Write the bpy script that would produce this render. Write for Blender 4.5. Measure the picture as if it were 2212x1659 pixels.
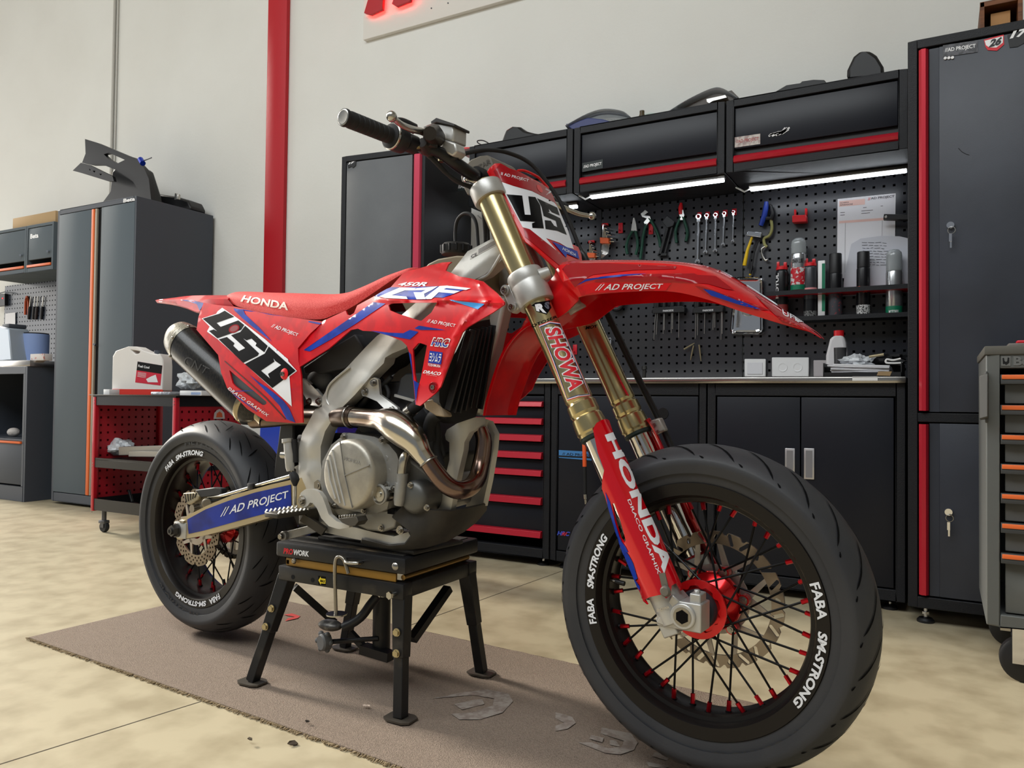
import bpy, bmesh, math, random
from mathutils import Vector, Matrix, geometry
from mathutils.bvhtree import BVHTree
random.seed(7)
for o in list(bpy.data.objects): bpy.data.objects.remove(o)
C = bpy.context.scene.collection
PI = math.pi
# ---------------------------------------------------------------- camera
W0, H0, FPX, CAMH = 2212, 1659, 1663.1, 0.7073
MR = ((0.87308, 0.48745, 0.01108), (-0.00110, 0.02471, -0.99969), (-0.48757, 0.87280, 0.02220))
RV, DV, FV = (Vector(r).normalized() for r in MR)
CAM = Vector((0, 0, CAMH))
cd = bpy.data.cameras.new('camera'); cam = bpy.data.objects.new('camera', cd); C.objects.link(cam)
cam.matrix_world = Matrix(((RV.x, -DV.x, -FV.x, 0), (RV.y, -DV.y, -FV.y, 0), (RV.z, -DV.z, -FV.z, CAMH), (0, 0, 0, 1)))
cd.sensor_width = 36; cd.lens = 36*FPX/W0; cd.clip_start = .02; cd.clip_end = 100
bpy.context.scene.camera = cam
# ---------------------------------------------------------------- light
vs = bpy.context.scene.view_settings
vs.view_transform = 'Standard'; vs.look = 'None'; vs.gamma = 1; vs.exposure = 0.0
wd = bpy.data.worlds.new('world'); bpy.context.scene.world = wd; wd.use_nodes = True
bg = wd.node_tree.nodes['Background']; bg.inputs[0].default_value = (.86, .93, 1.0, 1); bg.inputs[1].default_value = 0.22
def area(name, loc, tgt, sx, sy, e, col=(1, 1, 1), spread=None):
    l = bpy.data.lights.new(name, 'AREA'); l.shape = 'RECTANGLE'; l.size = sx; l.size_y = sy; l.energy = e; l.color = col
    if spread: l.spread = math.radians(spread)
    o = bpy.data.objects.new(name, l); C.objects.link(o); o.location = loc
    o.rotation_euler = (Vector(tgt)-Vector(loc)).to_track_quat('-Z', 'Y').to_euler(); return o
sl = bpy.data.lights.new('sun', 'SUN'); sl.energy = 5.0; sl.angle = math.radians(9); sl.color = (1, .94, .84)
so = bpy.data.objects.new('sun', sl); C.objects.link(so); so.rotation_euler = Vector((1, -.08, -.52)).to_track_quat('-Z', 'Y').to_euler()
area('daylight_gate_left', (-9.6, 1.0, 2.0), (-1, 1.5, .8), 3.2, 3.4, 120, (1, .97, .92))
area('overhead_fill', (-2.4, -.6, 4.9), (-2.4, 1.0, 0), 7, 4.0, 480, (.92, .97, 1.0))  # unseen fill added overhead to brighten wall and floor without mirroring in upright panels
# ---------------------------------------------------------------- coordinate helpers
def ray(px, py): return RV*(px-W0/2)+DV*(py-H0/2)+FV*FPX
def at(px, py, Y):                       # point on the plane y = Y seen at that pixel
    d = ray(px, py); t = Y/d.y; return Vector((d.x*t, Y, CAMH+d.z*t))
def fl(px, py, z=0.0):                   # point on a horizontal plane
    d = ray(px, py); t = (z-CAMH)/d.z; return Vector((d.x*t, d.y*t, z))
# bike frame: origin under rear axle, x forward, y to its left, z up
BETA = -0.09419; BX, BY = -1.8983, 1.5878
FXv = Vector((math.cos(BETA), math.sin(BETA), 0)); LYv = Vector((-math.sin(BETA), math.cos(BETA), 0))
BO = Vector((BX, BY, 0))
def B(px, py, lat):
    d = ray(px, py); t = ((BO-CAM).dot(LYv)+lat)/d.dot(LYv); P = CAM+d*t-BO
    return Vector((P.dot(FXv), lat, P.z))
def Bx(px, py, x):                       # the same, on a plane of constant forward position
    d = ray(px, py); t = ((BO-CAM).dot(FXv)+x)/d.dot(FXv); P = CAM+d*t-BO
    return Vector((x, P.dot(LYv), P.z))
CAML = Vector(((CAM-BO).dot(FXv), (CAM-BO).dot(LYv), CAMH))
def rayL(px, py): d = ray(px, py); return Vector((d.dot(FXv), d.dot(LYv), d.z)).normalized()
ZM = {1: (680, 200, 3.386), 2: (330, 560, 3.386), 3: (580, 820, 3.687), 4: (270, 880, 3.19), 5: (1020, 320, 2.836),
      6: (1200, 880, 3.072), 7: (480, 1120, 3.318), 8: (1340, 1180, 6.144), 9: (280, 880, 6.506), 10: (280, 1125, 6.506),
      11: (1240, 400, 2.989), 12: (1180, 80, 2.6976), 13: (0, 280, 3.95), 14: (0, 680, 3.53), 15: (960, 780, 3.457), 16: (720, 0, 3.814), 17: (1840, 0, 2.962), 18: (1840, 560, 2.865), 19: (1820, 1080, 2.865), 20: (1460, 760, 2.861)}
def z_(k, pts):
    a, b, s = ZM[k]; return [(a+x/s, b+y/s) for x, y in pts]
def z1(k, x, y): a, b, s = ZM[k]; return (a+x/s, b+y/s)
# ---------------------------------------------------------------- materials
def lin(c): return tuple(((v/255)/12.92 if v/255 <= .04045 else ((v/255+.055)/1.055)**2.4) for v in c)
MATS = {}
def mat(name, rgb, rough=.5, metal=0, coat=0, emit=0, noise=None, bump=None, spec=.4, alpha=None, trans=0):
    if name in MATS: return MATS[name]
    m = bpy.data.materials.new(name); m.use_nodes = True; nt = m.node_tree; p = nt.nodes['Principled BSDF']
    c = lin(rgb)+(1,)
    p.inputs['Base Color'].default_value = c; p.inputs['Roughness'].default_value = rough; p.inputs['Metallic'].default_value = metal
    p.inputs['Coat Weight'].default_value = coat; p.inputs['Coat Roughness'].default_value = .06
    p.inputs['Specular IOR Level'].default_value = spec
    if trans: p.inputs['Transmission Weight'].default_value = trans
    if alpha is not None: p.inputs['Alpha'].default_value = alpha
    if emit: p.inputs['Emission Color'].default_value = c; p.inputs['Emission Strength'].default_value = emit
    tc = None
    def coords(scale, stretch=None):
        t = nt.nodes.new('ShaderNodeTexCoord'); mp = nt.nodes.new('ShaderNodeMapping'); nt.links.new(t.outputs['Object'], mp.inputs[0])
        if stretch: mp.inputs['Scale'].default_value = stretch
        n = nt.nodes.new('ShaderNodeTexNoise'); n.inputs['Scale'].default_value = scale; n.inputs['Detail'].default_value = 6
        nt.links.new(mp.outputs[0], n.inputs['Vector']); return n
    if noise:                            # (scale, second colour, low, high[, stretch])
        n = coords(noise[0], noise[4] if len(noise) > 4 else None); r = nt.nodes.new('ShaderNodeValToRGB')
        r.color_ramp.elements[0].position = noise[2]; r.color_ramp.elements[1].position = noise[3]
        r.color_ramp.elements[0].color = c; r.color_ramp.elements[1].color = lin(noise[1])+(1,)
        nt.links.new(n.outputs['Fac'], r.inputs[0]); nt.links.new(r.outputs[0], p.inputs['Base Color'])
    if bump:                             # (scale, strength[, distance])
        n = coords(bump[0]); b = nt.nodes.new('ShaderNodeBump'); b.inputs['Strength'].default_value = bump[1]
        b.inputs['Distance'].default_value = bump[2] if len(bump) > 2 else .002
        nt.links.new(n.outputs['Fac'], b.inputs['Height']); nt.links.new(b.outputs[0], p.inputs['Normal'])
    MATS[name] = m; return m
# ---------------------------------------------------------------- mesh builder
class MB:
    def __init__(s): s.v = []; s.f = []; s.m = []; s.mi = 0
    def add(s, vs, fs):
        n = len(s.v); s.v += [Vector(v) for v in vs]; s.f += [[i+n for i in f] for f in fs]; s.m += [s.mi]*len(fs); return s
    def mat(s, i): s.mi = i; return s
    def box(s, a, b, bev=0, rot=None, org=None):
        x0, y0, z0 = (min(a[i], b[i]) for i in range(3)); x1, y1, z1_ = (max(a[i], b[i]) for i in range(3))
        if bev:
            bm = bmesh.new(); bmesh.ops.create_cube(bm, size=1)
            for v in bm.verts: v.co = Vector(((x0+x1)/2+v.co.x*(x1-x0), (y0+y1)/2+v.co.y*(y1-y0), (z0+z1_)/2+v.co.z*(z1_-z0)))
            bmesh.ops.bevel(bm, geom=bm.edges[:], offset=min(bev, .45*min(x1-x0, y1-y0, z1_-z0)), segments=2, affect='EDGES', profile=.5)
            bm.verts.index_update(); vs_ = [v.co.copy() for v in bm.verts]; fs = [[v.index for v in f.verts] for f in bm.faces]; bm.free()
        else:
            vs_ = [Vector(p) for p in ((x0, y0, z0), (x1, y0, z0), (x1, y1, z0), (x0, y1, z0), (x0, y0, z1_), (x1, y0, z1_), (x1, y1, z1_), (x0, y1, z1_))]
            fs = [(3, 2, 1, 0), (4, 5, 6, 7), (0, 1, 5, 4), (1, 2, 6, 5), (2, 3, 7, 6), (3, 0, 4, 7)]
        if rot: vs_ = [rot@(v-Vector(org))+Vector(org) for v in vs_]
        return s.add(vs_, fs)
    def bar(s, p, q, w, h, up=(0, 0, 1), w2=None, h2=None):           # rectangular bar from p to q
        p, q = Vector(p), Vector(q); d = (q-p).normalized(); u = Vector(up); r = d.cross(u).normalized(); u = r.cross(d)
        w2 = w2 or w; h2 = h2 or h
        vs_ = [p+r*a*w/2+u*b*h/2 for a, b in ((-1, -1), (1, -1), (1, 1), (-1, 1))]+[q+r*a*w2/2+u*b*h2/2 for a, b in ((-1, -1), (1, -1), (1, 1), (-1, 1))]
        return s.add(vs_, [(3, 2, 1, 0), (4, 5, 6, 7), (0, 1, 5, 4), (1, 2, 6, 5), (2, 3, 7, 6), (3, 0, 4, 7)])
    def cyl(s, p, q, r, r2=None, n=20, cap=True):
        return s.tube([p, q], [r, r if r2 is None else r2], n, cap)
    def tube(s, pts, rs, n=12, cap=True, sx=1, up=None):
        pts = [Vector(p) for p in pts]
        if not hasattr(rs, '__len__'): rs = [rs]*len(pts)
        T = []
        for i in range(len(pts)):
            a = pts[max(i-1, 0)]; b = pts[min(i+1, len(pts)-1)]; T.append((b-a).normalized())
        u = Vector(up) if up else (Vector((0, 0, 1)) if abs(T[0].z) < .9 else Vector((0, 1, 0))); u = (u-T[0]*u.dot(T[0])).normalized()
        base = len(s.v); vs_ = []
        for i, p in enumerate(pts):
            u = (u-T[i]*u.dot(T[i])).normalized(); w = T[i].cross(u)
            for k in range(n):
                a = 2*PI*(k+.5)/n; vs_.append(p+(u*math.sin(a)*sx+w*math.cos(a))*rs[i])
        fs = []
        for i in range(len(pts)-1):
            for k in range(n):
                k2 = (k+1) % n; fs.append((i*n+k, i*n+k2, (i+1)*n+k2, (i+1)*n+k))
        if cap: fs.append(tuple(range(n))[::-1]); fs.append(tuple((len(pts)-1)*n+k for k in range(n)))
        return s.add(vs_, fs)
    def lathe(s, prof, c, ax, n=48, up=None, closed=False, a0=0, a1=2*PI):   # prof = [(radius, along)]
        c = Vector(c); ax = Vector(ax).normalized(); u = Vector(up) if up else (Vector((0, 0, 1)) if abs(ax.z) < .9 else Vector((1, 0, 0)))
        u = (u-ax*u.dot(ax)).normalized(); w = ax.cross(u); full = abs(a1-a0-2*PI) < 1e-6; m = len(prof); vs_ = []; nn = n if full else n+1
        for k in range(nn):
            a = a0+(a1-a0)*k/n; d = u*math.cos(a)+w*math.sin(a)
            for r, t in prof: vs_.append(c+d*r+ax*t)
        fs = []
        for k in range(n):
            k2 = (k+1) % nn
            for j in range(m-1 if not closed else m):
                j2 = (j+1) % m; fs.append((k*m+j, k*m+j2, k2*m+j2, k2*m+j))
        return s.add(vs_, fs)
    def prism(s, poly, off):                                          # polygon of 3D points, extruded by vector off
        n = len(poly); off = Vector(off); P = [Vector(p) for p in poly]
        tri = geometry.tessellate_polygon([P]); nrm = sum(((P[i]-P[0]).cross(P[(i+1) % n]-P[0]) for i in range(n)), Vector())
        fs = []
        for t in tri:
            a, b, c_ = t; nn = (P[b]-P[a]).cross(P[c_]-P[a])
            if nn.dot(off) > 0: t = (a, c_, b)
            fs.append(tuple(t)); fs.append(tuple(i+n for i in t[::-1]))
        sg = nrm.dot(off) > 0
        for i in range(n):
            j = (i+1) % n; fs.append((i, j, j+n, i+n) if sg else (j, i, i+n, j+n))
        return s.add(P+[p+off for p in P], fs)
    def sphere(s, c, r, n=16, sc=(1, 1, 1)):
        prof = [(math.sin(PI*i/n)*r, -math.cos(PI*i/n)*r) for i in range(n+1)]; b = len(s.v); s.lathe(prof, (0, 0, 0), (0, 0, 1), n*2)
        for v in s.v[b:]: v.x = v.x*sc[0]+c[0]; v.y = v.y*sc[1]+c[1]; v.z = v.z*sc[2]+c[2]
        return s
    def torus(s, c, ax, R, r, n=32, m=8):
        return s.lathe([(R+r*math.cos(2*PI*i/m), r*math.sin(2*PI*i/m)) for i in range(m)], c, ax, n, closed=True)
    def mirror(s):
        for v in s.v: v.y = -v.y
        s.f = [f[::-1] for f in s.f]; return s
    def build(s, name, mats, parent=None, smooth=40, bevel=0, sub=0, solid=0):
        me = bpy.data.meshes.new(name); me.from_pydata(s.v, [], s.f)
        if not isinstance(mats, (list, tuple)): mats = [mats]
        for m_ in mats: me.materials.append(m_)
        me.polygons.foreach_set('material_index', s.m); me.update()
        bm = bmesh.new(); bm.from_mesh(me); bmesh.ops.remove_doubles(bm, verts=bm.verts[:], dist=1e-6)
        if sub:
            pass
        bmesh.ops.recalc_face_normals(bm, faces=bm.faces[:]) if solid != -1 else None
        bm.to_mesh(me); bm.free()
        o = bpy.data.objects.new(name, me); C.objects.link(o)
        if bevel:
            b = o.modifiers.new('bevel', 'BEVEL'); b.width = bevel; b.segments = 2; b.limit_method = 'ANGLE'; b.angle_limit = math.radians(35); b.use_clamp_overlap = True
        if sub:
            u = o.modifiers.new('sub', 'SUBSURF'); u.levels = sub; u.render_levels = sub
        if smooth:
            me.polygons.foreach_set('use_smooth', [True]*len(me.polygons)); me.set_sharp_from_angle(angle=math.radians(smooth))
        if parent: o.parent = parent
        return o
def tag(o, label, cat, group=None):
    o['label'] = label; o['category'] = cat
    if group: o['group'] = group
    return o
def thing(name, loc, label, cat, group=None, rz=0):
    o = bpy.data.objects.new(name, None); C.objects.link(o); o.location = loc; o.rotation_euler = (0, 0, rz); o.empty_display_size = .05
    return tag(o, label, cat, group)
def struct(o): o['kind'] = 'structure'; return o
def dup(root, loc, label=None, rz=None):
    r = root.copy(); C.objects.link(r); r.location = loc
    if rz is not None: r.rotation_euler = (0, 0, rz)
    if label: r['label'] = label
    for ch in list(root.children):
        c = ch.copy(); C.objects.link(c); c.parent = r
        for g in ch.children:
            d = g.copy(); C.objects.link(d); d.parent = c
    return r
# ---------------------------------------------------------------- 2D tools: text and polygons as triangle soup
def resample(P, step):
    out = []
    for i in range(len(P)):
        a, b = Vector(P[i][:2]), Vector(P[(i+1) % len(P)][:2]); n = max(1, int((b-a).length/step))
        out += [a.lerp(b, k/n) for k in range(n)]
    return out
def inside(p, P):
    c = False; j = len(P)-1; x, y = p[0], p[1]
    for i in range(len(P)):
        if (P[i][1] > y) != (P[j][1] > y) and x < (P[j][0]-P[i][0])*(y-P[i][1])/(P[j][1]-P[i][1])+P[i][0]: c = not c
        j = i
    return c
def seg_d(p, a, b):
    ab = b-a; t = max(0, min(1, (p-a).dot(ab)/max(ab.length_squared, 1e-12))); return (p-a-ab*t).length
def border_d(p, P): return min(seg_d(p, P[i], P[(i+1) % len(P)]) for i in range(len(P)))
def tri2d(outline, holes=(), step=8):
    loops = [resample(outline, step)]+[resample(h, step) for h in holes]
    V = []; E = []
    for L in loops:
        n = len(V); V += L; E += [(n+i, n+(i+1) % len(L)) for i in range(len(L))]
    xs = [v.x for v in loops[0]]; ys = [v.y for v in loops[0]]; y = min(ys)+step*.6; k = 0
    while y < max(ys):
        x = min(xs)+step*(.3+.5*(k % 2))
        while x < max(xs):
            p = Vector((x, y))
            if inside(p, loops[0]) and not any(inside(p, h) for h in loops[1:]) and min(border_d(p, L) for L in loops) > step*.45: V.append(p)
            x += step
        y += step*.87; k += 1
    r = geometry.delaunay_2d_cdt(V, E, [], 0, 1e-6)
    vs_, fs = r[0], r[2]; keep = []
    for f in fs:
        c = (vs_[f[0]]+vs_[f[1]]+vs_[f[2]])/3
        if inside(c, loops[0]) and not any(inside(c, h) for h in loops[1:]): keep.append(tuple(f))
    return [Vector(v) for v in vs_], keep, loops
def text2d(body, bold=.012, shear=0, step=None, space=1.0):
    cu = bpy.data.curves.new('t', 'FONT'); cu.body = body; cu.offset = bold; cu.shear = shear; cu.size = 1; cu.resolution_u = 3; cu.space_character = space
    ob = bpy.data.objects.new('t', cu); C.objects.link(ob); bpy.context.view_layer.update()
    me = bpy.data.meshes.new_from_object(ob.evaluated_get(bpy.context.evaluated_depsgraph_get()))
    bm = bmesh.new(); bm.from_mesh(me); bmesh.ops.triangulate(bm, faces=bm.faces[:])
    xs = [v.co.x for v in bm.verts]; ys = [v.co.y for v in bm.verts]; x0, x1, y0, y1 = min(xs), max(xs), min(ys), max(ys)
    if step:
        for _ in range(3):
            es = [e for e in bm.edges if e.calc_length() > step]
            if not es: break
            bmesh.ops.subdivide_edges(bm, edges=es, cuts=1); bmesh.ops.triangulate(bm, faces=bm.faces[:])
    bm.verts.index_update()
    vs_ = [Vector(((v.co.x-x0)/(x1-x0), (v.co.y-y0)/(y1-y0))) for v in bm.verts]; fs = [tuple(v.index for v in f.verts) for f in bm.faces]
    asp = (x1-x0)/(y1-y0)
    bm.free(); bpy.data.objects.remove(ob); bpy.data.curves.remove(cu); bpy.data.meshes.remove(me)
    return vs_, fs, asp
def quad(bl, br, tr, tl):
    bl, br, tr, tl = map(Vector, (bl, br, tr, tl))
    return lambda u, v: bl*(1-u)*(1-v)+br*u*(1-v)+tr*u*v+tl*(1-u)*v
def text_on(mb, body, bl, br, tr, tl, **k):      # text across the 3D quad, lying on it
    vs_, fs, a = text2d(body, **k); q = quad(bl, br, tr, tl); mb.add([q(v.x, v.y) for v in vs_], fs)
def wall_text(mb, body, k, x0, y0, x1, y1, hgt, Y, **kw):   # baseline in zoom pixels, on plane y = Y
    a = z1(k, x0, y0); b = z1(k, x1, y1); h = hgt/ZM[k][2]
    text_on(mb, body, at(*a, Y), at(*b, Y), at(b[0], b[1]-h, Y), at(a[0], a[1]-h, Y), **kw)
# ================================================================ materials
M_wall = mat('wall_paint', (220, 220, 216), .85, noise=(1.3, (212, 211, 206), .35, .75), bump=(60, .25, .003))
M_ceil = mat('ceiling_paint', (190, 190, 186), .9)
M_floor = mat('concrete_floor', (184, 172, 144), .4, noise=(9, (160, 147, 120), .40, .68), bump=(25, .12, .003))
M_redwall = mat('red_wall_paint', (178, 20, 34), .5, bump=(40, .2))
M_black = mat('black_powder_coat', (40, 41, 45), .5, noise=(3, (52, 53, 58), .3, .8), bump=(700, .5, .0006))
M_frame = mat('black_textured_frame', (26, 27, 31), .5, bump=(350, .9, .001), spec=.3)
M_door = mat('black_satin_door', (23, 25, 33), .36, bump=(500, .15, .0004), spec=.3)
M_strip = mat('red_anodised_handle', (186, 22, 44), .38, .25, coat=.3)
M_panel = mat('black_satin_panel', (40, 42, 48), .35, bump=(500, .15, .0004))
M_grey = mat('grey_cabinet_paint', (92, 101, 108), .75, spec=.2)
M_greyd = mat('dark_grey_cabinet_paint', (66, 71, 80), .5)
M_orange = mat('orange_handle', (226, 108, 52), .4)
M_steel = mat('stainless_steel', (190, 186, 180), .22, 1)
M_chrome = mat('chrome', (225, 225, 228), .08, 1)
M_zinc = mat('zinc_plated_steel', (180, 178, 172), .25, 1)
M_plastk = mat('black_plastic', (22, 22, 24), .45)
M_rub = mat('black_rubber', (26, 26, 28), .7)
M_white = mat('white_plastic', (226, 226, 226), .4)
M_paper = mat('paper', (222, 222, 226), .8)
M_ink = mat('ink', (60, 60, 66), .8)
M_wtxt = mat('white_lettering', (232, 232, 234), .4)
M_btxt = mat('black_lettering', (18, 18, 20), .4)
M_rtxt = mat('red_lettering', (205, 30, 45), .4)
M_redpl = mat('red_plastic', (205, 26, 34), .35, coat=.3)
M_led = mat('led_light', (240, 247, 255), .5, emit=9)
# perforated metal: square holes every 38 mm drawn by maths on the panel's own coordinates
def perf(name, rgb, hole, pitch=.038, half=.135, axes=(0, 2), rough=.35):
    m = mat(name, rgb, rough); nt = m.node_tree; p = nt.nodes['Principled BSDF']; L = nt.links.new
    t = nt.nodes.new('ShaderNodeTexCoord'); s = nt.nodes.new('ShaderNodeSeparateXYZ'); L(t.outputs['Object'], s.inputs[0]); out = []
    def mth(op, a, b=None):
        n = nt.nodes.new('ShaderNodeMath'); n.operation = op
        if isinstance(a, (int, float)): n.inputs[0].default_value = a
        else: L(a, n.inputs[0])
        if b is not None:
            if isinstance(b, (int, float)): n.inputs[1].default_value = b
            else: L(b, n.inputs[1])
        return n.outputs[0]
    for a in axes:
        f = mth('FRACT', mth('DIVIDE', s.outputs[a], pitch)); out.append(mth('LESS_THAN', mth('ABSOLUTE', mth('SUBTRACT', f, .5)), half))
    k = mth('MULTIPLY', out[0], out[1]); mx = nt.nodes.new('ShaderNodeMix'); mx.data_type = 'RGBA'
    L(k, mx.inputs[0]); mx.inputs[6].default_value = lin(rgb)+(1,); mx.inputs[7].default_value = lin(hole)+(1,); L(mx.outputs[2], p.inputs['Base Color'])
    sp = mth('SUBTRACT', .5, mth('MULTIPLY', k, .5)); L(sp, p.inputs['Specular IOR Level'])
    return m
M_perf = perf('perforated_black_panel', (46, 47, 52), (4, 4, 5))
M_perfr = perf('perforated_red_sheet', (168, 16, 34), (60, 8, 14), .04, .14, (1, 2), .45)
M_perfr2 = perf('perforated_red_back_sheet', (168, 16, 34), (70, 12, 18), .04, .14, (0, 2), .45)
M_perfg = perf('perforated_grey_panel', (58, 64, 76), (12, 13, 16))
# floor joints: thin dark lines cut by maths
def add_joint(m, lines):
    pass
YB, YT, YC, YP, YW = 2.95, 2.83, 3.18, 3.525, 3.56
# ================================================================ setting
f_ = MB(); f_.box((-11, -7, -.05), (5, YW, 0)); struct(f_.build('floor', M_floor, smooth=0))
f_ = MB(); f_.box((-11, YW, 0), (5, YW+.15, 5)); struct(f_.build('wall_back', M_wall, smooth=0))
f_ = MB(); f_.box((-8, -7, 5), (5, YW+.15, 5.1)); struct(f_.build('ceiling', M_ceil, smooth=0))
f_ = MB(); f_.box((5, -7, 0), (5.15, YW+.15, 5)); struct(f_.build('wall_right', M_wall, smooth=0))
# red painted column and the thin conduit on the wall
a, b = at(576, 600, YW), at(617, 600, YW)
f_ = MB(); f_.box((a.x, YW-.03, 0), (b.x, YW, 5), .004); struct(f_.build('trim_1', M_redwall))
a = at(247, 200, YW)
f_ = MB(); f_.cyl((a.x, YW-.012, 1.2), (a.x, YW-.012, 5), .011); f_.cyl((a.x+.035, YW-.008, 1.2), (a.x+.035, YW-.008, 5), .006)
struct(f_.build('trim_2', mat('conduit_grey', (186, 184, 178), .5)))
# expansion joints of the slab, as thin sunk strips
jm = mat('joint_dark', (70, 60, 48), .9)
f_ = MB()
for (p, q) in (((932, 1334), (1215, 1233)), ((5, 1649), (415, 1521))):
    A_, B_ = fl(*p, .0006), fl(*q, .0006); d = (B_-A_); n = Vector((-d.y, d.x, 0)).normalized()*.0014
    A2, B2 = A_-d*.3, B_+d*.6; f_.add([A2-n, A2+n, B2+n, B2-n], [(0, 1, 2, 3)])
struct(f_.build('trim_3', jm, smooth=0))
# ================================================================ black workshop wall unit
def cab_label(o, l, c, g=None): return tag(o, l, c, g)
ztc = at(1569, 218, YC).z; zbc = at(1567, 373, YC).z
def wall_cab(x0, x1, label):
    t = thing('wall_cabinet', (0, 0, 0), label, 'cabinet', 'black wall cabinets with red handle strips'); hz = ztc-zbc
    w = .03; m = MB()
    m.box((x0, YC, zbc), (x0+w, YP+.03, ztc)); m.box((x1-w, YC, zbc), (x1, YP+.03, ztc)); m.box((x0+w, YC, ztc-.03), (x1-w, YP+.03, ztc)); m.box((x0+w, YC, zbc), (x1-w, YP+.03, zbc+.036))
    m.box((x0+w, YP, zbc+.03), (x1-w, YP+.02, ztc-.03)); m.build('body', M_frame, t, bevel=.002)
    zd = zbc+hz*.315; m = MB(); m.box((x0+w+.004, YC+.008, zd), (x1-w-.004, YC+.022, ztc-.036), .002); dr = m.build('door', M_door, t)
    m = MB(); y = YC+.004; zs0, zs1 = zbc+hz*.105, zbc+hz*.225
    prof = [(0, zs0), (-.012, zs0+.006), (-.016, (zs0+zs1)/2), (-.006, zs1-.004), (0, zs1), (.02, zs1), (.02, zs0)]
    m.prism([(x0+w+.002, y+a, b) for a, b in prof], (x1-x0-2*w-.004, 0, 0)); m.build('handle_strip', M_strip, dr)
    m = MB(); m.box((x0+w, YC+.024, zs0), (x1-w, YC+.03, zd)); m.build('rail', M_plastk, t)
    return t
XR = -.109; X3, X2, X1 = -.78, -1.469, -2.035
C3 = wall_cab(X3+.003, XR, 'black wall cabinet with a white scribbled sticker, right of the row')
C2 = wall_cab(X2+.003, X3-.003, 'black wall cabinet with a small dark name plate, above the hanging wrenches')
C1 = wall_cab(X1+.003, X2-.003, 'black wall cabinet behind the red number plate of the motorcycle')
def sticker(parent, k, x0, y0, x1, y1, hgt, Y, base, txt, tm, x_=.06):
    # rectangular plate with a line of text; corners in zoom pixels (top left to top right)
    p0, p1 = z1(k, x0, y0), z1(k, x1, y1); h = hgt/ZM[k][2]; m = MB()
    q = [at(p0[0], p0[1]+h, Y), at(p1[0], p1[1]+h, Y), at(*p1, Y), at(*p0, Y)]; m.prism(q, (0, .0015, 0)); m.mat(1)
    L = lambda u, v: q[0]*(1-u)*(1-v)+q[1]*u*(1-v)+q[2]*u*v+q[3]*(1-u)*v
    o = Vector((0, -.0005, 0)); text_on(m, txt, L(x_, .3)+o, L(1-x_, .3)+o, L(1-x_, .72)+o, L(x_, .72)+o, bold=.02)
    return m.build('sticker', [base, tm], parent, smooth=0)
M_plate = mat('dark_name_plate', (38, 46, 46), .5); M_silver = mat('silver_name_plate', (140, 122, 118), .35, .3, noise=(60, (176, 168, 160), .4, .6))
sticker(C2, 12, 210, 735, 330, 712, 52, YC+.006, M_plate, '//AD PROJECT', M_wtxt)
sticker(C3, 12, 1098, 585, 1247, 563, 60, YC+.006, M_silver, '//AD PROJECT', mat('faded_red', (160, 70, 70), .5))
sticker(C1, 1, 1045, 660, 1110, 655, 60, YC+.006, M_plate, '//AD', M_wtxt)
m = MB()                                                            # white scribble
random.seed(3)
for i in range(16):
    u = random.random(); p = z1(12, 1268+u*120, 585-u*30+random.uniform(-8, 8)); q = z1(12, 1268+u*120+random.uniform(15, 45), 575-u*38+random.uniform(-18, 6))
    A_, B_ = at(*p, YC+.007), at(*q, YC+.007); m.bar(A_, B_, .0015, .006, (0, 0, 1))
m.build('sticker', M_wtxt, C3, smooth=0)
# base row
zw0, zw1 = at(1954, 828, YB-.02).z, at(1954, 813.5, YB-.02).z
zb = at(1956, 1303, YB).z
def base_shell(t, x0, x1, w=.028):
    m = MB(); m.box((x0, YB, zb), (x0+w, YP, zw0)); m.box((x1-w, YB, zb), (x1, YP, zw0)); m.box((x0+w, YB, zw0-.045), (x1-w, YP, zw0)); m.box((x0+w, YB, zb), (x1-w, YP, zb+.04)); m.box((x0+w, YP-.02, zb+.04), (x1-w, YP, zw0-.045))
    m.build('body', M_frame, t, bevel=.002)
    for fx in (x0+.05, x1-.05):
        for fy in (YB+.05, YP-.06):
            m = MB(); m.lathe([(0, 0), (.026, 0), (.026, .007), (.02, .014), (.007, .016), (0, .016)], (fx, fy, 0), (0, 0, 1), 20); m.mat(1); m.cyl((fx, fy, .012), (fx, fy, zb+.01), .0055, n=8); m.cyl((fx, fy, .026), (fx, fy, .034), .011, n=6); m.build('levelling_foot', [M_plastk, M_chrome], t)
t = thing('base_cabinet', (0, 0, 0), 'black base cabinet with two doors and silver recessed handles', 'cabinet'); base_shell(t, -.786, XR)
xs = (at(1547, 1000, YB).x, at(1729, 1000, YB).x, at(1932, 1000, YB).x)
for i in (0, 1):
    m = MB(); m.box((xs[i]+.002, YB+.002, zb+.045), (xs[i+1]-.002, YB+.02, zw0-.05), .002); d = m.build('door', M_door, t)
    px0, px1 = ((1696, 1717), (1737, 1759))[i]; a = at(px0, 968, YB); b = at(px1, 1036, YB)
    m = MB(); m.box((a.x, YB-.003, a.z), (b.x, YB+.004, b.z), .0015); m.mat(1); m.box((a.x+.006, YB-.0034, a.z-.008), (b.x-.006, YB-.0028, b.z+.006)); m.build('recessed_handle', [mat('satin_aluminium', (205, 204, 206), .3, .7), mat('handle_recess', (150, 150, 156), .35, .6)], d)
t = thing('hose_cabinet', (0, 0, 0), 'black base cabinet with a blue sticker, behind the front fork', 'cabinet'); base_shell(t, -1.454, -.792)
m = MB(); m.box((-1.42, YB+.002, zb+.045), (-.824, YB+.02, zw0-.05), .002); dr = m.build('door', M_door, t)
m = MB(); c = at(1432, 893, YB); m.cyl((c.x, YB-.001, c.z), (c.x, YB+.004, c.z), .022); m.build('hose_hole', M_btxt, dr)
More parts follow.
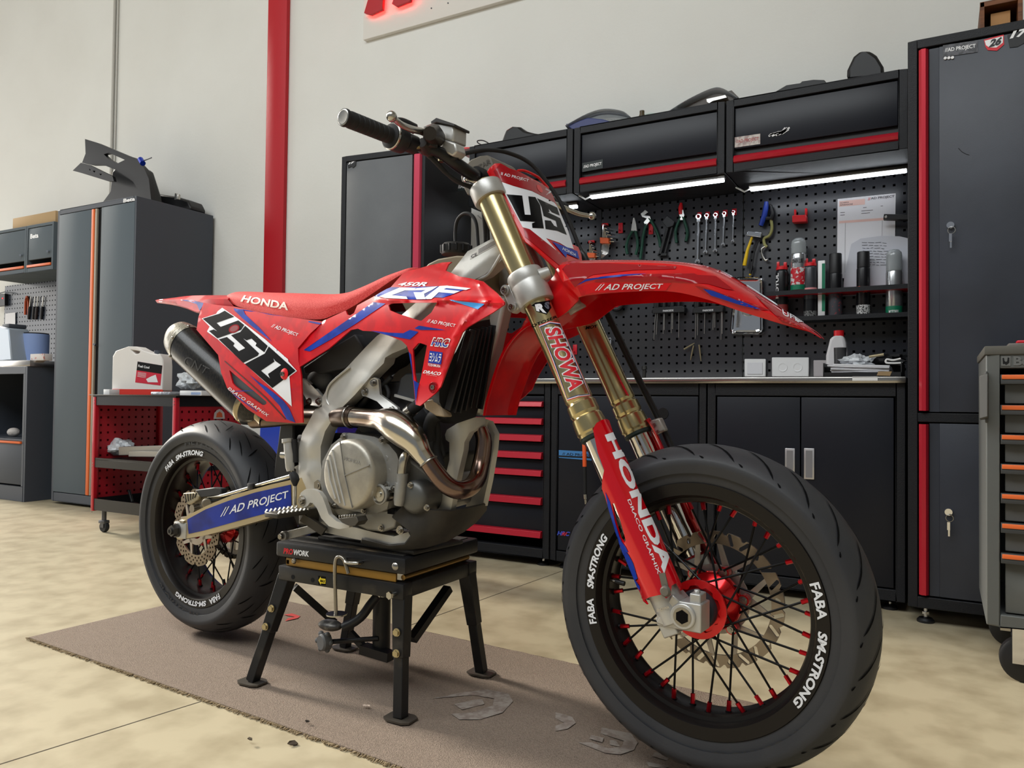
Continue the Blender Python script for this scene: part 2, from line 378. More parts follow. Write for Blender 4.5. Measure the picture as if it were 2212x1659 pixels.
m = MB(); m.box((-1.42, YB-.002, at(1300, 985, YB).z-.012), (-.824, YB+.004, at(1300, 985, YB).z-.006)); m.build('seam', M_plastk, dr)
q = [at(*z1(15, 855, 722), YB), at(*z1(15, 1130, 745), YB), at(*z1(15, 1130, 680), YB), at(*z1(15, 855, 664), YB)]
m = MB(); m.prism(q, (0, -.001, 0)); m.mat(1); o_ = Vector((0, -.0015, 0)); L = quad(*q); text_on(m, '// AD PROJECT', L(.1, .3)+o_, L(.98, .3)+o_, L(.98, .72)+o_, L(.1, .72)+o_, bold=.01)
m.build('sticker', [mat('blue_sticker', (70, 130, 190), .4), M_btxt], dr, smooth=0)
m = MB(); o_ = Vector((0, -.001, 0)); q = [at(*z1(15, 842, 1300), YB)+o_, at(*z1(15, 935, 1308), YB)+o_, at(*z1(15, 940, 1275), YB)+o_, at(*z1(15, 845, 1268), YB)+o_]; text_on(m, 'HRC', *q, bold=.05, shear=.2); m.build('sticker', mat('blue_red_logo', (60, 80, 190), .4, noise=(40, (200, 40, 60), .5, .55)), dr, smooth=0)
t = thing('drawer_cabinet', (0, 0, 0), 'black drawer cabinet with seven red drawer handles', 'cabinet'); base_shell(t, -2.02, -1.46)
rows = [(867, 880), (904, 919), (940, 956), (978, 994), (1017, 1032), (1077, 1094), (1150, 1166)]
prev = zw0-.05
for i, (a_, b_) in enumerate(rows):
    zt, zl = at(1176, a_, YB-.02).z, at(1176, b_, YB-.02).z
    m = MB(); m.box((-1.99, YB+.004, zl+.002), (-1.49, YB+.022, prev-.003), .0015); d = m.build('drawer', M_door, t)
    m = MB(); m.prism([(-1.988, YB+.004, zt), (-1.988, YB-.014, zt-.003), (-1.988, YB-.02, zl+.003), (-1.988, YB+.004, zl)], (.495, 0, 0)); m.build('handle_strip', M_strip, d, bevel=.001)
    prev = zl
m = MB(); m.box((-2.02, YB-.02, zw0+.0006), (XR+.003, YP, zw1), .003); tag(m.build('worktop', M_steel), 'brushed stainless steel worktop running over the black base cabinets', 'worktop')
# perforated tool panels
def panel_(x0, x1, label):
    m = MB(); m.box((x0, -.006, zw1), (x1, 0, zbc), .001); o = m.build('perforated_board', M_perf); o.location = (0, YP, 0); tag(o, label, 'panel', 'perforated tool panels'); return o
xm, xl = at(1606, 560, YP).x, at(1300, 520, YP).x
panel_(xm+.002, XR, 'black perforated tool panel behind the spray cans and papers')
panel_(xl+.002, xm-.002, 'black perforated tool panel with pliers and wrenches hung on it')
panel_(X1, xl-.002, 'black perforated tool panel behind the motorcycle number plate')
# led bars
def led(p, q, label):
    a = fl(*p, zbc-.022); b = fl(*q, zbc-.022); y = (a.y+b.y)/2; t = thing('led_bar', (0, 0, 0), label, 'light', 'led bars under the wall cabinets')
    m = MB(); m.box((a.x, y-.014, zbc-.016), (b.x, y+.014, zbc-.001), .001); m.build('housing', M_steel, t)
    m = MB(); m.box((a.x+.004, y-.010, zbc-.028), (b.x-.004, y+.010, zbc-.016), .003); m.build('diffuser', M_led, t)
    m = MB(); m.tube([(a.x, y, zbc-.018), (a.x-.02, y-.01, zbc-.03), (a.x-.045, y, zbc-.012), (a.x-.06, y+.01, zbc-.002)], .004, 8); m.build('cable', M_white, t)
led((1620, 411), (1961, 368), 'lit led bar under the right wall cabinet above the papers')
led((1277, 428), (1565, 388), 'lit led bar above the hanging wrenches')
led((1050, 470), (1250, 447), 'lit led bar behind the motorcycle number plate')
# tall lockers
def locker(name, x0, x1, y0, z1_, label, hx, rz=0, org=None):
    t = thing(name, org or (0, 0, 0), label, 'locker', rz=rz); return t
zl1 = at(1964, 90.5, YT).z; xa = at(1961, 700, YT).x; xb = xa+.72
T = thing('tall_locker', (0, 0, 0), 'tall black locker with stickers and red handle strips at the right', 'locker')
m = MB(); w = .028; zm0, zm1 = at(2060, 913, YT).z, at(2060, 893, YT).z; zbt = at(1960, 1309, YT).z
m.box((xa, YT, zbt), (xa+w, YP, zl1)); m.box((xb-w, YT, zbt), (xb, YP, zl1)); m.box((xa+w, YT, zl1-.028), (xb-w, YP, zl1)); m.box((xa+w, YT, zbt), (xb-w, YP, zbt+.035)); m.box((xa+w, YT+.002, zm0), (xb-w, YP, zm1)); m.box((xa+w, YP-.02, zbt), (xb-w, YP, zl1)); m.build('body', M_frame, T, bevel=.002)
for fx in (xa+.05, xb-.05):
    for fy in (YT+.05, YP-.06):
        m = MB(); m.lathe([(0, 0), (.026, 0), (.026, .007), (.02, .014), (.007, .016), (0, .016)], (fx, fy, 0), (0, 0, 1), 20); m.mat(1); m.cyl((fx, fy, .012), (fx, fy, zbt+.01), .0055, n=8); m.cyl((fx, fy, .026), (fx, fy, .034), .011, n=6); m.build('levelling_foot', [M_plastk, M_chrome], T)
hx0, hx1 = at(1985, 600, YT).x, at(2006, 600, YT).x; xd = at(2029, 600, YT).x
M_navyd = mat('dark_grey_locker_door', (56, 60, 70), .42, noise=(4, (44, 47, 55), .3, .8), bump=(500, .3, .0005))
for (z0_, z1_, kz) in ((zm1+.004, zl1-.034, (2053, 487)), (zbt+.04, zm0-.004, (2049, 1106))):
    m = MB(); m.box((hx1+.002, YT+.008, z0_), (xd, YT+.02, z1_)); m.box((xd, YT+.003, z0_), (xb-.032, YT+.02, z1_), .002); d = m.build('door', M_navyd, T)
    m = MB(); m.prism([(hx0, YT+.01, z0_+.003), (hx0, YT-.004, z0_+.003), (hx0+.008, YT-.013, z0_+.003), (hx1-.008, YT-.013, z0_+.003), (hx1, YT-.002, z0_+.003), (hx1, YT+.01, z0_+.003)], (0, 0, z1_-z0_-.006)); m.build('handle_strip', M_strip, d)
    k = at(*kz, YT); m = MB(); m.cyl((k.x, YT+.003, k.z), (k.x, YT-.006, k.z), .011); m.mat(1); m.torus((k.x+.003, YT-.012, k.z-.018), (.3, 1, 0), .011, .0012, 20, 6); m.mat(0); m.box((k.x-.004, YT-.018, k.z-.055), (k.x+.004, YT-.014, k.z-.03)); m.mat(2); m.box((k.x-.0015, YT-.016, k.z-.075), (k.x+.0035, YT-.014, k.z-.052)); m.build('lock_and_key', [M_chrome, M_zinc, M_chrome], d)
sticker(T, 17, 583, 290, 806, 257, 76, YT+.001, mat('carbon_sticker', (52, 52, 56), .3, noise=(90, (80, 80, 86), .45, .55)), '//AD PROJECT', M_wtxt)
o_ = Vector((0, -.001, 0))
def zq(k, pts, Y): return [at(*p, Y)+o_ for p in z_(k, pts)]
m = MB(); m.prism(zq(17, [(845, 255), (905, 238), (972, 222), (975, 285), (930, 325), (870, 322), (855, 300)], YT+.002), (0, .001, 0)); m.mat(1); m.prism([p+o_*.5 for p in zq(17, [(850, 262), (968, 232), (966, 275), (925, 305), (880, 305), (858, 290)], YT+.002)], (0, .001, 0)); m.mat(2)
q = zq(17, [(875, 306), (955, 285), (962, 235), (880, 254)], YT+.0005); text_on(m, '26', *q, bold=.05, shear=.25); m.build('sticker', [M_rtxt, M_wtxt, M_btxt], T, smooth=0)
m = MB(); m.prism(zq(17, [(995, 225), (1150, 180), (1150, 250), (1060, 300), (1010, 305)], YT+.002), (0, .001, 0)); m.mat(1); q = zq(17, [(1010, 250), (1130, 225), (1135, 175), (1015, 205)], YT+.001); text_on(m, '17', *q, bold=.05, shear=.25); m.build('sticker', [M_btxt, M_wtxt], T, smooth=0)
m = MB()
for i in range(3): p = at(*z1(17, 598+i*23, 372-i*2), YT); m.cyl((p.x, YT+.003, p.z), (p.x, YT-.001, p.z), .0045)
m.build('magnets', [M_wtxt], T)
m = MB(); m.tube([at(*p, YT)+Vector((0, .002, 0)) for p in z_(17, [(682, 947), (705, 970), (730, 984), (752, 990)])], .0008, 6); m.build('scratch', M_btxt, T)
# left black locker, standing slightly turned
pL = at(738, 339, 2.80); pR = at(919, 318, 2.80)
ang = math.radians(7.0); dirv = Vector((math.cos(ang), math.sin(ang), 0))
d2 = ray(919, 318); P0 = pL; # right end along the turned front
tt = (P0.y*d2.x/d2.y-P0.x)/(dirv.x-dirv.y*d2.x/d2.y); wL = tt; ztop = P0.z
T = thing('turned_locker', (P0.x, P0.y, 0), 'tall black locker with a small 17 sticker, standing behind the fuel tank', 'locker', rz=ang)
def lx(px, py=500):
    d = ray(px, py); return (P0.y*d.x/d.y-P0.x)/(dirv.x-dirv.y*d.x/d.y)
m = MB(); w = .026; dp = .5; m.box((0, 0, .05), (w, dp, ztop)); m.box((wL-w, 0, .05), (wL, dp, ztop)); m.box((w, 0, ztop-.026), (wL-w, dp, ztop)); m.box((w, 0, .05), (wL-w, dp, .09)); m.box((w, dp-.02, .05), (wL-w, dp, ztop)); m.build('body', M_frame, T, bevel=.002)
m = MB(); m.box((w+.002, .003, .095), (lx(888), .018, ztop-.03), .002); dl = m.build('door', mat('speckled_grey_locker_door', (96, 99, 102), .5, noise=(3, (78, 80, 84), .3, .8), bump=(500, .5, .0006)), T)
m = MB(); m.prism([(lx(893), .01, .1), (lx(893), -.004, .1), (lx(896), -.012, .1), (lx(907), -.012, .1), (lx(910), -.002, .1), (lx(910), .01, .1)], (0, 0, ztop-.135)); m.build('handle_strip', mat('pink_red_handle', (196, 60, 86), .35, .2), dl)
m = MB(); zt = at(745, 352, 2.8).z
m.prism([(lx(747), -.0, zt), (lx(767), 0, zt+.004), (lx(766), 0, zt-.018), (lx(760), 0, zt-.028), (lx(756), 0, zt-.02), (lx(750), 0, zt-.026)], (0, .002, 0)); m.mat(1); text_on(m, '17', (lx(750), -.001, zt-.010), (lx(763), -.001, zt-.007), (lx(764), -.001, zt+.003), (lx(751), -.001, zt), bold=.06, shear=.2)
m.build('sticker', [M_btxt, M_wtxt], dl, smooth=0)
for k_ in range(4):
    m = MB(); fx, fy = (.05, wL-.05)[k_ % 2], (.05, dp-.06)[k_//2]; m.cyl((fx, fy, 0), (fx, fy, .012), .026); m.mat(1); m.cyl((fx, fy, .01), (fx, fy, .06), .006, n=8); m.build('levelling_foot', [M_plastk, M_chrome], T)
# ================================================================ motorcycle
BIKE = thing('motorcycle', BO, 'red motocross bike with road tyres and white number 450 lifted on a black stand', 'motorcycle', rz=BETA)
Z_AX, X_F, Z_F = 0.3279, 1.5196, 0.3312
V = Vector
M_tyre = mat('tyre_rubber', (44, 45, 49), .55, noise=(9, (54, 54, 56), .35, .75), bump=(300, .35, .0006))
M_groove = mat('tread_groove', (9, 9, 11), .9, spec=.1)
M_side = mat('tyre_sidewall', (30, 30, 32), .6, bump=(120, .3, .0006))
M_mould = mat('moulded_rubber_lettering', (46, 46, 48), .5)
M_rim = mat('black_rim', (26, 23, 22), .33, .4, bump=(400, .2, .0003))
M_spoke = mat('black_spoke', (20, 20, 22), .35, .6)
M_nip = mat('red_nipple', (178, 14, 30), .25, .7)
M_hub = mat('red_anodised_hub', (200, 16, 22), .2, .75, coat=.5)
M_alu = mat('cast_aluminium', (188, 187, 184), .40, .55, noise=(14, (166, 164, 160), .35, .7), bump=(240, .25, .0005))
M_alud = mat('dull_engine_alloy', (150, 149, 146), .46, .5, noise=(12, (126, 124, 120), .35, .7), bump=(200, .3, .0005))
M_disc = mat('worn_brake_disc', (150, 138, 124), .32, .85, noise=(10, (120, 108, 96), .4, .6, (1, 1, 1)))
M_discc = mat('disc_carrier', (176, 168, 160), .4, .8)
M_gold = mat('gold_fork_tube', (200, 186, 142), .22, .92, noise=(5, (184, 168, 124), .35, .75))
M_chromef = mat('fork_chrome', (215, 212, 208), .07, 1)
M_red = mat('glossy_red_plastic', (206, 6, 16), .25, coat=.25, noise=(16, (186, 8, 20), .4, .62), spec=.4)
M_redd = mat('deep_red_decal', (150, 2, 20), .2, coat=.3, spec=.3)
M_redm = mat('metallic_red_film', (202, 4, 22), .34, .0, coat=.08, noise=(22, (182, 6, 24), .45, .55), spec=.25)
M_bluef = mat('metallic_blue_film', (8, 54, 164), .3, .0, coat=.0, noise=(26, (6, 38, 130), .42, .6), spec=.25)
M_blue = mat('blue_film', (14, 50, 156), .35, .0, spec=.25)
M_seat = mat('red_seat_cover', (196, 42, 42), .75, noise=(500, (226, 92, 84), .45, .7), bump=(900, .8, .0008))
M_dirtk = mat('scuffed_black_plastic', (36, 34, 32), .6, noise=(7, (70, 64, 56), .52, .75), bump=(60, .5, .001))
M_ctrl = mat('black_satin_metal', (24, 24, 25), .35, .3)
M_titan = mat('heat_tinted_exhaust', (210, 204, 192), .18, 1, noise=(5, (150, 130, 118), .48, .7), bump=(30, .15, .001))
M_titand = mat('bronzed_exhaust', (142, 118, 106), .2, 1, noise=(7, (104, 88, 82), .35, .7))
M_carbon = mat('carbon_fibre', (17, 16, 16), .3, coat=.15, spec=.3, noise=(240, (36, 33, 30), .48, .56, (1, 1, .35)))
M_carbcap = mat('satin_carbon_cap', (122, 116, 104), .32, .3, noise=(240, (160, 154, 138), .45, .55, (1, 1, .3)), coat=.3)
M_khaki = mat('fuel_tank_plastic', (124, 112, 90), .55)
M_bolt = mat('steel_bolt', (150, 146, 140), .25, .95)
M_wdec = mat('white_decal', (222, 224, 230), .4, coat=.1)
M_bdec = mat('black_decal', (8, 8, 11), .3, spec=.08)
def hexbolt(mb, p, ax, r=.006, h=.005, washer=True):
    p = V(p); ax = V(ax).normalized()
    if washer: mb.cyl(p, p+ax*.0015, r*1.45, n=16)
    mb.cyl(p, p+ax*h, r, n=6); mb.cyl(p+ax*h, p+ax*(h+.0015), r*.45, n=10)
def sockbolt(mb, p, ax, r=.006, h=.005):
    p = V(p); ax = V(ax).normalized(); mb.lathe([(0, 0), (r, 0), (r, h*.7), (r*.85, h), (r*.5, h), (r*.45, h*.5), (0, h*.5)], p, ax, 14)
# arc text: ring letters around an axle (seen from the right side)
def arc_text(mb, body, c, r0, r1, a0, a1, y, **k):     # angles in degrees measured clockwise-from-top as seen from the right side (y = lateral)
    vs_, fs, asp = text2d(body, step=.12, **k)
    def f(u, v):
        a = math.radians(a0+(a1-a0)*u); r = r0+(r1-r0)*v; return V((c[0]+math.sin(a)*r, y(r) if callable(y) else y, c[1]+math.cos(a)*r))
    mb.add([f(v.x, v.y) for v in vs_], fs)
def tyre_prof(R_, half, rb, wb):
    # crown to bead, list of (radius, lateral)
    pr = []
    for i in range(0, 25):
        t = -1+2*i/24; th = t*1.12; y = half*math.sin(th)/math.sin(1.12); r = R_-(1-math.cos(th))*half*.82
        pr.append((r, y))
    rs_ = pr[-1][0]
    sw = [(rs_-.010, half*.985), (rs_-.024, half*.93), (rb+.018, half*.86 if half > wb else wb), (rb+.004, wb+.002), (rb-.012, wb-.003), (rb-.02, wb-.02)]
    return [(r, -y) for r, y in sw[::-1]]+pr+sw
def rim_prof(rb, wb, rw):
    # outer flange, letter face, drop to well (closed section)
    P = [(rb, -wb), (rb-.002, -wb-.003), (rb-.024, -wb-.001), (rb-.027, -wb+.004), (rb-.030, -wb+.016), (rb-.037, -wb+.018), (rb-.040, -wb*.45), (rw, -wb*.25), (rw, wb*.25), (rb-.040, wb*.45), (rb-.037, wb-.018), (rb-.030, wb-.016), (rb-.027, wb-.004), (rb-.024, wb+.001), (rb-.002, wb+.003), (rb, wb), (rb-.006, wb-.004), (rb-.014, wb*.5), (rw+.006, wb*.25), (rw+.006, -wb*.25), (rb-.014, -wb*.5), (rb-.006, -wb+.004)]
    return P
def wheel(pre, c, R_, half, rb, wb, rw, hubr, hubw, tilt0, kind):
    cx, cz = c; prof = tyre_prof(R_, half, rb, wb); m = MB(); m.lathe(prof, (cx, 0, cz), (0, 1, 0), 120)
    m.mat(1)
    def surf(a, t):            # a angle, t in -1..1 across the crown
        th = t*1.12; y = half*math.sin(th)/math.sin(1.12); r = R_-(1-math.cos(th))*half*.82+.0013; return V((cx+math.sin(a)*r, y, cz+math.cos(a)*r))
    def groove(a0, t0, a1, t1, w0, w1):
        n = 8; L, R2 = [], []
        for i in range(n+1):
            s = i/n; w = (w0+(w1-w0)*s)*min(1, 4*s+.05, 4*(1-s)+.05)/R_; bend = .006*math.sin(PI*s); a = a0+(a1-a0)*s+bend; t = t0+(t1-t0)*s
            L.append(surf(a-w, t)); R2.append(surf(a+w, t))
        m.add(L+R2, [(i, i+1, n+2+i, n+1+i) for i in range(n)])
    ng = 24 if kind == 'f' else 15
    for i in range(ng):
        a = 2*PI*i/ng
        for s in (-1, 1):
            b = a+(PI/ng if s > 0 else 0)
            if kind == 'f':
                groove(b, .06*s, b+.17, .52*s, .0034, .0026); groove(b+.12, .36*s, b+.25, .84*s, .0036, .0026); groove(b+.02, .84*s, b+.045, .93*s, .003, .003)
            else:
                groove(b, .04*s, b+.30, .30*s, .0022, .004); groove(b+.13, .40*s, b+.33, .66*s, .0045, .003); groove(b+.05, .56*s, b+.2, .86*s, .003, .004); groove(b+.30, .1*s, b+.36, .5*s, .003, .002)
    m.mat(2)
    ysw = lambda r: -(wb+.0035+(r-rb)*(half*.985-wb)/(.055))-.0006
    rm0, rm1 = rb+.012, rb+.03
    if kind == 'f':
        ysw = lambda r: -(half*.885+.0005)
        arc_text(m, 'METZELER', c, rb+.016, rb+.030, 196, 238, -(half*.90+.0015), bold=.02); arc_text(m, 'SPORTEC M9', c, rb+.014, rb+.028, 172, 130, -(half*.90+.0015), bold=.02)
    else:
        arc_text(m, 'METZELER', c, rb+.010, rb+.026, -12, 32, -(half*.90+.001), bold=.02); arc_text(m, 'SPORTEC M9', c, rb+.010, rb+.026, 222, 172, -(half*.90+.001), bold=.02)
    m.build(pre+'_tyre', [M_tyre, M_groove, M_mould], BIKE, smooth=50, solid=-1)
    m = MB(); m.lathe(rim_prof(rb, wb, rw), (cx, 0, cz), (0, 1, 0), 120, closed=True)
    rim = m.build(pre+'_rim', M_rim, BIKE, smooth=35)
    m = MB(); yt = -wb-.0037
    spans = ((69, 85, 90, 127), (254, 267, 272, 302)) if kind == 'f' else ((-43, -30, -27, 10), (144, 158, 162, 203))
    for a, b, c_, d in spans:
        m = MB(); arc_text(m, 'FABA', c, rb-.021, rb-.005, a, b, yt, bold=.03); arc_text(m, 'SM-STRONG', c, rb-.021, rb-.006, c_, d, yt, bold=.04, shear=.2)
        m.build('rim_lettering', M_wdec, rim, smooth=0, solid=-1)
    # spokes: 36, crossed, with nipples
    n = 36
    for i in range(n):
        side = -1 if i % 2 else 1; grp = (i//2) % 2; ar = 2*PI*(i+.5)/n+tilt0; ah = ar+(1 if grp else -1)*math.radians(52 if kind == 'f' else 48)
        hy = side*hubw; p = V((cx+math.sin(ah)*hubr, hy, cz+math.cos(ah)*hubr)); q = V((cx+math.sin(ar)*(rw+.002), side*wb*.12, cz+math.cos(ar)*(rw+.002)))
        d = (q-p).normalized(); L = (q-p).length; m = MB(); m.cyl(p, q-d*.014, .0021, n=8); m.mat(1); m.cyl(q-d*.022, q-d*.003, .0044, n=6); m.mat(0); m.cyl(q-d*.004, q+d*.002, .0062, n=10)
        m.build('spoke', [M_spoke, M_nip], rim, smooth=30)
    m = MB(); a = math.radians(276 if kind == 'f' else 158); p = V((cx+math.sin(a)*rw, -.012, cz+math.cos(a)*rw)); d = V((-math.sin(a), 0, -math.cos(a))); m.cyl(p, p+d*.02, .003, n=10); m.mat(1); m.cyl(p+d*.012, p+d*.032, .0048, n=12); m.build('valve', [M_zinc, M_plastk], rim)
    return rim
wheel('front', (X_F, Z_F), .300, .060, .232, .048, .196, .046, .034, 0.05, 'f')
wheel('rear', (0, Z_AX), .312, .080, .232, .067, .196, .05, .036, 0.02, 'r')
# front hub
m = MB(); c = (X_F, 0, Z_F)
m.lathe([(.020, -.040), (.043, -.040), (.050, -.039), (.052, -.034), (.050, -.030), (.030, -.024), (.026, -.010), (.028, .008), (.036, .018), (.052, .026), (.056, .032), (.056, .038), (.02, .042)], c, (0, 1, 0), 48)
for i in range(6):
    a = 2*PI*(i+.35)/6; p = V((X_F+math.sin(a)*.060, .030, Z_F+math.cos(a)*.060)); m.cyl(p, p+V((0, .016, 0)), .011, n=14)
hub = m.build('front_hub', M_hub, BIKE)
for i in range(6):
    m = MB(); a = 2*PI*(i+.35)/6; p = V((X_F+math.sin(a)*.060, .030, Z_F+math.cos(a)*.060)); hexbolt(m, p, (0, -1, 0), .006, .006); m.build('disc_bolt', M_bolt, hub)
sc_ = [(X_F+math.sin(t)*(.043-.0045*max(0, math.sin(t*9))), Z_F+math.cos(t)*(.043-.0045*max(0, math.sin(t*9)))) for t in [2*PI*i/126 for i in range(126)]]
m = MB(); m.lathe([(0, -.060), (.034, -.060), (.036, -.056), (.036, -.038), (0, -.038)], c, (0, 1, 0), 32); m.build('wheel_spacer', mat('dark_seal', (38, 44, 50), .5), hub)
def disc(name, c, y, r0, r1, waves, slots, arms, ra, phase=0, hole=True):
    n = 240; th = .0045; m = MB(); vs_ = []
    def rad(a):
        t = (a*waves/(2*PI)) % 1; return r1-.006*(1 if .42 < t < .58 else (abs(t-.5)-.08 < .06)*.5)
    ring_o = [V((c[0]+math.sin(2*PI*i/n)*rad(2*PI*i/n), 0, c[1]+math.cos(2*PI*i/n)*rad(2*PI*i/n))) for i in range(n)]
    poly = [(v.x, v.z) for v in ring_o]; inner = [(c[0]+math.sin(2*PI*i/90)*r0, c[1]+math.cos(2*PI*i/90)*r0) for i in range(90)]
    holes = [inner]; rm = (r0+r1)/2
    for i in range(slots):
        a = 2*PI*i/slots+phase
        if hole == 'round':
            for k_, rr_ in ((-.022, -.009), (0, 0), (.022, .009)):
                ca, cr = a+k_*4.6, rm+rr_*.9; h = [(c[0]+math.sin(ca)*cr+math.cos(t)*.0032, c[1]+math.cos(ca)*cr+math.sin(t)*.0032) for t in [2*PI*j/8 for j in range(8)]]; holes.append(h)
        else:
            tl = .5*(-1 if i % 2 else 1); ex = V((math.sin(a+tl), math.cos(a+tl))); ey = V((ex.y, -ex.x)); pc = V((c[0]+math.sin(a)*rm, c[1]+math.cos(a)*rm)); L = .0085 if i % 3 else .002; h = []
            for j in range(10):
                t = 2*PI*j/10; s_ = 1 if math.cos(t) > 0 else -1; q = pc+ex*(L*s_+math.cos(t)*.004)+ey*math.sin(t)*.004; h.append((q.x, q.y))
            holes.append(h)
    vv, ff, loops = tri2d_raw([poly]+holes); nv = len(vv); m.add([V((v.x, y-th/2, v.y)) for v in vv]+[V((v.x, y+th/2, v.y)) for v in vv], [f for f in ff]+[tuple(i+nv for i in f[::-1]) for f in ff])
    for e in boundary(ff): m.f.append([e[0], e[1], e[1]+nv, e[0]+nv]); m.m.append(0)
    o = m.build(name, M_disc, BIKE, smooth=30)
    m = MB(); m.lathe([(ra-.012, -.002), (ra+.006, -.002), (ra+.006, .002), (ra-.012, .002)], (c[0], y, c[1]), (0, 1, 0), 48, closed=True)
    for i in range(arms):
        a = 2*PI*(i+.35)/arms; s_ = V((math.sin(a)*ra+c[0], y, math.cos(a)*ra+c[1]))
        for da in (-.32, .34):
            e = V((math.sin(a+da)*(r0+.004)+c[0], y, math.cos(a+da)*(r0+.004)+c[1])); m.bar(s_, e, .004, .013, (math.cos(a), 0, -math.sin(a)), None, .008)
    m.build('disc_carrier', M_discc, o)
    return o
def tri2d_raw(loops):
    Vt = []; E = []
    for L in loops:
        n = len(Vt); Vt += [Vector(p) for p in L]; E += [(n+i, n+(i+1) % len(L)) for i in range(len(L))]
    r = geometry.delaunay_2d_cdt(Vt, E, [], 0, 1e-7); vs_, fs = r[0], r[2]; keep = []
    for f in fs:
        c_ = (vs_[f[0]]+vs_[f[1]]+vs_[f[2]])/3
        if inside(c_, loops[0]) and not any(inside(c_, h) for h in loops[1:]): keep.append(tuple(f))
    return [Vector(v) for v in vs_], keep, loops
def boundary(fs):
    cnt = {}
    for f in fs:
        for i in range(len(f)):
            a, b = f[i], f[(i+1) % len(f)]
            if (b, a) in cnt: del cnt[(b, a)]
            else: cnt[(a, b)] = 1
    return list(cnt)
def plate_xz(m, loops, y, th):
    vv, ff, _ = tri2d_raw(loops); nv = len(vv); m.add([V((v.x, y, v.y)) for v in vv]+[V((v.x, y+th, v.y)) for v in vv], [f for f in ff]+[tuple(i+nv for i in f[::-1]) for f in ff])
    for e in boundary(ff): m.f.append([e[0], e[1], e[1]+nv, e[0]+nv]); m.m.append(m.mi)
    for k_ in range(len(m.f)-len(boundary(ff)), len(m.f)): m.f[k_] = [q+len(m.v)-2*nv for q in m.f[k_]]
    return m
m = MB(); plate_xz(m, [[(X_F+math.sin(2*PI*i/96)*.0535, Z_F+math.cos(2*PI*i/96)*.0535) for i in range(96)], sc_], -.044, .004); m.build('hub_flange', mat('bright_red_anodised', (214, 22, 26), .3, .4, coat=.4), hub)
disc('front_brake_disc', (X_F, Z_F), .052, .106, .130, 22, 26, 6, .060)
disc('rear_brake_disc', (0, Z_AX), -.062, .080, .112, 11, 33, 4, .045, hole='round')
# rear hub, sprocket and chain
m = MB(); c = (0, 0, Z_AX); m.lathe([(.02, -.05), (.046, -.05), (.056, -.044), (.056, -.036), (.034, -.028), (.03, 0), (.036, .02), (.058, .03), (.06, .045), (.02, .05)], c, (0, 1, 0), 40); m.build('rear_hub', M_hub, BIKE)
m = MB(); m.lathe([(.085, .060), (.100, .060), (.100, .066), (.085, .066)], c, (0, 1, 0), 60, closed=True)
for i in range(6):
    a = 2*PI*i/6; m.bar(V((math.sin(a)*.05, .063, Z_AX+math.cos(a)*.05)), V((math.sin(a)*.088, .063, Z_AX+math.cos(a)*.088)), .02, .005, (0, 1, 0))
m.build('rear_sprocket', mat('silver_sprocket', (176, 172, 168), .3, .8), BIKE)
pts = []; R1, R2_ = .104, .036; x2, z2 = .60, .50
for i in range(46):
    a = math.radians(-100-190*i/45+20); pts.append((math.sin(a)*R1, Z_AX+math.cos(a)*R1))
pts = [(math.sin(math.radians(a))*R1, Z_AX+math.cos(math.radians(a))*R1) for a in range(165, 356, 6)]+[(x2+math.sin(math.radians(a))*R2_, z2+math.cos(math.radians(a))*R2_) for a in range(-5, 166, 20)]
path = []
for i in range(len(pts)):
    a, b = V(pts[i]), V(pts[(i+1) % len(pts)]); n = max(1, int((b-a).length/.0145)); path += [a.lerp(b, k/n) for k in range(n)]
m = MB()
for i in range(len(path)):
    a, b = path[i], path[(i+1) % len(path)]; d = (b-a)*.15; w = .004 if i % 2 else .008
    for s in (-1, 1): m.bar(V((a.x-d.x, .063+s*w, a.y-d.y)), V((b.x+d.x, .063+s*w, b.y+d.y)), .002, .012, (0, 0, 1) if abs(b.x-a.x) > abs(b.y-a.y) else (1, 0, 0))
m.build('chain', mat('oily_chain', (52, 46, 36), .45, .6), BIKE, smooth=0)
# ---------------------------------------------------------------- traced body parts: outlines get their own lateral distance and thickness
ZM.update({21: (420, 640, 8.508), 22: (420, 760, 8.508), 23: (640, 560, 8.508), 24: (840, 560, 8.508), 25: (840, 700, 8.508), 26: (1040, 330, 9.217), 27: (1040, 460, 9.217),
           28: (1180, 540, 6.9125), 29: (1460, 560, 6.506), 30: (1100, 620, 9.217), 31: (1140, 760, 9.217), 32: (1240, 880, 9.217), 33: (1280, 1040, 3.4), 34: (720, 220, 3.735), 0: (0, 0, 1)})
import numpy as np
def idw(ctrl, order=2):                  # smooth least-squares surface through the control points
    A_ = np.array(ctrl, float); mx, my = A_[:, 0].mean(), A_[:, 1].mean(); sc = max(np.ptp(A_[:, 0]), np.ptp(A_[:, 1]))/2
    bas = lambda x, y: [x**i*y**j for i in range(order+1) for j in range(order+1-i)]
    M_ = np.array([bas((a-mx)/sc, (b-my)/sc) for a, b, _ in ctrl]); k = np.linalg.solve(M_.T@M_+1e-4*np.eye(M_.shape[1]), M_.T@A_[:, 2])
    return lambda x, y: float(np.dot(bas((x-mx)/sc, (y-my)/sc), k))
SURF = {}
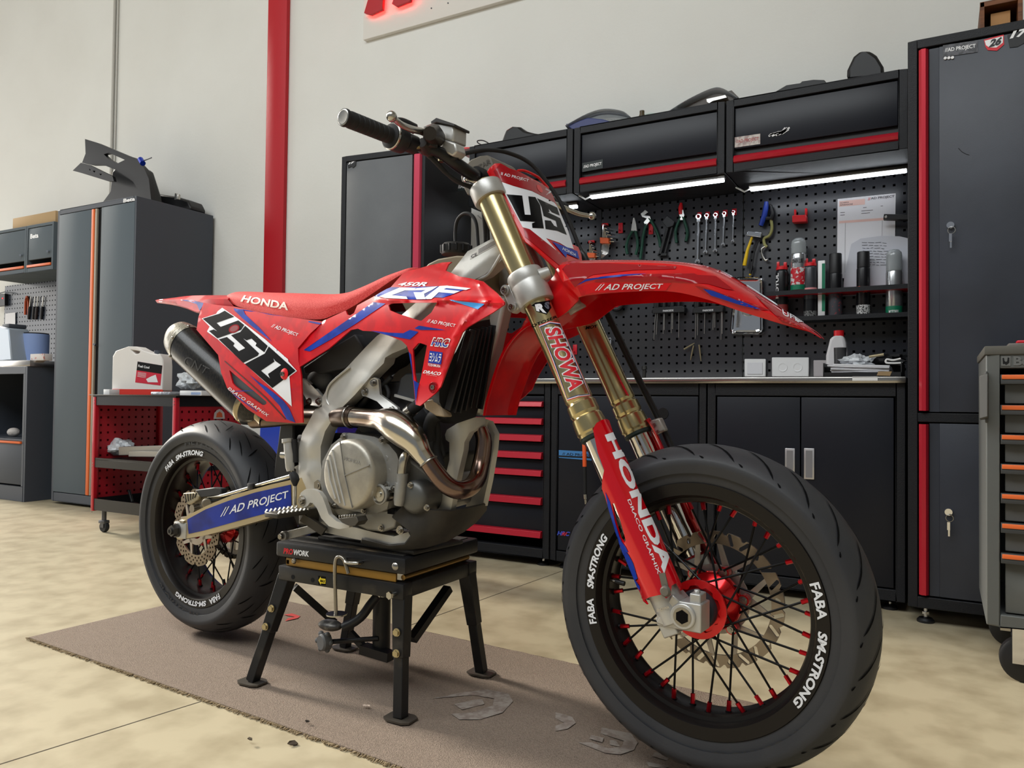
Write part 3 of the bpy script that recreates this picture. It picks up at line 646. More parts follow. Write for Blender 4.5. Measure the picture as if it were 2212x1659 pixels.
def panel(name, out, ctrl, th, mats, parent=BIKE, holes=(), step=7, edge=None, ridges=(), order=2, mapf=None, inn=None, mirror=False, smooth=42, key=None, keep=True, bevel=0):
    vs_, fs, loops = tri2d(out, holes, step); lat = idw(ctrl, order) if ctrl else None; F, Bk = [], []
    for v in vs_:
        if mapf: p = mapf(v.x, v.y)
        else:
            l = lat(v.x, v.y)
            if edge: d = min(border_d(v, L) for L in ([Vector(q) for q in out], *[[Vector(q) for q in h] for h in holes])); l += edge[1]*max(0, 1-d/edge[0])**2
            for a, b, w, h in ridges: l -= h*max(0, 1-seg_d(v, Vector(a), Vector(b))/w)
            p = B(v.x, v.y, l)
        F.append(p); Bk.append(p+(inn(p) if callable(inn) else V(inn) if inn else V((0, th, 0))))
    n = len(F); m = MB(); m.add(F+Bk, fs+[tuple(i+n for i in f[::-1]) for f in fs])
    for e in boundary(fs): m.f.append([e[0], e[1], e[1]+n, e[0]+n]); m.m.append(0)
    SURF[key or name] = (F, fs)
    o = m.build(name, mats, parent, smooth=smooth, bevel=bevel) if keep else m
    if mirror:
        m2 = MB(); m2.v = [v.copy() for v in m.v]; m2.f = [list(f) for f in m.f]; m2.m = list(m.m); m2.mirror(); m2.build(name, mats, parent, smooth=smooth, bevel=bevel)
    return o
def decal(name, items, surf, mats, parent, step=5):
    if isinstance(surf, str): surf = [surf]
    vv, ff = [], []
    for s in surf: n = len(vv); vv += SURF[s][0]; ff += [[i+n for i in f] for f in SURF[s][1]]
    bv = BVHTree.FromPolygons(vv, ff); m = MB()
    for it in items:
        kind, data, mi, off = it[:4]
        if kind == 'poly': P, T, _ = tri2d(data[0], data[1:] if len(data) > 1 else (), step)
        else:
            body, (bl, br, tr, tl) = data; kw = it[4] if len(it) > 4 else {}
            kw = dict(kw); split = kw.pop('split', None); kw.setdefault('step', .15); tv, T, a = text2d(body, **kw)
            q = quad(V((*bl, 0)), V((*br, 0)), V((*tr, 0)), V((*tl, 0))); P = [q(v.x, v.y).to_2d() for v in tv]
        pts = []; last = None
        for p in P:
            d = rayL(p.x, p.y); h = bv.ray_cast(CAML, d)
            if h[0] is None:
                h = bv.find_nearest(CAML+d*((last-CAML).length if last else 1.7)); nn = h[1]; loc = h[0]
            else: loc, nn = h[0], h[1]; last = loc
            if nn.dot(d) > 0: nn = -nn
            pts.append(loc+nn*(off+.0003))
        m.mat(mi)
        if kind == 'text' and split:
            lo = [t for t in T if sum(tv[i].y for i in t)/3 < split[0]]; hi = [t for t in T if t not in set(lo)]
            m.add(pts, lo); m.mat(split[1]); m.add(pts, hi)
        else: m.add(pts, T)
    return m.build(name, mats, parent, smooth=40, solid=-1)
def onsurf(key, px, py):
    vv, ff = SURF[key]; h = BVHTree.FromPolygons(vv, ff).ray_cast(CAML, rayL(px, py)); return h[0] if h[0] else B(px, py, -.15)
def surf_of(o, key):
    SURF[key] = ([v.co.copy() for v in o.data.vertices], [list(p.vertices) for p in o.data.polygons]); return o
def loft(secs, closed=False, cap=True):
    m = MB(); n = len(secs[0]); vs_ = [p for s in secs for p in s]; fs = []
    for i in range(len(secs)-1):
        for j in range(n if closed else n-1):
            k = (j+1) % n; fs.append((i*n+j, i*n+k, (i+1)*n+k, (i+1)*n+j))
    if cap and closed: fs.append(tuple(range(n))[::-1]); fs.append(tuple((len(secs)-1)*n+j for j in range(n)))
    return m.add(vs_, fs)
def crom(P, n):
    out = []; P = [V(p) for p in P]; L = len(P)
    for i in range(L-1):
        a, b, c_, d = P[max(i-1, 0)], P[i], P[i+1], P[min(i+2, L-1)]
        for k in range(n):
            t = k/n; out.append(.5*((2*b)+(c_-a)*t+(2*a-5*b+4*c_-d)*t*t+(3*b-a-3*c_+d)*t**3))
    out.append(P[-1]); return out
# ---- right side panel with the number
sp = z_(2, [(372, 318), (470, 335), (600, 347), (850, 405), (1100, 438), (1248, 456), (1150, 545), (1062, 650), (1066, 745), (1085, 850), (1097, 1195), (1040, 1200), (830, 1185), (690, 1095), (545, 945), (500, 830), (478, 700), (345, 545), (320, 515), (335, 420)])
spc = [(438, 655, -.105), (425, 710, -.118), (470, 765, -.135), (500, 800, -.135), (520, 870, -.135), (600, 905, -.142), (650, 910, -.145), (652, 800, -.150), (640, 750, -.150), (698, 695, -.135), (600, 690, -.125), (520, 665, -.118), (560, 740, -.145), (600, 800, -.152)]
seam = z_(22, [(560, 170), (1000, 560), (1680, 1240)])
SP = panel('side_panel', sp, spc, .004, M_redm, step=7, holes=[z_(22, [(640, 335), (1320, 915), (1325, 955), (1285, 980), (1230, 975), (750, 635), (700, 575)])], mirror=True, key='side')
panel('vent_insert', z_(22, [(600, 300), (1340, 905), (1345, 970), (1290, 1010), (1200, 990), (720, 650), (670, 590)]), [(x, y, l+.005) for x, y, l in spc], .002, mat('matte_black_insert', (50, 54, 60), .55), SP, edge=None, key='vent')
wh = [(515, 213), (790, 400), (1300, 790), (1725, 1160), (1732, 1200), (1890, 1375), (1752, 1475), (1795, 2026), (1430, 1690), (900, 1215), (430, 790), (240, 655), (240, 640), (285, 560), (140, 410), (405, 325), (430, 280)]
d4 = [(565, 268), (738, 378), (415, 492), (490, 565), (815, 445), (922, 530), (865, 620), (430, 775), (275, 640), (365, 612), (425, 645), (160, 415), (460, 325)]
d5 = [(940, 545), (1355, 915), (1290, 1030), (1130, 910), (1150, 865), (1055, 780), (965, 812), (905, 775), (1195, 1050), (1170, 1095), (905, 1225), (455, 795), (605, 750), (745, 865), (720, 910), (825, 1010), (940, 955), (680, 718), (850, 660)]
d0 = [(1375, 925), (1870, 1370), (1440, 1685), (935, 1245), (1300, 1055)]; d0h = [(1455, 1140), (1500, 1195), (1600, 1265), (1360, 1430), (1395, 1510), (1232, 1368), (1480, 1200)]
def ell(k, cx, cy, rx, ry, rot=0, n=20):
    c_, s_ = math.cos(rot), math.sin(rot); return z_(k, [(cx+rx*math.cos(2*PI*i/n)*c_-ry*math.sin(2*PI*i/n)*s_, cy+rx*math.cos(2*PI*i/n)*s_+ry*math.sin(2*PI*i/n)*c_) for i in range(n)])
decal('number_decal', [('poly', [z_(21, wh)], 0, .0006), ('poly', [z_(21, d4)], 1, .0011), ('poly', [z_(21, d5)], 1, .0011), ('poly', [z_(21, d0), z_(21, d0h)], 1, .0011),
      ('poly', [ell(21, 740, 600, 104, 70, -.45)], 2, .0016), ('poly', [ell(21, 742, 598, 80, 50, -.45)], 3, .0019)], 'side', [M_wdec, M_bdec, M_redd, mat('ring_dark_red', (120, 8, 22), .4)], SP)
decal('stripe_decal', [('poly', [z_(21, [(712, 180), (880, 200), (935, 330), (1200, 580), (1425, 830), (1050, 545), (880, 400), (740, 265)])], 0, .0005),
      ('poly', [z_(22, [(870, 275), (1010, 420), (1190, 560), (1330, 650), (1500, 780), (1640, 900), (1745, 1040), (1860, 1300), (1700, 1240), (1570, 990), (1440, 850), (1250, 660), (1050, 460)])], 0, .0005),
      ('poly', [z_(22, [(600, 690), (660, 722), (1160, 1090), (1158, 1105), (650, 738)])], 0, .0005)], 'side', [M_bluef], SP)
decal('panel_seam', [('poly', [z_(22, [(560, 160), (1000, 545), (1330, 840), (1690, 1235), (1670, 1245), (1310, 860), (985, 562), (550, 175)])], 0, .0003)], 'side', [mat('seam_shadow_gap', (70, 4, 12), .6)], SP)
decal('lettering', [('text', ('// AD PROJECT', z_(21, [(1395, 585), (1885, 755), (1920, 690), (1455, 508)])), 0, .0006, dict(bold=.008)),
      ('text', ('DRACO GRAPHIX', z_(22, [(600, 690), (1345, 1195), (1378, 1155), (650, 645)])), 0, .0006, dict(bold=.012, shear=.1, space=1.1))], 'side', [M_wdec], SP)
c = onsurf('side', *z1(21, 1665, 1430)); m = MB(); m.lathe([(0, -.006), (.006, -.0055), (.0135, -.003), (.015, 0), (.015, .006), (0, .006)], c, (0, 1, 0), 24); gr = m.build('rubber_grommet', mat('bright_red_rubber', (226, 24, 34), .4), SP)
m = MB(); sockbolt(m, c+V((0, -.0055, 0)), (0, -1, 0), .006, .006); m.build('bolt', M_bolt, SP)
# ---- seat
top = z_(2, [(556, 262), (600, 246), (800, 252), (1050, 258), (1250, 264), (1400, 250), (1500, 216), (1600, 175), (1700, 130), (1790, 100), (1870, 76), (1900, 78)])
bot = z_(2, [(556, 300), (620, 345), (850, 405), (1050, 432), (1225, 440), (1330, 405), (1420, 370), (1520, 310), (1630, 235), (1740, 160), (1850, 95), (1890, 84)])
secs = []
for i, (t, b_) in enumerate(zip(top, bot)):
    hw = (.085, .10, .118, .12, .115, .108, .102, .096, .09, .086, .08, .075)[i]; P = B(*b_, -hw); Q = B(t[0], t[1], -hw*.72); x = P.x*.5+Q.x*.5; s = []
    for k in range(17):
        a = PI*k/16; cy = -math.cos(a); e = abs(cy)**.5*(1 if cy > 0 else -1) if cy else 0; zz = P.z+(Q.z-P.z)*min(1, math.sin(a)**.55*1.0) + .008*math.sin(a)**4; s.append(V((P.x+(Q.x-P.x)*min(1, math.sin(a)), hw*e*1.0 if abs(cy) < 1 else hw*cy, zz)))
    secs.append(s)
fine = []
for j in range(17): fine.append(crom([s[j] for s in secs], 4))
secs = [[fine[j][i] for j in range(17)] for i in range(len(fine[0]))]
m = loft(secs, closed=True); ST = surf_of(m.build('seat', M_seat, BIKE, smooth=60), 'seat')
decal('lettering', [('text', ('HONDA', z_(21, [(850, 98), (1725, 262), (1735, 122), (920, -15)])), 0, .0008, dict(bold=.03))], 'seat', [mat('seat_white_print', (236, 216, 206), .7)], ST)
# ---- rear fender / tail
ta = z_(2, [(25, 297), (140, 282), (255, 267), (370, 263), (480, 262), (570, 262)]); tb = z_(2, [(25, 310), (140, 325), (240, 352), (335, 385), (400, 345), (600, 352)])
secs = []
for i in range(6):
    hw = (.018, .045, .062, .078, .09, .10)[i]; P = B(*ta[i], -hw*.75); Q = B(*tb[i], -hw); s = [V((Q.x, -hw, Q.z)), V((P.x*.6+Q.x*.4, -hw, P.z*.6+Q.z*.4)), V((P.x, -hw*.7, P.z)), V((P.x, 0, P.z+.004)), V((P.x, hw*.7, P.z)), V((P.x*.6+Q.x*.4, hw, P.z*.6+Q.z*.4)), V((Q.x, hw, Q.z))]
    secs.append(s)
fine = [crom([s[j] for s in secs], 4) for j in range(7)]; secs = [[fine[j][i] for j in range(7)] for i in range(len(fine[0]))]
inner = [[p+V((0, -.004 if p.y > 0 else .004, -.004)) for p in s] for s in secs]
m = loft([s+i_[::-1] for s, i_ in zip(secs, inner)], closed=True); RF = surf_of(m.build('rear_fender', M_redm, BIKE, smooth=35), 'tail')
decal('stripe_decal', [('poly', [z_(2, [(205, 298), (290, 300), (378, 322), (345, 378), (325, 330), (280, 312)])], 0, .0006)], 'tail', [M_bluef], RF)
decal('highlight_edge', [('poly', [z_(2, [(25, 298), (75, 294), (70, 312), (25, 310)])], 0, .0006)], 'tail', [M_wdec], RF)
# ---- right shroud
so_ = z_(23, [(500, 1130), (905, 945), (935, 1020), (990, 1030), (1060, 990), (1120, 850), (1430, 680), (1740, 510), (1950, 270), (2060, 215)])+z_(24, [(510, 183), (700, 125), (980, 60), (1150, 50), (1090, 100), (1040, 210), (1290, 315), (1490, 350), (1720, 405), (1980, 620), (2120, 785), (2112, 840), (1900, 985), (1440, 1250), (1345, 1350), (1290, 1480)])+z_(25, [(1220, 440), (1080, 800), (950, 1150), (850, 1275), (570, 1505), (490, 1480), (440, 950), (365, 500), (330, 400), (240, 310), (100, 255), (0, 215)])+z_(23, [(1400, 1325), (1220, 1315), (1130, 1275), (1000, 1300), (600, 1640)])+z_(2, [(1070, 790), (1065, 745), (1062, 650)])
shc = [(699, 693, -.138), (646, 790, -.152), (770, 665, -.128), (770, 712, -.15), (850, 620, -.118), (885, 583, -.108), (972, 566, -.095), (990, 596, -.125), (1043, 606, -.155), (1089, 655, -.195), (1060, 690, -.195), (1005, 720, -.185), (983, 760, -.180), (950, 850, -.178), (905, 875, -.172), (890, 760, -.168), (860, 720, -.160), (930, 640, -.165), (960, 655, -.180), (880, 680, -.160), (820, 690, -.155), (900, 600, -.135)]
R24 = lambda *p: z_(24, p)
rg = []
for pl, w, h in ((R24((-180, 730), (300, 770), (860, 790), (1060, 740), (1810, 780), (2110, 810)), 7, .006), (R24((700, 130), (1290, 310), (1660, 440), (1810, 780)), 6, .003), (z_(24, [(1810, 780), (1380, 1150), (1230, 1420)])+z_(25, [(930, 1150)]), 6, .003)):
    for a, b in zip(pl[:-1], pl[1:]): rg.append((a, b, w, h))
h1 = z_(24, [(-8, 850), (25, 822), (70, 812), (400, 800), (885, 797), (780, 980), (600, 1130), (560, 1130), (160, 1000), (20, 940)])
h2 = z_(25, [(440, 460), (540, 350), (590, 352), (700, 392), (690, 450), (590, 985), (525, 1225), (470, 900)])
SH = panel('radiator_shroud', so_, shc, .004, M_redm, holes=[h1, h2], step=6.5, ridges=rg, mirror=True, key='shroud', order=3)
C_ = [(-182, 692), (205, 528), (505, 535), (455, 580), (300, 578), (52, 668), (330, 690), (350, 742), (-60, 722)]
Rr = [(515, 540), (905, 504), (800, 570), (655, 640), (668, 706), (690, 742), (515, 745), (462, 612), (600, 614), (685, 572), (455, 580)]
Ff = [(940, 500), (1075, 492), (1512, 540), (1425, 572), (1065, 537), (1015, 562), (1315, 592), (1205, 636), (925, 612), (790, 740), (700, 742), (672, 706)]
decal('model_decal', [('poly', [z_(24, [(-265, 685), (10, 515), (230, 522), (900, 500), (1400, 560), (1200, 640), (1000, 712), (850, 705), (690, 745), (515, 748), (345, 742), (-180, 692)])], 0, .0006)]+[('poly', [z_(24, q)], 1, .0011) for q in (C_, Rr, Ff)]+
      [('text', ('450R', z_(24, [(160, 492), (680, 502), (725, 425), (205, 428)])), 1, .0007, dict(bold=.03, shear=.25))], 'shroud', [M_bluef, M_wdec], SH)
decal('stripe_decal', [('poly', [z_(2, [(1615, 315), (1705, 325), (1490, 470), (1300, 590), (1150, 675), (1105, 665)])], 0, .0006), ('poly', [R24((1110, 745), (1765, 822), (1640, 925))], 1, .0006),
      ('poly', [R24((475, 1270), (560, 1222), (1050, 1302), (590, 1300))], 0, .0006), ('poly', [R24((-330, 1312), (0, 1350), (270, 1360), (390, 1300), (550, 1335), (390, 1475), (0, 1402))], 0, .0006),
      ('poly', [z_(25, [(368, 505), (412, 560), (445, 900), (500, 1470), (482, 1470), (438, 900)])], 0, .0006)], 'shroud', [M_bluef, mat('light_blue_film', (64, 148, 214), .2, .2, coat=.6)], SH)
decal('sponsor_decal', [('text', ('// AD PROJECT', R24((690, 1180), (1215, 1265), (1240, 1195), (735, 1100))), 1, .0007, dict(bold=.006)),
      ('text', ('HRC', z_(25, [(765, 405), (1098, 442), (1145, 265), (808, 238)])), 1, .0006, dict(bold=.09, shear=.15, space=.95)), ('text', ('HRC', z_(25, [(785, 388), (1082, 425), (1120, 285), (824, 255)])), 0, .0010, dict(bold=.03, shear=.15, split=(.5, 2))),
      ('poly', [z_(25, [(755, 490), (993, 522), (965, 742), (727, 710)])], 0, .0006), ('text', ('ヨシムラ', z_(25, [(745, 690), (948, 716), (978, 548), (768, 516)])), 1, .0010, dict(bold=.02)),
      ('text', ('YOSHIMURA', z_(25, [(716, 768), (953, 802), (957, 752), (722, 718)])), 1, .0007, dict(bold=.01)), ('text', ('DRACO', z_(25, [(628, 903), (952, 948), (975, 888), (650, 846)])), 1, .0007, dict(bold=.03, shear=.2)), ('text', ('GRAPHIX', z_(25, [(695, 935), (885, 962), (888, 952), (700, 925)])), 1, .0007, dict(space=1.5))], 'shroud', [M_blue, M_wdec, M_redd], SH)
c = onsurf('shroud', *z1(25, 820, 1165)); m = MB(); m.lathe([(0, -.0005), (.009, -.0005), (.0105, -.003), (.012, -.001), (.012, .006), (0, .006)], c, (0, 1, 0), 24); m.build('bolt_recess', M_redd, SH)
m = MB(); sockbolt(m, c+V((0, -.001, 0)), (0, -1, 0), .0055, .004); m.build('bolt', M_bolt, SH)
# ---- front fender
Rl = [(1048, 898, -.06), (1059, 849, -.062), (1090, 761, -.066), (1138, 706, -.068), (1206, 686, -.07), (1246, 652, -.076), (1257, 640, -.085), (1346, 631, -.09), (1440, 629, -.09), (1514, 643, -.085), (1598, 672, -.076), (1683, 698, -.06), (1741, 714, -.042), (1773, 731, -.012)]
Cc = [None, None, None, None, (1172, 640, 0), (1212, 590, 0), (1232, 565, 0), (1370, 562, 0), (1484, 567.5, 0), (1556, 585, 0), (1640, 633, 0), (1710, 680, 0), (1752, 710, 0), (1776, 729, 0)]
secs = []
for i, r_ in enumerate(Rl):
    R_ = B(*r_)
    if i < 4: Cn = V((R_.x-(.018, .020, .022, .028)[i], 0, R_.z-(.0, .002, .004, -.0)[i]))
    else: Cn = B(*Cc[i]); 
    w = -R_.y; k1, k2 = (.97, .80) if i < 5 else (1.04, .74)
    def mix(t, yy, R_=R_, Cn=Cn): return V((R_.x+(Cn.x-R_.x)*t, yy, R_.z+(Cn.z-R_.z)*t))
    half = [mix(0, -w), mix(.38, -w*k1*1.02), mix(.42, -w*k1), mix(.80, -w*k2), mix(.90, -w*.5), mix(1, 0)]
    secs.append(half+[V((p.x, -p.y, p.z)) for p in half[-2::-1]])
nn = len(secs[0]); fine = [crom([s[j] for s in secs], 5) for j in range(nn)]; secs = [[fine[j][i] for j in range(nn)] for i in range(len(fine[0]))]
inner = []
for s in secs:
    c0 = (s[0]+s[-1])/2; inner.append([p+(c0-p).normalized()*.0035 if (c0-p).length > .006 else p for p in s])
m = loft([s+i_[::-1] for s, i_ in zip(secs, inner)], closed=True); FF = surf_of(m.build('front_fender', M_red, BIKE, smooth=24), 'ff')
S_outer = loft(secs); SURF['ffo'] = (S_outer.v, S_outer.f)
R28 = lambda *p: z_(28, p); R29 = lambda *p: z_(29, p)
decal('dark_red_decal', [('poly', [R28((240, 290), (330, 195), (900, 200), (1950, 250), (1930, 290), (1300, 305), (700, 375), (560, 440), (430, 555))], 0, .0006), ('poly', [R28((760, 440), (1100, 390), (1500, 365), (2212, 355))+R29((300, 225), (560, 240), (820, 440), (700, 425), (450, 350), (0, 318))+R28((1500, 470), (1100, 468), (720, 480))], 0, .0006),
      ('poly', [R28((465, 545), (720, 485), (1870, 495), (1790, 605), (700, 640), (530, 685))], 1, .0006), ('poly', [R29((1100, 500), (1350, 660), (1700, 880), (1820, 985), (1500, 890), (1300, 700))], 0, .0006)], 'ffo', [M_redd, M_redm], FF, step=4)
decal('stripe_decal', [('poly', [R28((460, 530), (600, 435), (820, 405), (1100, 375), (1500, 358), (1400, 372), (1000, 408), (740, 438), (600, 468))], 0, .0010), ('poly', [R29((265, 372), (400, 400), (900, 570), (1320, 720), (1150, 720), (900, 670), (500, 530))], 1, .0008), ('poly', [R29((385, 415), (520, 440), (900, 590), (1190, 710), (900, 640), (500, 510))], 0, .0012)], 'ffo', [M_blue, M_redd], FF)
decal('lettering', [('text', ('// AD PROJECT', R28((715, 634), (1720, 597), (1750, 503), (795, 508))), 0, .0012, dict(bold=.012)), ('text', ('UFO', R29((1500, 790), (1770, 905), (1770, 860), (1485, 705))), 0, .0009, dict(bold=.02)), ('poly', [R29((575, 140), (870, 285), (1500, 690), (1795, 890), (1780, 893), (1480, 697), (860, 292))], 0, .0010)], 'ffo', [M_wdec], FF)
# ---- number plate on the front
npo = z_(26, [(135, 370), (180, 300), (280, 212), (380, 212), (560, 310), (720, 362), (900, 455), (1100, 560), (1330, 700), (1420, 850), (1530, 1120), (1700, 1500)])+z_(27, [(1800, 620), (1930, 680), (1990, 830), (2000, 945), (1730, 960), (1550, 1080), (1500, 1120), (1100, 740), (880, 575)])
npc = [(1055, 372, -.092), (1080, 420, -.092), (1110, 480, -.092), (1137, 523, -.092), (1210, 578, -.062), (1117, 368, -.04), (1140, 412, -.045), (1165, 470, -.04), (1190, 520, -.03), (1226, 564, -.03), (1185, 406, .06), (1205, 450, .062), (1224, 495, .064), (1250, 540, .058), (1257, 562, .05), (1150, 385, .0), (1175, 430, .01), (1080, 357, -.075)]
hh = z_(26, [(860, 420), (950, 440), (1110, 520), (1200, 590), (1240, 650), (1130, 580), (900, 460)])
hnd = panel('number_plate', npo, npc, .004, M_red, step=6, inn=V((-.004, .001, 0)), edge=None, key='plate')
m = MB(); m.tube(crom([B(*z1(26, 715, 362), -.005), B(*z1(26, 860, 360), .01), B(*z1(26, 1100, 470), .035), B(*z1(26, 1200, 560), .05), B(*z1(26, 1330, 710), .062)], 6), .003, 10); m.build('plate_loop', M_red, hnd)
c = B(*z1(26, 1155, 720), .0)
decal('number_decal', [('poly', [z_(26, [(330, 560), (640, 670), (1000, 770), (1490, 1020), (1720, 1560)])+z_(27, [(1830, 720), (1700, 690), (1550, 600), (1280, 505), (1490, 755), (950, 325), (820, 290)])], 0, .0006),
      ('poly', [z_(26, [(500, 835), (805, 860), (860, 1240), (975, 1245), (925, 875), (1065, 890), (1160, 1050), (1235, 1515), (1010, 1505), (1000, 1415), (1070, 1385), (775, 1365), (600, 1020)])], 1, .0011),
      ('poly', [z_(26, [(1095, 910), (1500, 1100), (1550, 1255), (1390, 1190), (1330, 1120), (1350, 1190), (1310, 1190), (1560, 1310), (1690, 1640), (1500, 1560), (1270, 1525), (1250, 1350), (1370, 1360), (1440, 1460), (1500, 1490), (1470, 1360), (1230, 1265), (1185, 1080)])], 1, .0011),
      ('poly', [z_(26, [(240, 370), (380, 215), (640, 350), (720, 375), (1330, 710), (1480, 1010), (1000, 760), (640, 655), (330, 545)])], 2, .0006), ('poly', [ell(26, 1152, 722, 92, 40, 1.0)], 3, .0012),
      ('poly', [z_(27, [(835, 300), (960, 330), (1720, 940), (1550, 1050), (870, 480)])], 2, .0007), ('poly', [z_(27, [(1400, 575), (1560, 640), (1900, 770), (1940, 925), (1690, 820), (1680, 900)])], 4, .0012)], 'plate', [M_wdec, M_bdec, M_redd, M_red, M_blue], hnd)
decal('lettering', [('text', ('II AD PROJECT', z_(26, [(385, 465), (925, 600), (940, 535), (395, 390)])), 0, .0010, dict(bold=.006)), ('text', ('HONDA', z_(27, [(1600, 745), (1870, 880), (1880, 830), (1620, 690)])), 0, .0016, dict(bold=.015)), ('text', ('DRACO', z_(26, [(1265, 740), (1380, 800), (1385, 770), (1275, 710)])), 0, .0010)], 'plate', [M_wdec], hnd)
# ---------------------------------------------------------------- fork, bars and controls
def lerpp(a, b, t): return a+(b-a)*t
FT, FB = B(1047, 400, -.095), B(1280, 930, -.095); FD = (FB-FT).normalized(); FL = (FB-FT).length
CY = lambda s: FT+FD*s                     # point on the right fork axis, s metres below its top
def mir(p): return V((p.x, -p.y, p.z))
FU = FD.cross(V((0, 1, 0))).normalized()    # across the fork in the side plane (pointing forward-up)
if FU.x < 0: FU = -FU
def cylhit(px, py, r):
    d = rayL(px, py); w = CAML-FT; a = d-FD*d.dot(FD); b = w-FD*w.dot(FD); A_ = a.dot(a); B_ = 2*a.dot(b); C_ = b.dot(b)-r*r; D_ = B_*B_-4*A_*C_
    t = (-B_-math.sqrt(D_))/(2*A_) if D_ > 0 else -B_/(2*A_); return CAML+d*t
def s_of(px, py): return (cylhit(px, py, .03)-FT).dot(FD)
def ring(prof, side=1, n=40, name='x', mats=None, parent=BIKE, **k):
    m = MB(); m.lathe([(r, s) for r, s in prof], FT, FD, n, closed=k.pop('closed', False))
    if side < 0: m.mirror()
    return m.build(name, mats, parent, **k)
s_cap = -.006; s_lc0, s_lc1 = s_of(1120, 588), s_of(1150, 645); s_end = s_of(1262, 900); s_boot = s_of(1274, 938)
s_ax = (V((X_F, -.095, Z_F))-FT).dot(FD)
for side in (1, -1):
    nm = 'fork_tube'; pr = [(0, s_cap), (.021, s_cap), (.023, s_cap+.006), (.0245, s_cap+.008), (.0285, s_cap+.012), (.029, s_lc0), (.029, s_lc1), (.0275, s_lc1+.02), (.027, s_end-.075), (.0275, s_end-.07), (.0278, s_end-.042), (.0255, s_end-.036), (.0295, s_end-.030), (.0298, s_end-.012), (.0275, s_end-.006), (.0305, s_end-.002), (.0318, s_end+.012), (.0318, s_end+.026), (.0300, s_end+.030), (.0300, s_boot), (.022, s_boot+.001)]
    FTB = ring(pr, side, 56, nm, M_gold, smooth=18)
    if side == 1: FR = surf_of(FTB, 'forkR')
    else: FLf = surf_of(FTB, 'forkL')
    ring([(.024, s_boot-.002), (.0295, s_boot-.002), (.0295, s_boot+.006), (.0262, s_boot+.009), (.024, s_boot+.009)], side, 48, 'dust_seal', mat('green_black_seal', (18, 34, 32), .5), FTB)
    ring([(.0245, s_boot), (.0245, s_ax-.09), (.0, s_ax-.09)], side, 40, 'fork_slider', M_chromef)
    # upper and lower clamps
    ring([(.0285, .004), (.035, .004), (.0365, .008), (.0365, .036), (.035, .040), (.0285, .040)], side, 48, 'upper_clamp', M_alu)
    ring([(.0285, s_lc0-.004), (.036, s_lc0-.004), (.0375, s_lc0), (.0375, s_lc0+.02), (.0368, s_lc0+.022), (.0375, s_lc0+.024), (.0375, s_lc1), (.036, s_lc1+.004), (.0285, s_lc1+.004)], side, 48, 'lower_clamp', M_alu)
# clamp bridges, pinch lugs and bolts
for s0, s1, hb, nm in ((.006, .036, .03, 'upper_bridge'), (s_lc0+.004, s_lc1-.004, .05, 'lower_bridge')):
    m = MB(); a = CY((s0+s1)/2)-FU*.004; m.bar(a+V((0, .02, 0)), mir(a)+V((0, -.02, 0)), s1-s0, .05, FU); m.build(nm, M_alu, BIKE, bevel=.005)
for side in (1, -1):
    for s0, s1 in ((s_lc0+.004, s_lc1-.002),):
        m = MB(); a = CY((s0+s1)/2)-FU*.040+V((0, -.012, 0)); m.bar(CY(s0)-FU*.040+V((0, -.010, 0)), CY(s1)-FU*.040+V((0, -.010, 0)), .022, .024, FU)
        if side < 0: m.mirror()
        lug = m.build('pinch_lug', M_alu, BIKE, bevel=.004)
        for s in (s0+.008, s1-.010):
            m = MB(); p = CY(s)-FU*.042+V((0, -.021, 0)); m.cyl(p, p+V((0, -.004, 0)), .0105, n=20); m.mat(1); sockbolt(m, p+V((0, -.004, 0)), (0, -1, 0), .0065, .005)
            if side < 0: m.mirror()
            m.build('pinch_bolt', [M_alu, M_bolt], lug)
m = MB(); p = CY(s_lc0+.02); m.cyl(p+FU*.03, p+FU*.048+V((0, .012, 0)), .015, .012, 18); m.build('fender_mount', M_alu, BIKE)
c0 = V((CY(0).x, 0, CY(0).z)); m = MB(); m.cyl(c0+FD*(-.004)-FU*.02, c0+FD*(s_lc1)-FU*.02, .024, n=24); m.build('steering_stem', M_alud, BIKE)
m = MB(); p = B(1036, 395, -.075)+V((-.005, 0, 0)); m.cyl(p, p+V((-.012, -.02, .004)), .0045, n=10); m.sphere(p+V((-.014, -.023, .005)), .0065, 8); m.build('fork_bleeder', M_chrome, BIKE)
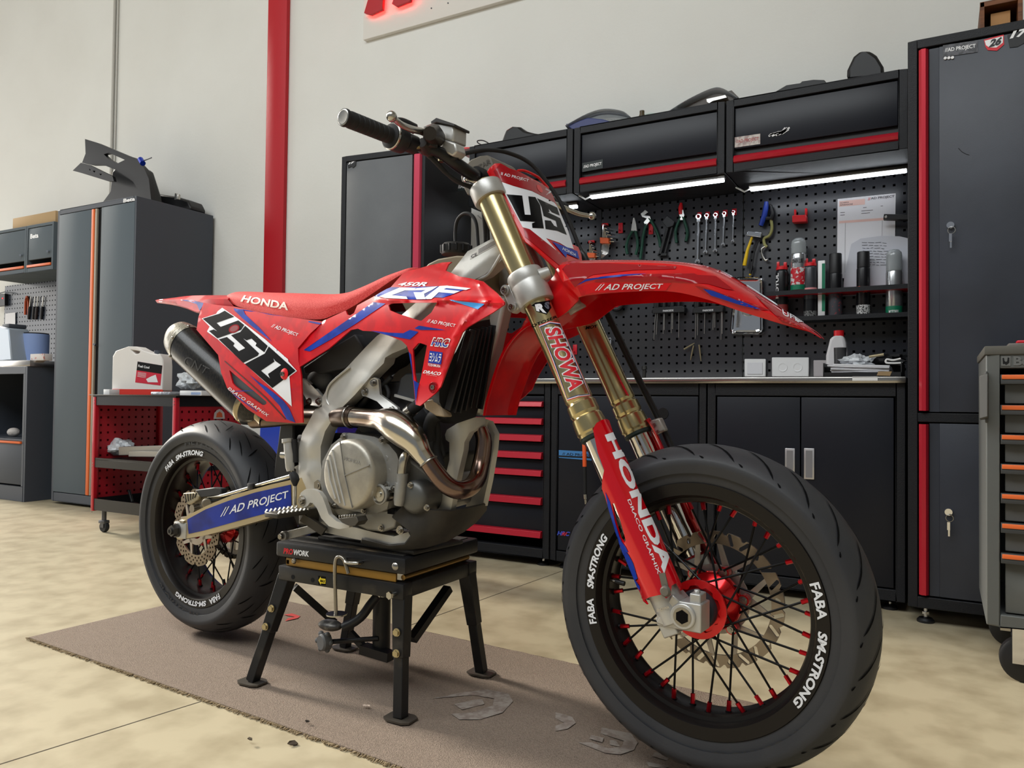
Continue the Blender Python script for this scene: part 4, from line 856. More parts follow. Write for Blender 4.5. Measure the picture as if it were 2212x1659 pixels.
# stickers on the tubes
fr = lambda q: z_(30, q)
def ringpoly(o, i): return [o, i]
def inset(Q, t):
    c = sum((V(q) for q in Q), V((0, 0)))/len(Q); return [tuple(V(q)+(c-V(q)).normalized()*t*1.5) for q in Q]
Q0 = [(1164, 703), (1187, 694), (1209, 697), (1240, 768), (1275.5, 855), (1250, 858), (1226, 865.5), (1193, 780)]; Q1, Q2, Q3 = inset(Q0, 1.1), inset(Q0, 2.3), inset(Q0, 3.3)
decal('fork_decal', [('poly', ringpoly(Q0, Q1), 1, .0004), ('poly', ringpoly(Q1, Q2), 0, .0004), ('poly', ringpoly(Q2, Q3), 2, .0004),
      ('text', ('SHOWA', [(1173, 708), (1230, 848), (1266, 842), (1210, 704)]), 0, .0005, dict(bold=.085, step=.1)), ('text', ('SHOWA', [(1176, 711), (1231.5, 845), (1262.5, 840), (1207.5, 707)]), 1, .0010, dict(bold=.035, step=.1)),
      ('poly', [fr([(440, 372), (530, 312), (800, 268), (818, 290), (802, 325), (838, 412), (745, 548), (538, 487), (510, 390)])], 3, .0004), ('text', ('R', fr([(545, 478), (745, 530), (690, 310), (512, 352)])), 0, .0009, dict(bold=.06, step=.1)), ('text', ('S', fr([(700, 400), (790, 470), (800, 292), (700, 310)])), 4, .0009, dict(bold=.06, step=.1)),
      ('text', ('OTOSER', fr([(452, 818), (955, 612), (950, 560), (440, 755)])), 3, .0005, dict(bold=.01, step=.1))], 'forkR', [M_wdec, M_rtxt, mat('navy_ink', (34, 30, 110), .4), M_bdec, mat('grey_decal', (90, 96, 110), .4)], FR, step=2.5)
decal('fork_decal', [('text', ('MOT', fr([(1520, 850), (1752, 806), (1752, 750), (1535, 785)])), 0, .0005, dict(bold=.02, step=.1)), ('poly', [z_(31, [(1560, 60), (1575, 60), (2010, 860), (2005, 885), (1960, 850)])], 1, .0004)], 'forkL', [M_bdec, M_rtxt], FLf, step=3)
# fork guards
gR = [(1281.2, 929), (1284, 921), (1288.8, 913.6), (1300.8, 906.6), (1310.5, 905), (1316, 908), (1322.5, 928.8), (1337.6, 963.5), (1355, 994), (1370, 1034), (1377, 1052), (1397.6, 1098.8), (1421, 1143), (1444.7, 1199), (1465, 1246), (1472.6, 1263.5), (1471, 1272), (1462, 1259), (1451, 1265), (1449, 1285), (1439, 1293), (1430, 1284), (1403.5, 1290), (1392, 1296), (1398, 1306), (1389.4, 1299), (1381.5, 1278), (1377, 1271), (1359.4, 1228), (1338.8, 1178), (1321, 1119), (1306.5, 1072), (1300, 1055.8), (1300.8, 1037), (1305, 1015.6), (1291, 977.6)]
gh1 = z_(33, [(143, 165), (160, 160), (205, 290), (243, 430), (235, 452), (205, 420), (165, 290)]); gh2 = z_(33, [(235, 510), (262, 530), (300, 600), (335, 720), (322, 730), (275, 680), (245, 590)])
GR = panel('fork_guard', gR, None, 0, mat('glossy_guard_red', (206, 4, 24), .14, .25, coat=.8), holes=[gh1, gh2], step=5, mapf=lambda x, y: cylhit(x, y, .0375), inn=lambda p: ((FT+FD*(p-FT).dot(FD))-p).normalized()*.003, mirror=True, key='guard', smooth=55)
decal('lettering', [('text', ('HONDA', [(1305.5, 940), (1434, 1240), (1457, 1231), (1326.5, 933)]), 0, .0007, dict(bold=.045, step=.08)), ('text', ('DRACO GRAPHIX', [(1355, 1080), (1421, 1241), (1427.5, 1238), (1361, 1078)]), 0, .0007, dict(bold=.008, step=.1)),
      ('poly', [z_(33, [(95, 75), (130, 150), (150, 230), (215, 440), (245, 480), (265, 520), (240, 520), (250, 600), (290, 690), (350, 770), (350, 800), (320, 770), (250, 630), (190, 450), (130, 270)])], 1, .0006)], 'guard', [M_wdec, M_blue], GR, step=3)
# axle lugs
for side in (1, -1):
    a = FT+FD*(s_ax-.085); b = FT+FD*(s_ax+.004); m = MB(); m.cyl(a, b, .030, .0275, 28); c = V((X_F+.002, -.095, Z_F+.004))
    m.bar(b-FD*.03, c-V((.02, 0, 0)), .05, .062, FU, .045, .056); m.bar(c+V((-.05, 0, 0)), c+V((.032, 0, 0)), .044, .050, (0, 0, 1)); m.bar(b-FD*.02-FU*.012, b+FD*.018-FU*.012, .04, .03, FU); m.cyl(c+V((0, -.027, 0)), c+V((0, .03, 0)), .023, n=28); 
    m.bar(c+V((.018, 0, .008)), c+V((.018, 0, .040)), .03, .020, (1, 0, 0))
    m.cyl(c+V((.018, -.004, .036)), c+V((.018, -.004, .046)), .006, n=8)
    if side < 0: m.mirror()
    lug = m.build('axle_lug', M_alu, BIKE, bevel=.004, smooth=50)
    m = MB(); m.cyl(c+V((0, -.0280, 0)), c+V((0, .02, 0)), .0165, n=28); m.mat(1); m.cyl(c+V((0, -.0286, 0)), c+V((0, -.0280, 0)), .0125, n=6)
    if side < 0: m.mirror()
    m.build('axle', [M_bolt, M_bdec], lug)
    if side > 0:
        surf_of(lug, 'lug'); m = MB(); q = [B(*z1(8, x, y), -.1245) for x, y in ((482, 875), (650, 825), (648, 785), (482, 835))]; text_on(m, 'SHOWA', *q, bold=.03); m.build('lettering', mat('raised_alloy', (196, 190, 180), .35, .8), lug, smooth=0, solid=-1)
        m = MB(); p = B(1438, 1277, -.130); m.lathe([(0, -.006), (.007, -.006), (.0095, -.003), (.010, 0), (0, 0)], p, (0, 1, 0), 24); m.bar(p+V((0, .002, 0)), p+V((-.008, .002, .03)), .012, .002, (0, 1, 0)); m.build('guard_button', mat('worn_grey_button', (110, 106, 98), .5, .4), GR)
# front caliper (left side) and pads seen behind the lug
m = MB(); c = V((X_F-.115, .062, Z_F+.03)); m.box(c-V((.03, .03, .045)), c+V((.03, .035, .045)), .008); m.cyl(c+V((0, .03, .02)), c+V((0, .05, .02)), .02); m.cyl(c+V((0, .03, -.02)), c+V((0, .05, -.02)), .02); m.bar(c+V((-.005, -.03, -.03)), c+V((.035, -.03, -.065)), .015, .02, (0, 1, 0)); m.bar(c+V((.0, -.04, .03)), c+V((0, -.04, -.045)), .05, .012, (0, 1, 0)); m.build('front_caliper', mat('dark_caliper', (58, 58, 60), .45, .5), BIKE, bevel=.002)
# handlebar
bar = [V((.952, -.40, 1.245)), V((.957, -.27, 1.245)), V((.975, -.205, 1.238)), V((.990, -.155, 1.215)), V((1.003, -.10, 1.198)), V((1.008, -.05, 1.196)), V((1.008, .05, 1.196)), V((1.003, .10, 1.198)), V((.990, .155, 1.215)), V((.975, .205, 1.238)), V((.957, .27, 1.245)), V((.952, .40, 1.245))]
def barpt(px, py, lat): p = B(px, py, lat); return p
pR = [(741, 253, -.405), (800, 277, -.335), (855, 298, -.27), (905, 315, -.215), (950, 330, -.175), (990, 357, -.135), (1020, 377, -.09), (1034, 381, -.05)]
bp = [B(*p) for p in pR]; bl_ = [mir(p) for p in bp[::-1]]
m = MB(); m.tube(crom(bp+bl_, 5), [.0112 if abs(q_.y) > .2 else .0112+.0030*min(1, (.2-abs(q_.y))/.06) for q_ in crom(bp+bl_, 5)], 18); HB = m.build('handlebar', M_ctrl, BIKE, smooth=60)
for side in (1, -1):
    a, b = bp[0], bp[2]; d = (b-a).normalized(); e = a+d*.118; m = MB(); m.lathe([(0, 0), (.0165, 0), (.0172, .003), (.0172, .006), (.0158, .008), (.0158, .014)]+[(r_, s_) for k_ in range(8) for r_, s_ in ((.0165, .016+k_*.0125), (.0165, .025+k_*.0125), (.0152, .0262+k_*.0125), (.0152, .0275+k_*.0125))]+[(.016, .118), (.024, .119), (.0245, .123), (.02, .125), (.0115, .126)], a, d, 28); m.mat(1); m.lathe([(0, -.0008), (.0125, -.0008), (.014, -.001), (.0155, -.0002), (.0155, .001)], a, d, 28)
    if side < 0: m.mirror()
    gp = m.build('grip', [M_rub, M_zinc], BIKE)
    m = MB(); m.lathe([(.0115, .120), (.0255, .1205), (.027, .122), (.027, .125), (.0115, .126)], a, d, 36)
    if side < 0: m.mirror()
    m.build('grip_flange', M_zinc, gp)
# throttle housing, levers and master cylinder
a = bp[0]; d = (bp[2]-bp[0]).normalized(); h0 = a+d*.128
m = MB(); m.lathe([(.012, 0), (.024, .001), (.027, .006), (.027, .024), (.021, .028), (.012, .03)], h0, d, 28); m.tube([h0+d*.03, h0+d*.034, h0+d*.06, h0+d*.064], [.014, .019, .019, .013], 20); m.tube(crom([h0+d*.012+V((0, 0, .012)), h0+d*.012+V((-.008, 0, .03)), h0+d*.03+V((-.006, 0, .038)), h0+d*.06+V((0, 0, .034))], 5), .011, 12); m.build('throttle_housing', M_plastk, BIKE)
for side in (1, -1):
    if side > 0: LP = [B(*z1(34, x, y), l) for x, y, l in ((470, 118, -.335), (500, 145, -.325), (560, 190, -.30), (640, 222, -.27), (715, 240, -.235), (760, 262, -.21))]
    else:
        LP = [B(*p) for p in ((1279, 467, .37), (1270, 466, .362), (1250, 462, .345), (1225, 452, .32), (1195, 440, .28), (1165, 430, .24))]
    n = len(crom(LP, 5)); m = MB(); m.sphere(LP[0], .0105, 10); m.tube(crom(LP, 5), [.0052+.0028*i/n for i in range(n)], 14, sx=1.0); m.build('brake_lever' if side > 0 else 'clutch_lever', M_zinc, BIKE)
m = MB(); p = B(*z1(34, 780, 270), -.20); m.tube([p+V((-.01, .02, -.03)), p+V((-.012, .0, -.022)), p+V((-.004, -.02, -.02))], [.012, .018, .010], 12); m.tube([p+V((.03, -.035, -.012)), p+V((.012, -.005, -.002)), p+V((0, .022, 0))], [.014, .022, .019], 10); m.box(p+V((-.012, -.012, -.028)), p+V((.014, .012, .018)), .005); m.build('lever_perch', mat('worn_black_metal', (44, 40, 38), .4, .3), BIKE)
m = MB(); tl, tr_, br_, bl2 = [B(*z1(34, x, y), -.17) for x, y in ((790, 165), (972, 195), (968, 322), (850, 285))]
m.prism([tl, tr_, br_, bl2], (0, .045, 0)); q = [B(*z1(34, x, y), -.172) for x, y in ((840, 285), (985, 330), (1000, 400), (960, 440), (880, 400), (800, 345), (830, 300))]; m.prism(q, (0, .032, 0)); MC = m.build('master_cylinder', M_alu, BIKE, bevel=.004)
m = MB(); q = [B(*z1(34, x, y), -.175) for x, y in ((785, 160), (830, 128), (978, 178), (976, 200), (830, 165), (790, 180))]; m.prism(q, (0, .052, 0)); m.build('reservoir_cap', mat('dark_cap', (52, 50, 50), .45, .3), MC, bevel=.0015)
m = MB(); p = B(*z1(34, 875, 455), -.165); m.cyl(p+V((0, 0, -.008)), p+V((0, 0, .006)), .008, n=6); m.cyl(p+V((-.02, -.06, .01)), p+V((-.006, -.04, .018)), .006, n=10); m.build('banjo_bolt', mat('brass_fitting', (150, 136, 100), .3, .9), MC)
m = MB(); hose = [B(925, 338, -.165), B(975, 343, -.16), B(1000, 333, -.14), B(1050, 324, -.08), B(1100, 331, .0), B(1150, 357, .05), B(1200, 420, .085), B(1226, 470, .10), B(1250, 530, .105), B(1266, 562, .105), B(1290, 630, .112), B(1330, 715, .118), B(1380, 820, .125), B(1420, 900, .13), B(1445, 955, .13), B(1475, 1040, .125)]
m.tube(crom(hose, 6), .0046, 12); BH = m.build('brake_hose', M_rub, BIKE)
m = MB(); m.tube(crom([B(1255, 545, .105), B(1266, 562, .105), B(1290, 630, .112), B(1330, 715, .118), B(1380, 820, .125), B(1420, 900, .13), B(1452, 970, .13)], 6), .0075, 12); m.build('hose_sleeve', M_plastk, BH)
m = MB(); q = [B(*z1(32, x, y), .125) for x, y in ((1545, 280), (1770, 200), (1885, 455), (1665, 545))]; m.prism(q, (0, -.02, 0)); cl = m.build('hose_clamp', M_alu, BH, bevel=.003)
for x, y in ((1603, 345), (1672, 482)):
    m = MB(); p = B(*z1(32, x, y), .104); m.cyl(p, p+V((0, -.002, 0)), .0035, n=12); m.build('rivet', M_bolt, cl)
m = MB(); m.tube(crom([B(905, 318, -.2), B(935, 345, -.18), B(965, 375, -.15), B(1000, 398, -.11), B(1035, 412, -.05), B(1045, 470, -.03), B(1048, 540, -.02), B(1040, 600, -.03)], 5), .0045, 10); m.build('throttle_cable', M_rub, BIKE)
m = MB(); m.tube(crom([B(912, 322, -.195), B(945, 352, -.172), B(980, 388, -.13), B(1015, 404, -.09), B(1038, 420, -.04), B(1052, 480, -.02), B(1055, 560, -.02)], 5), .0045, 10); m.build('throttle_cable', M_rub, BIKE)
# bar clamp pad
q = z_(1, [(1110, 520), (1140, 490), (1200, 465), (1260, 458), (1285, 475), (1320, 560), (1290, 640), (1210, 650), (1170, 660), (1150, 745), (1115, 750), (1090, 700), (1065, 620), (1075, 600), (1120, 610)])
m = MB(); m.prism([B(*p, -.03) for p in q], (0, .10, 0)); PD = m.build('bar_pad', mat('olive_bar_pad', (92, 86, 76), .55), BIKE, bevel=.006)
m = MB(); qq = [B(*p, -.0315) for p in z_(1, [(1185, 575), (1285, 515), (1280, 480), (1170, 545)])]; text_on(m, 'STAR', *qq, bold=.03); m.build('lettering', mat('dark_olive', (58, 54, 46), .6), PD, smooth=0, solid=-1)
for lat in (-.05, .05):
    m = MB(); p = V((1.008, lat, 1.196)); b = bp[-1]; m.cyl(V((b.x, lat-.012, b.z)), V((b.x, lat+.012, b.z)), .02, n=20); m.box((b.x-.018, lat-.012, b.z-.045), (b.x+.018, lat+.012, b.z), .003); m.build('bar_mount', M_ctrl, BIKE)
# ---------------------------------------------------------------- frame, engine, exhaust, swingarm
M_rail = mat('brushed_frame_alloy', (192, 190, 184), .46, .5, noise=(9, (172, 169, 162), .35, .7), bump=(150, .2, .0004))
M_dark = mat('dark_engine_case', (46, 46, 48), .5, .3)
M_matt = mat('matte_black_plastic', (30, 30, 33), .6)
zz = lambda k, *p: z_(k, p)
spar = [(1064, 515), (1080, 518), (1086, 560), (1046, 594), (1020, 606), (960, 660), (921, 690)]+zz(2, (1850, 650), (1750, 690), (1700, 720), (1690, 760), (1600, 850), (1480, 990), (1370, 1100), (1310, 1180), (1260, 1260), (1228, 1370), (1228, 1480), (1240, 1580))+zz(3, (430, 800), (440, 860), (465, 940), (480, 1020), (475, 1090), (400, 1120), (300, 1010), (250, 900), (240, 800), (240, 560), (268, 430), (345, 290))+zz(2, (1170, 1125), (1190, 1095), (1236, 1080), (1240, 1010), (1290, 920), (1430, 780), (1560, 640), (1640, 560))+[(830, 715), (867, 681), (897, 655), (975, 588), (1010, 543)]
spc2 = [(1064, 517, -.05), (1085, 560, -.05), (1010, 543, -.065), (1020, 606, -.07), (921, 690, -.098), (867, 681, -.098), (870, 760, -.108), (815, 735, -.105), (780, 830, -.112), (740, 820, -.110), (700, 900, -.112), (690, 980, -.112), (650, 960, -.108), (700, 1060, -.110), (650, 1050, -.108), (700, 1120, -.10)]
rp_ = [(1062, 552), (960, 630), (885, 700), (780, 828), (705, 905), (668, 965), (668, 1020), (690, 1085)]; rsp = [(a, b, 30, .007) for a, b in zip(rp_[:-1], rp_[1:])]
panel('frame_spar', spar, spc2, .034, M_rail, edge=None, step=6, mirror=True, order=3, key='spar', bevel=.003, ridges=rsp)
FRAME = [o for o in BIKE.children if o.name.startswith('frame_spar')][0]
def bead(k, pts, lat, r, nm='weld_bead', m_=None, par=None):
    m = MB(); m.tube(crom([B(*p, lat) for p in z_(k, pts)], 6), r, 8); return m.build(nm, m_ or M_alu, par or FRAME)
bead(2, [(1440, 790), (1300, 910), (1268, 1000), (1285, 1060), (1330, 1088), (1390, 1070), (1500, 950)], -.112, .0028)
bead(1, [(1375, 1165), (1300, 1290), (1250, 1345), (1190, 1365)], -.066, .0035)
m = MB(); m.bar(B(1100, 640, 0)+V((-.012, 0, 0)), B(1040, 895, 0)+V((-.012, 0, 0)), .040, .036, (1, 0, 0)); m.build('down_tube', M_rail, BIKE, bevel=.008)
m = MB(); m.cyl(CY(.02)*1+V((-.035, .095, 0)), CY(.30)+V((-.035, .095, 0)), .032, n=28); m.build('steering_head', M_rail, BIKE)
leg1 = zz(3, (1690, 300), (1640, 300), (1500, 350), (1420, 400), (1405, 440), (1412, 480), (1440, 500), (1440, 640), (1400, 800), (1325, 1045), (1450, 1050), (1500, 800), (1555, 560), (1560, 500), (1600, 425), (1690, 365))
panel('cradle_tube', leg1, [(1037, 902, -.02), (1038, 918, -.02), (965, 930, -.062), (960, 1000, -.062), (940, 1100, -.062), (973, 1104, -.058), (1000, 960, -.058)], .018, M_rail, edge=None, bevel=.004, step=6)
leg2 = zz(3, (1690, 300), (1790, 332), (1842, 435), (1830, 560), (1790, 800), (1745, 1005), (1610, 1020), (1690, 640), (1745, 470), (1740, 420), (1690, 365))
panel('cradle_tube', leg2, [(1037, 902, .02), (1038, 918, .02), (1078, 935, .05), (1075, 980, .055), (1053, 1092, .055), (1017, 1096, .06), (1050, 950, .05)], .032, M_rail, edge=None, bevel=.004, step=6, inn=V((-.010, -.006, 0)))
panel('bottom_rail', zz(3, (380, 1180), (440, 1217), (700, 1272), (960, 1322), (1080, 1312), (1132, 1250), (1112, 1213), (1060, 1230), (1000, 1250), (860, 1222), (700, 1180), (480, 1150), (470, 1060), (400, 1110)), [(690, 1150, -.10), (840, 1175, -.105), (880, 1160, -.10), (770, 1150, -.105)], .03, M_rail, edge=None, bevel=.004, step=6, mirror=True)
panel('skid_plate', zz(3, (985, 1100), (1070, 1020), (1280, 1040), (1450, 1050), (1600, 1022), (1742, 992), (1738, 1040), (1660, 1135), (1560, 1212), (1420, 1292), (1250, 1342), (1060, 1362), (850, 1332), (735, 1302), (745, 1272), (960, 1326), (1085, 1314), (1136, 1248), (1122, 1205)), [(850, 1115, -.118), (870, 1097, -.115), (930, 1102, -.10), (973, 1105, -.07), (1052, 1090, .06), (1030, 1128, .04), (965, 1170, -.05), (868, 1189, -.105), (785, 1175, -.11), (890, 1150, -.118), (920, 1183, -.08)], .004, M_dirtk, edge=None, order=3, step=6, inn=V((-.003, .003, .003)))
m = MB(); a, b = B(880, 1186, -.09), B(790, 1176, -.09); m.box((a.x-.30, -.09, .357), (a.x+.02, .09, .366), .003); m.build('skid_base', M_dirtk, BIKE)
# brackets
def pbolt(k, x, y, lat, r=.007, par=None, nm='bolt', hexa=True):
    m = MB(); p = B(*z1(k, x, y), lat); (hexbolt if hexa else sockbolt)(m, p, (0, -1, 0), r, .007); return m.build(nm, M_bolt, par or FRAME)
eb = panel('engine_hanger', zz(2, (1525, 975), (1555, 925), (1595, 875), (1620, 865), (1648, 880), (1660, 990), (1790, 1085), (1790, 1110), (1740, 1125), (1715, 1115), (1640, 1040), (1560, 1005), (1535, 1000)), [(785, 845, -.113), (815, 820, -.113), (858, 885, -.10), (800, 850, -.112)], .008, M_alu, edge=None, step=6)
for x, y in ((1615, 903), (1552, 970), (1750, 1102)): pbolt(2, x, y, -.114 if y < 1100 else -.102, .0062, eb)
sb = panel('subframe_bracket', zz(2, (1085, 870), (1130, 888), (1180, 940), (1235, 1000), (1242, 1055), (1212, 1082), (1135, 1062), (1100, 985)), [(652, 820, -.11), (690, 870, -.108), (665, 875, -.11), (675, 840, -.11)], .010, M_alu, edge=None, step=6)
for x, y in ((1147, 1040), (1215, 1040)): pbolt(2, x, y, -.111, .0062, sb)
pbolt(3, 405, 840, -.112, .013, nm='pivot_nut'); pbolt(3, 195, 575, -.112, .006); pbolt(3, 205, 732, -.112, .006)
for q in ([(165, 560), (190, 535), (250, 490), (270, 560), (245, 640), (200, 610), (170, 595)], [(180, 715), (215, 690), (260, 670), (270, 760), (245, 790), (200, 775), (180, 745)]):
    panel('lug', z_(3, q), [(630, 970, -.106), (650, 975, -.106), (640, 1020, -.106), (650, 1030, -.106)], .02, M_alu, FRAME, edge=None, order=1, step=8)
# engine: block, head, covers
m = MB(); m.prism([B(*p, -.085) for p in zz(3, (600, 470), (720, 440), (900, 470), (1010, 540), (1290, 760), (1330, 900), (1300, 1030), (1020, 1110), (990, 1185), (780, 1200), (560, 1100), (430, 940), (420, 700))], (0, .17, 0)); EN = m.build('crankcase', M_alud, BIKE, bevel=.006)
m = MB(); m.prism([B(*p, -.07) for p in zz(3, (690, 90), (900, 20), (1160, 0), (1250, 230), (1330, 340), (1400, 600), (1300, 800), (1000, 560), (880, 470), (720, 430), (640, 300))], (0, .14, 0)); m.build('cylinder_block', M_dark, BIKE, bevel=.006)
m = MB(); m.prism([B(*p, -.078) for p in z_(25, [(150, 1240), (200, 1000), (320, 905), (700, 880), (760, 1300), (700, 1440), (520, 1440), (110, 1330)])], (0, .15, 0)); m.build('cylinder_head', mat('charcoal_head_cover', (58, 60, 64), .45, .2), BIKE, bevel=.006)
m = MB(); m.bar(B(*z1(25, 120, 1310), -.08), B(*z1(25, 540, 1430), -.08), .008, .006); m.build('head_gasket_edge', M_alu, EN)
cc = zz(3, (600, 440), (640, 425), (740, 440), (840, 455), (900, 480), (960, 520), (1020, 590), (1050, 680), (1040, 760), (1010, 830), (975, 880), (960, 960), (945, 1030), (860, 1065), (750, 1060), (640, 1040), (525, 1010), (440, 935), (412, 820), (430, 650), (500, 520))
panel('engine_side_cover', cc, [(740, 940, -.125), (830, 950, -.122), (865, 1010, -.12), (700, 1040, -.125), (790, 1105, -.125), (770, 1020, -.13), (840, 1080, -.125)], .05, M_alud, edge=None, bevel=.006, step=6, key='case')
for x, y in ((600, 455), (905, 482), (828, 546), (936, 846), (764, 1046), (525, 1005), (1000, 868), (818, 25)):
    if y > 30:
        m = MB(); p = B(*z1(3, x, y), -.128); m.cyl(p+V((0, .02, 0)), p, .0095, n=18); m.build('bolt_boss', M_alud, EN); pbolt(3, x, y, -.1285, .0052, EN)
for x, y in ((942, 628), (962, 728)):
    m = MB(); p = B(*z1(3, x, y), -.122); m.lathe([(0, -.003), (.006, -.003), (.009, 0), (.0095, .006), (0, .006)], p, (0, 1, 0), 20); m.build('case_dimple', M_alud, EN)
CC = B(*z1(3, 640, 757), -.165); rc = .081
m = MB(); m.lathe([(0, -.008), (rc*.86, -.008), (rc*.93, -.006), (rc*.985, -.001), (rc, .006), (rc, .045), (0, .045)], CC, (0, 1, 0), 64); CV = m.build('clutch_cover', mat('dusty_cover_alloy', (172, 167, 156), .42, .6, noise=(16, (140, 136, 128), .4, .66), bump=(260, .4, .0006)), BIKE)
yc = -.165-.0085
m = MB()
for a, b in (((570, 492), (607, 765)), ((607, 765), (805, 680)), ((607, 765), (668, 1022))): m.bar(B(*z1(3, *a), yc), B(*z1(3, *b), yc), .0016, .003, (0, 1, 0))
m.build('cover_rib', M_alud, CV)
for pts in ([(510, 560), (555, 780), (610, 1005)], [(485, 600), (520, 780), (572, 985)], [(468, 640), (490, 800), (535, 950)]):
    m = MB(); m.tube([B(*z1(3, *p), yc+.001) for p in pts], .0026, 8); m.build('cover_rib', M_alu, CV)
m = MB(); q = [B(*z1(3, x, y), yc-.0002) for x, y in ((600, 640), (730, 680), (733, 650), (603, 610))]; text_on(m, 'HONDA', *q, bold=.02); m.build('lettering', M_alud, CV, smooth=0, solid=-1)
m = MB(); c = B(*z1(3, 885, 915), -.150); m.lathe([(0, -.004), (.006, -.004), (.006, -.001), (.016, -.001), (.018, -.005), (.0185, -.004), (.0185, .03), (0, .03)], c, (0, 1, 0), 36); FC = m.build('oil_filler_cap', M_zinc, EN)
m = MB(); m.torus(c, (0, 1, 0), .0205, .003, 36, 8); m.build('cap_rim', M_alud, FC)
m = MB(); m.prism([B(*p, -.112) for p in zz(3, (560, 1080), (690, 1060), (960, 1040), (1020, 1090), (1000, 1180), (900, 1215), (780, 1200), (690, 1160))], (0, .06, 0)); m.build('sump', M_alud, EN, bevel=.006)
pbolt(3, 900, 1182, -.113, .0055, EN); pbolt(3, 1050, 1200, -.113, .007)
m = MB(); m.prism([B(*p, -.1125) for p in zz(3, (945, 1025), (1000, 1030), (1000, 1075), (945, 1070))], (0, .002, 0)); m.build('sight_window', M_bdec, EN, bevel=.001)
# water pump, pipe and hoses
c = B(*z1(3, 1165, 935), -.115); m = MB(); m.lathe([(0, -.014), (.026, -.014), (.034, -.008), (.038, 0), (.038, .05), (0, .05)], c, (0, 1, 0), 36); WP = m.build('water_pump', mat('grey_pump_cover', (96, 96, 94), .45, .6), BIKE)
for x, y in ((1135, 840), (1265, 1020)): pbolt(3, x, y, -.128, .005, WP)
m = MB(); m.tube(crom([B(*z1(3, x, y), l) for x, y, l in ((1150, 590, -.10), (1110, 590, -.118), (1080, 630, -.128), (1065, 700, -.13), (1060, 760, -.13))], 6), .0105, 16); m.build('water_pipe', M_zinc, WP)
m = MB(); m.tube([B(*z1(3, x, y), -.13) for x, y in ((1064, 750), (1062, 820), (1058, 824), (1045, 960), (1040, 1000))], [.0135, .0135, .0145, .0135, .011], 18); m.build('pipe_sleeve', M_alud, WP)
for nm, pts, r in (('radiator_hose', [(1290, 480, -.09), (1280, 380, -.10), (1310, 300, -.11), (1370, 270, -.12)], .014), ('radiator_hose', [(1240, 150, -.10), (1180, 210, -.105), (1120, 260, -.10), (1080, 320, -.085)], .013), ('breather_hose', [(1330, 300, -.085), (1345, 420, -.08), (1340, 560, -.08), (1380, 700, -.08)], .009), ('wire_loom', [(820, 60, -.08), (780, 160, -.085), (720, 240, -.085), (690, 380, -.085)], .007), ('wire_loom', [(860, 140, -.09), (900, 60, -.088), (980, -20, -.085)], .006), ('fuel_hose', [(930, 200, -.09), (960, 120, -.09), (930, 40, -.085), (870, -40, -.08)], .005)):
    m = MB(); m.tube(crom([B(*z1(3, x, y), l) for x, y, l in pts], 6), r, 12); m.build(nm, M_rub, BIKE)
m = MB(); p = B(*z1(3, 1115, 262), -.1); m.cyl(p, B(*z1(3, 1150, 230), -.103), .0155, n=20); m.build('hose_clamp', M_zinc, BIKE)
# exhaust
EX = [(1690, 395, -.005, 17), (1715, 470, -.005, 18.5), (1712, 560, -.01, 19), (1690, 680, -.02, 19.5), (1660, 790, -.04, 20), (1600, 860, -.07, 20), (1510, 880, -.10, 20), (1420, 840, -.118, 20), (1340, 750, -.128, 20), (1275, 655, -.135, 19.5)]
m = MB(); P = crom([V((*z1(3, x, y), l*1000)) for x, y, l, r in EX], 5); rs = crom([V((r, 0, 0)) for *_, r in EX], 5); m.tube([B(p.x, p.y, p.z/1000) for p in P], [r.x/1000 for r in rs], 24); EH = m.build('header_pipe', M_titand, BIKE, smooth=60)
m = MB(); p0 = B(P[-1].x, P[-1].y, P[-1].z/1000); m.torus(p0, (B(P[-1].x, P[-1].y, P[-1].z/1000)-B(P[-3].x, P[-3].y, P[-3].z/1000)), .0205, .0022, 32, 8); m.build('pipe_ring', M_bolt, EH)
EX2 = [(1275, 655, -.135, 19.5), (1225, 590, -.138, 22), (1170, 500, -.14, 29), (1100, 430, -.14, 35), (1020, 370, -.138, 36), (950, 335, -.135, 31), (880, 318, -.13, 24.5), (800, 308, -.125, 22.5), (700, 300, -.118, 22.5), (640, 296, -.115, 22.5)]
m = MB(); P = crom([V((*z1(3, x, y), l*1000)) for x, y, l, r in EX2], 5); rs = crom([V((r, 0, 0)) for *_, r in EX2], 5); m.tube([B(p.x, p.y, p.z/1000) for p in P], [r.x/1000 for r in rs], 28); EB = m.build('resonator_pipe', M_titan, BIKE, smooth=60)
EX3 = [(690, 300, -.117, 24), (640, 296, -.115, 24.5), (600, 296, -.11, 24.5), (540, 300, -.10, 24), (400, 300, -.085, 22), (200, 300, -.085, 21), (20, 320, -.085, 20), (-120, 330, -.085, 20)]
m = MB(); P = crom([V((*z1(3, x, y), l*1000)) for x, y, l, r in EX3], 4); rs = crom([V((r, 0, 0)) for *_, r in EX3], 4); m.tube([B(p.x, p.y, p.z/1000) for p in P], [r.x/1000 for r in rs], 24); MP = m.build('mid_pipe', mat('brown_heat_pipe', (118, 100, 84), .3, .9, noise=(8, (80, 66, 56), .4, .6)), BIKE, smooth=60)
m = MB(); a = B(*z1(3, 655, 296), -.115); m.torus(a, V((1, 0, .02)), .0255, .0025, 32, 8); m.build('pipe_clamp', M_bolt, MP)
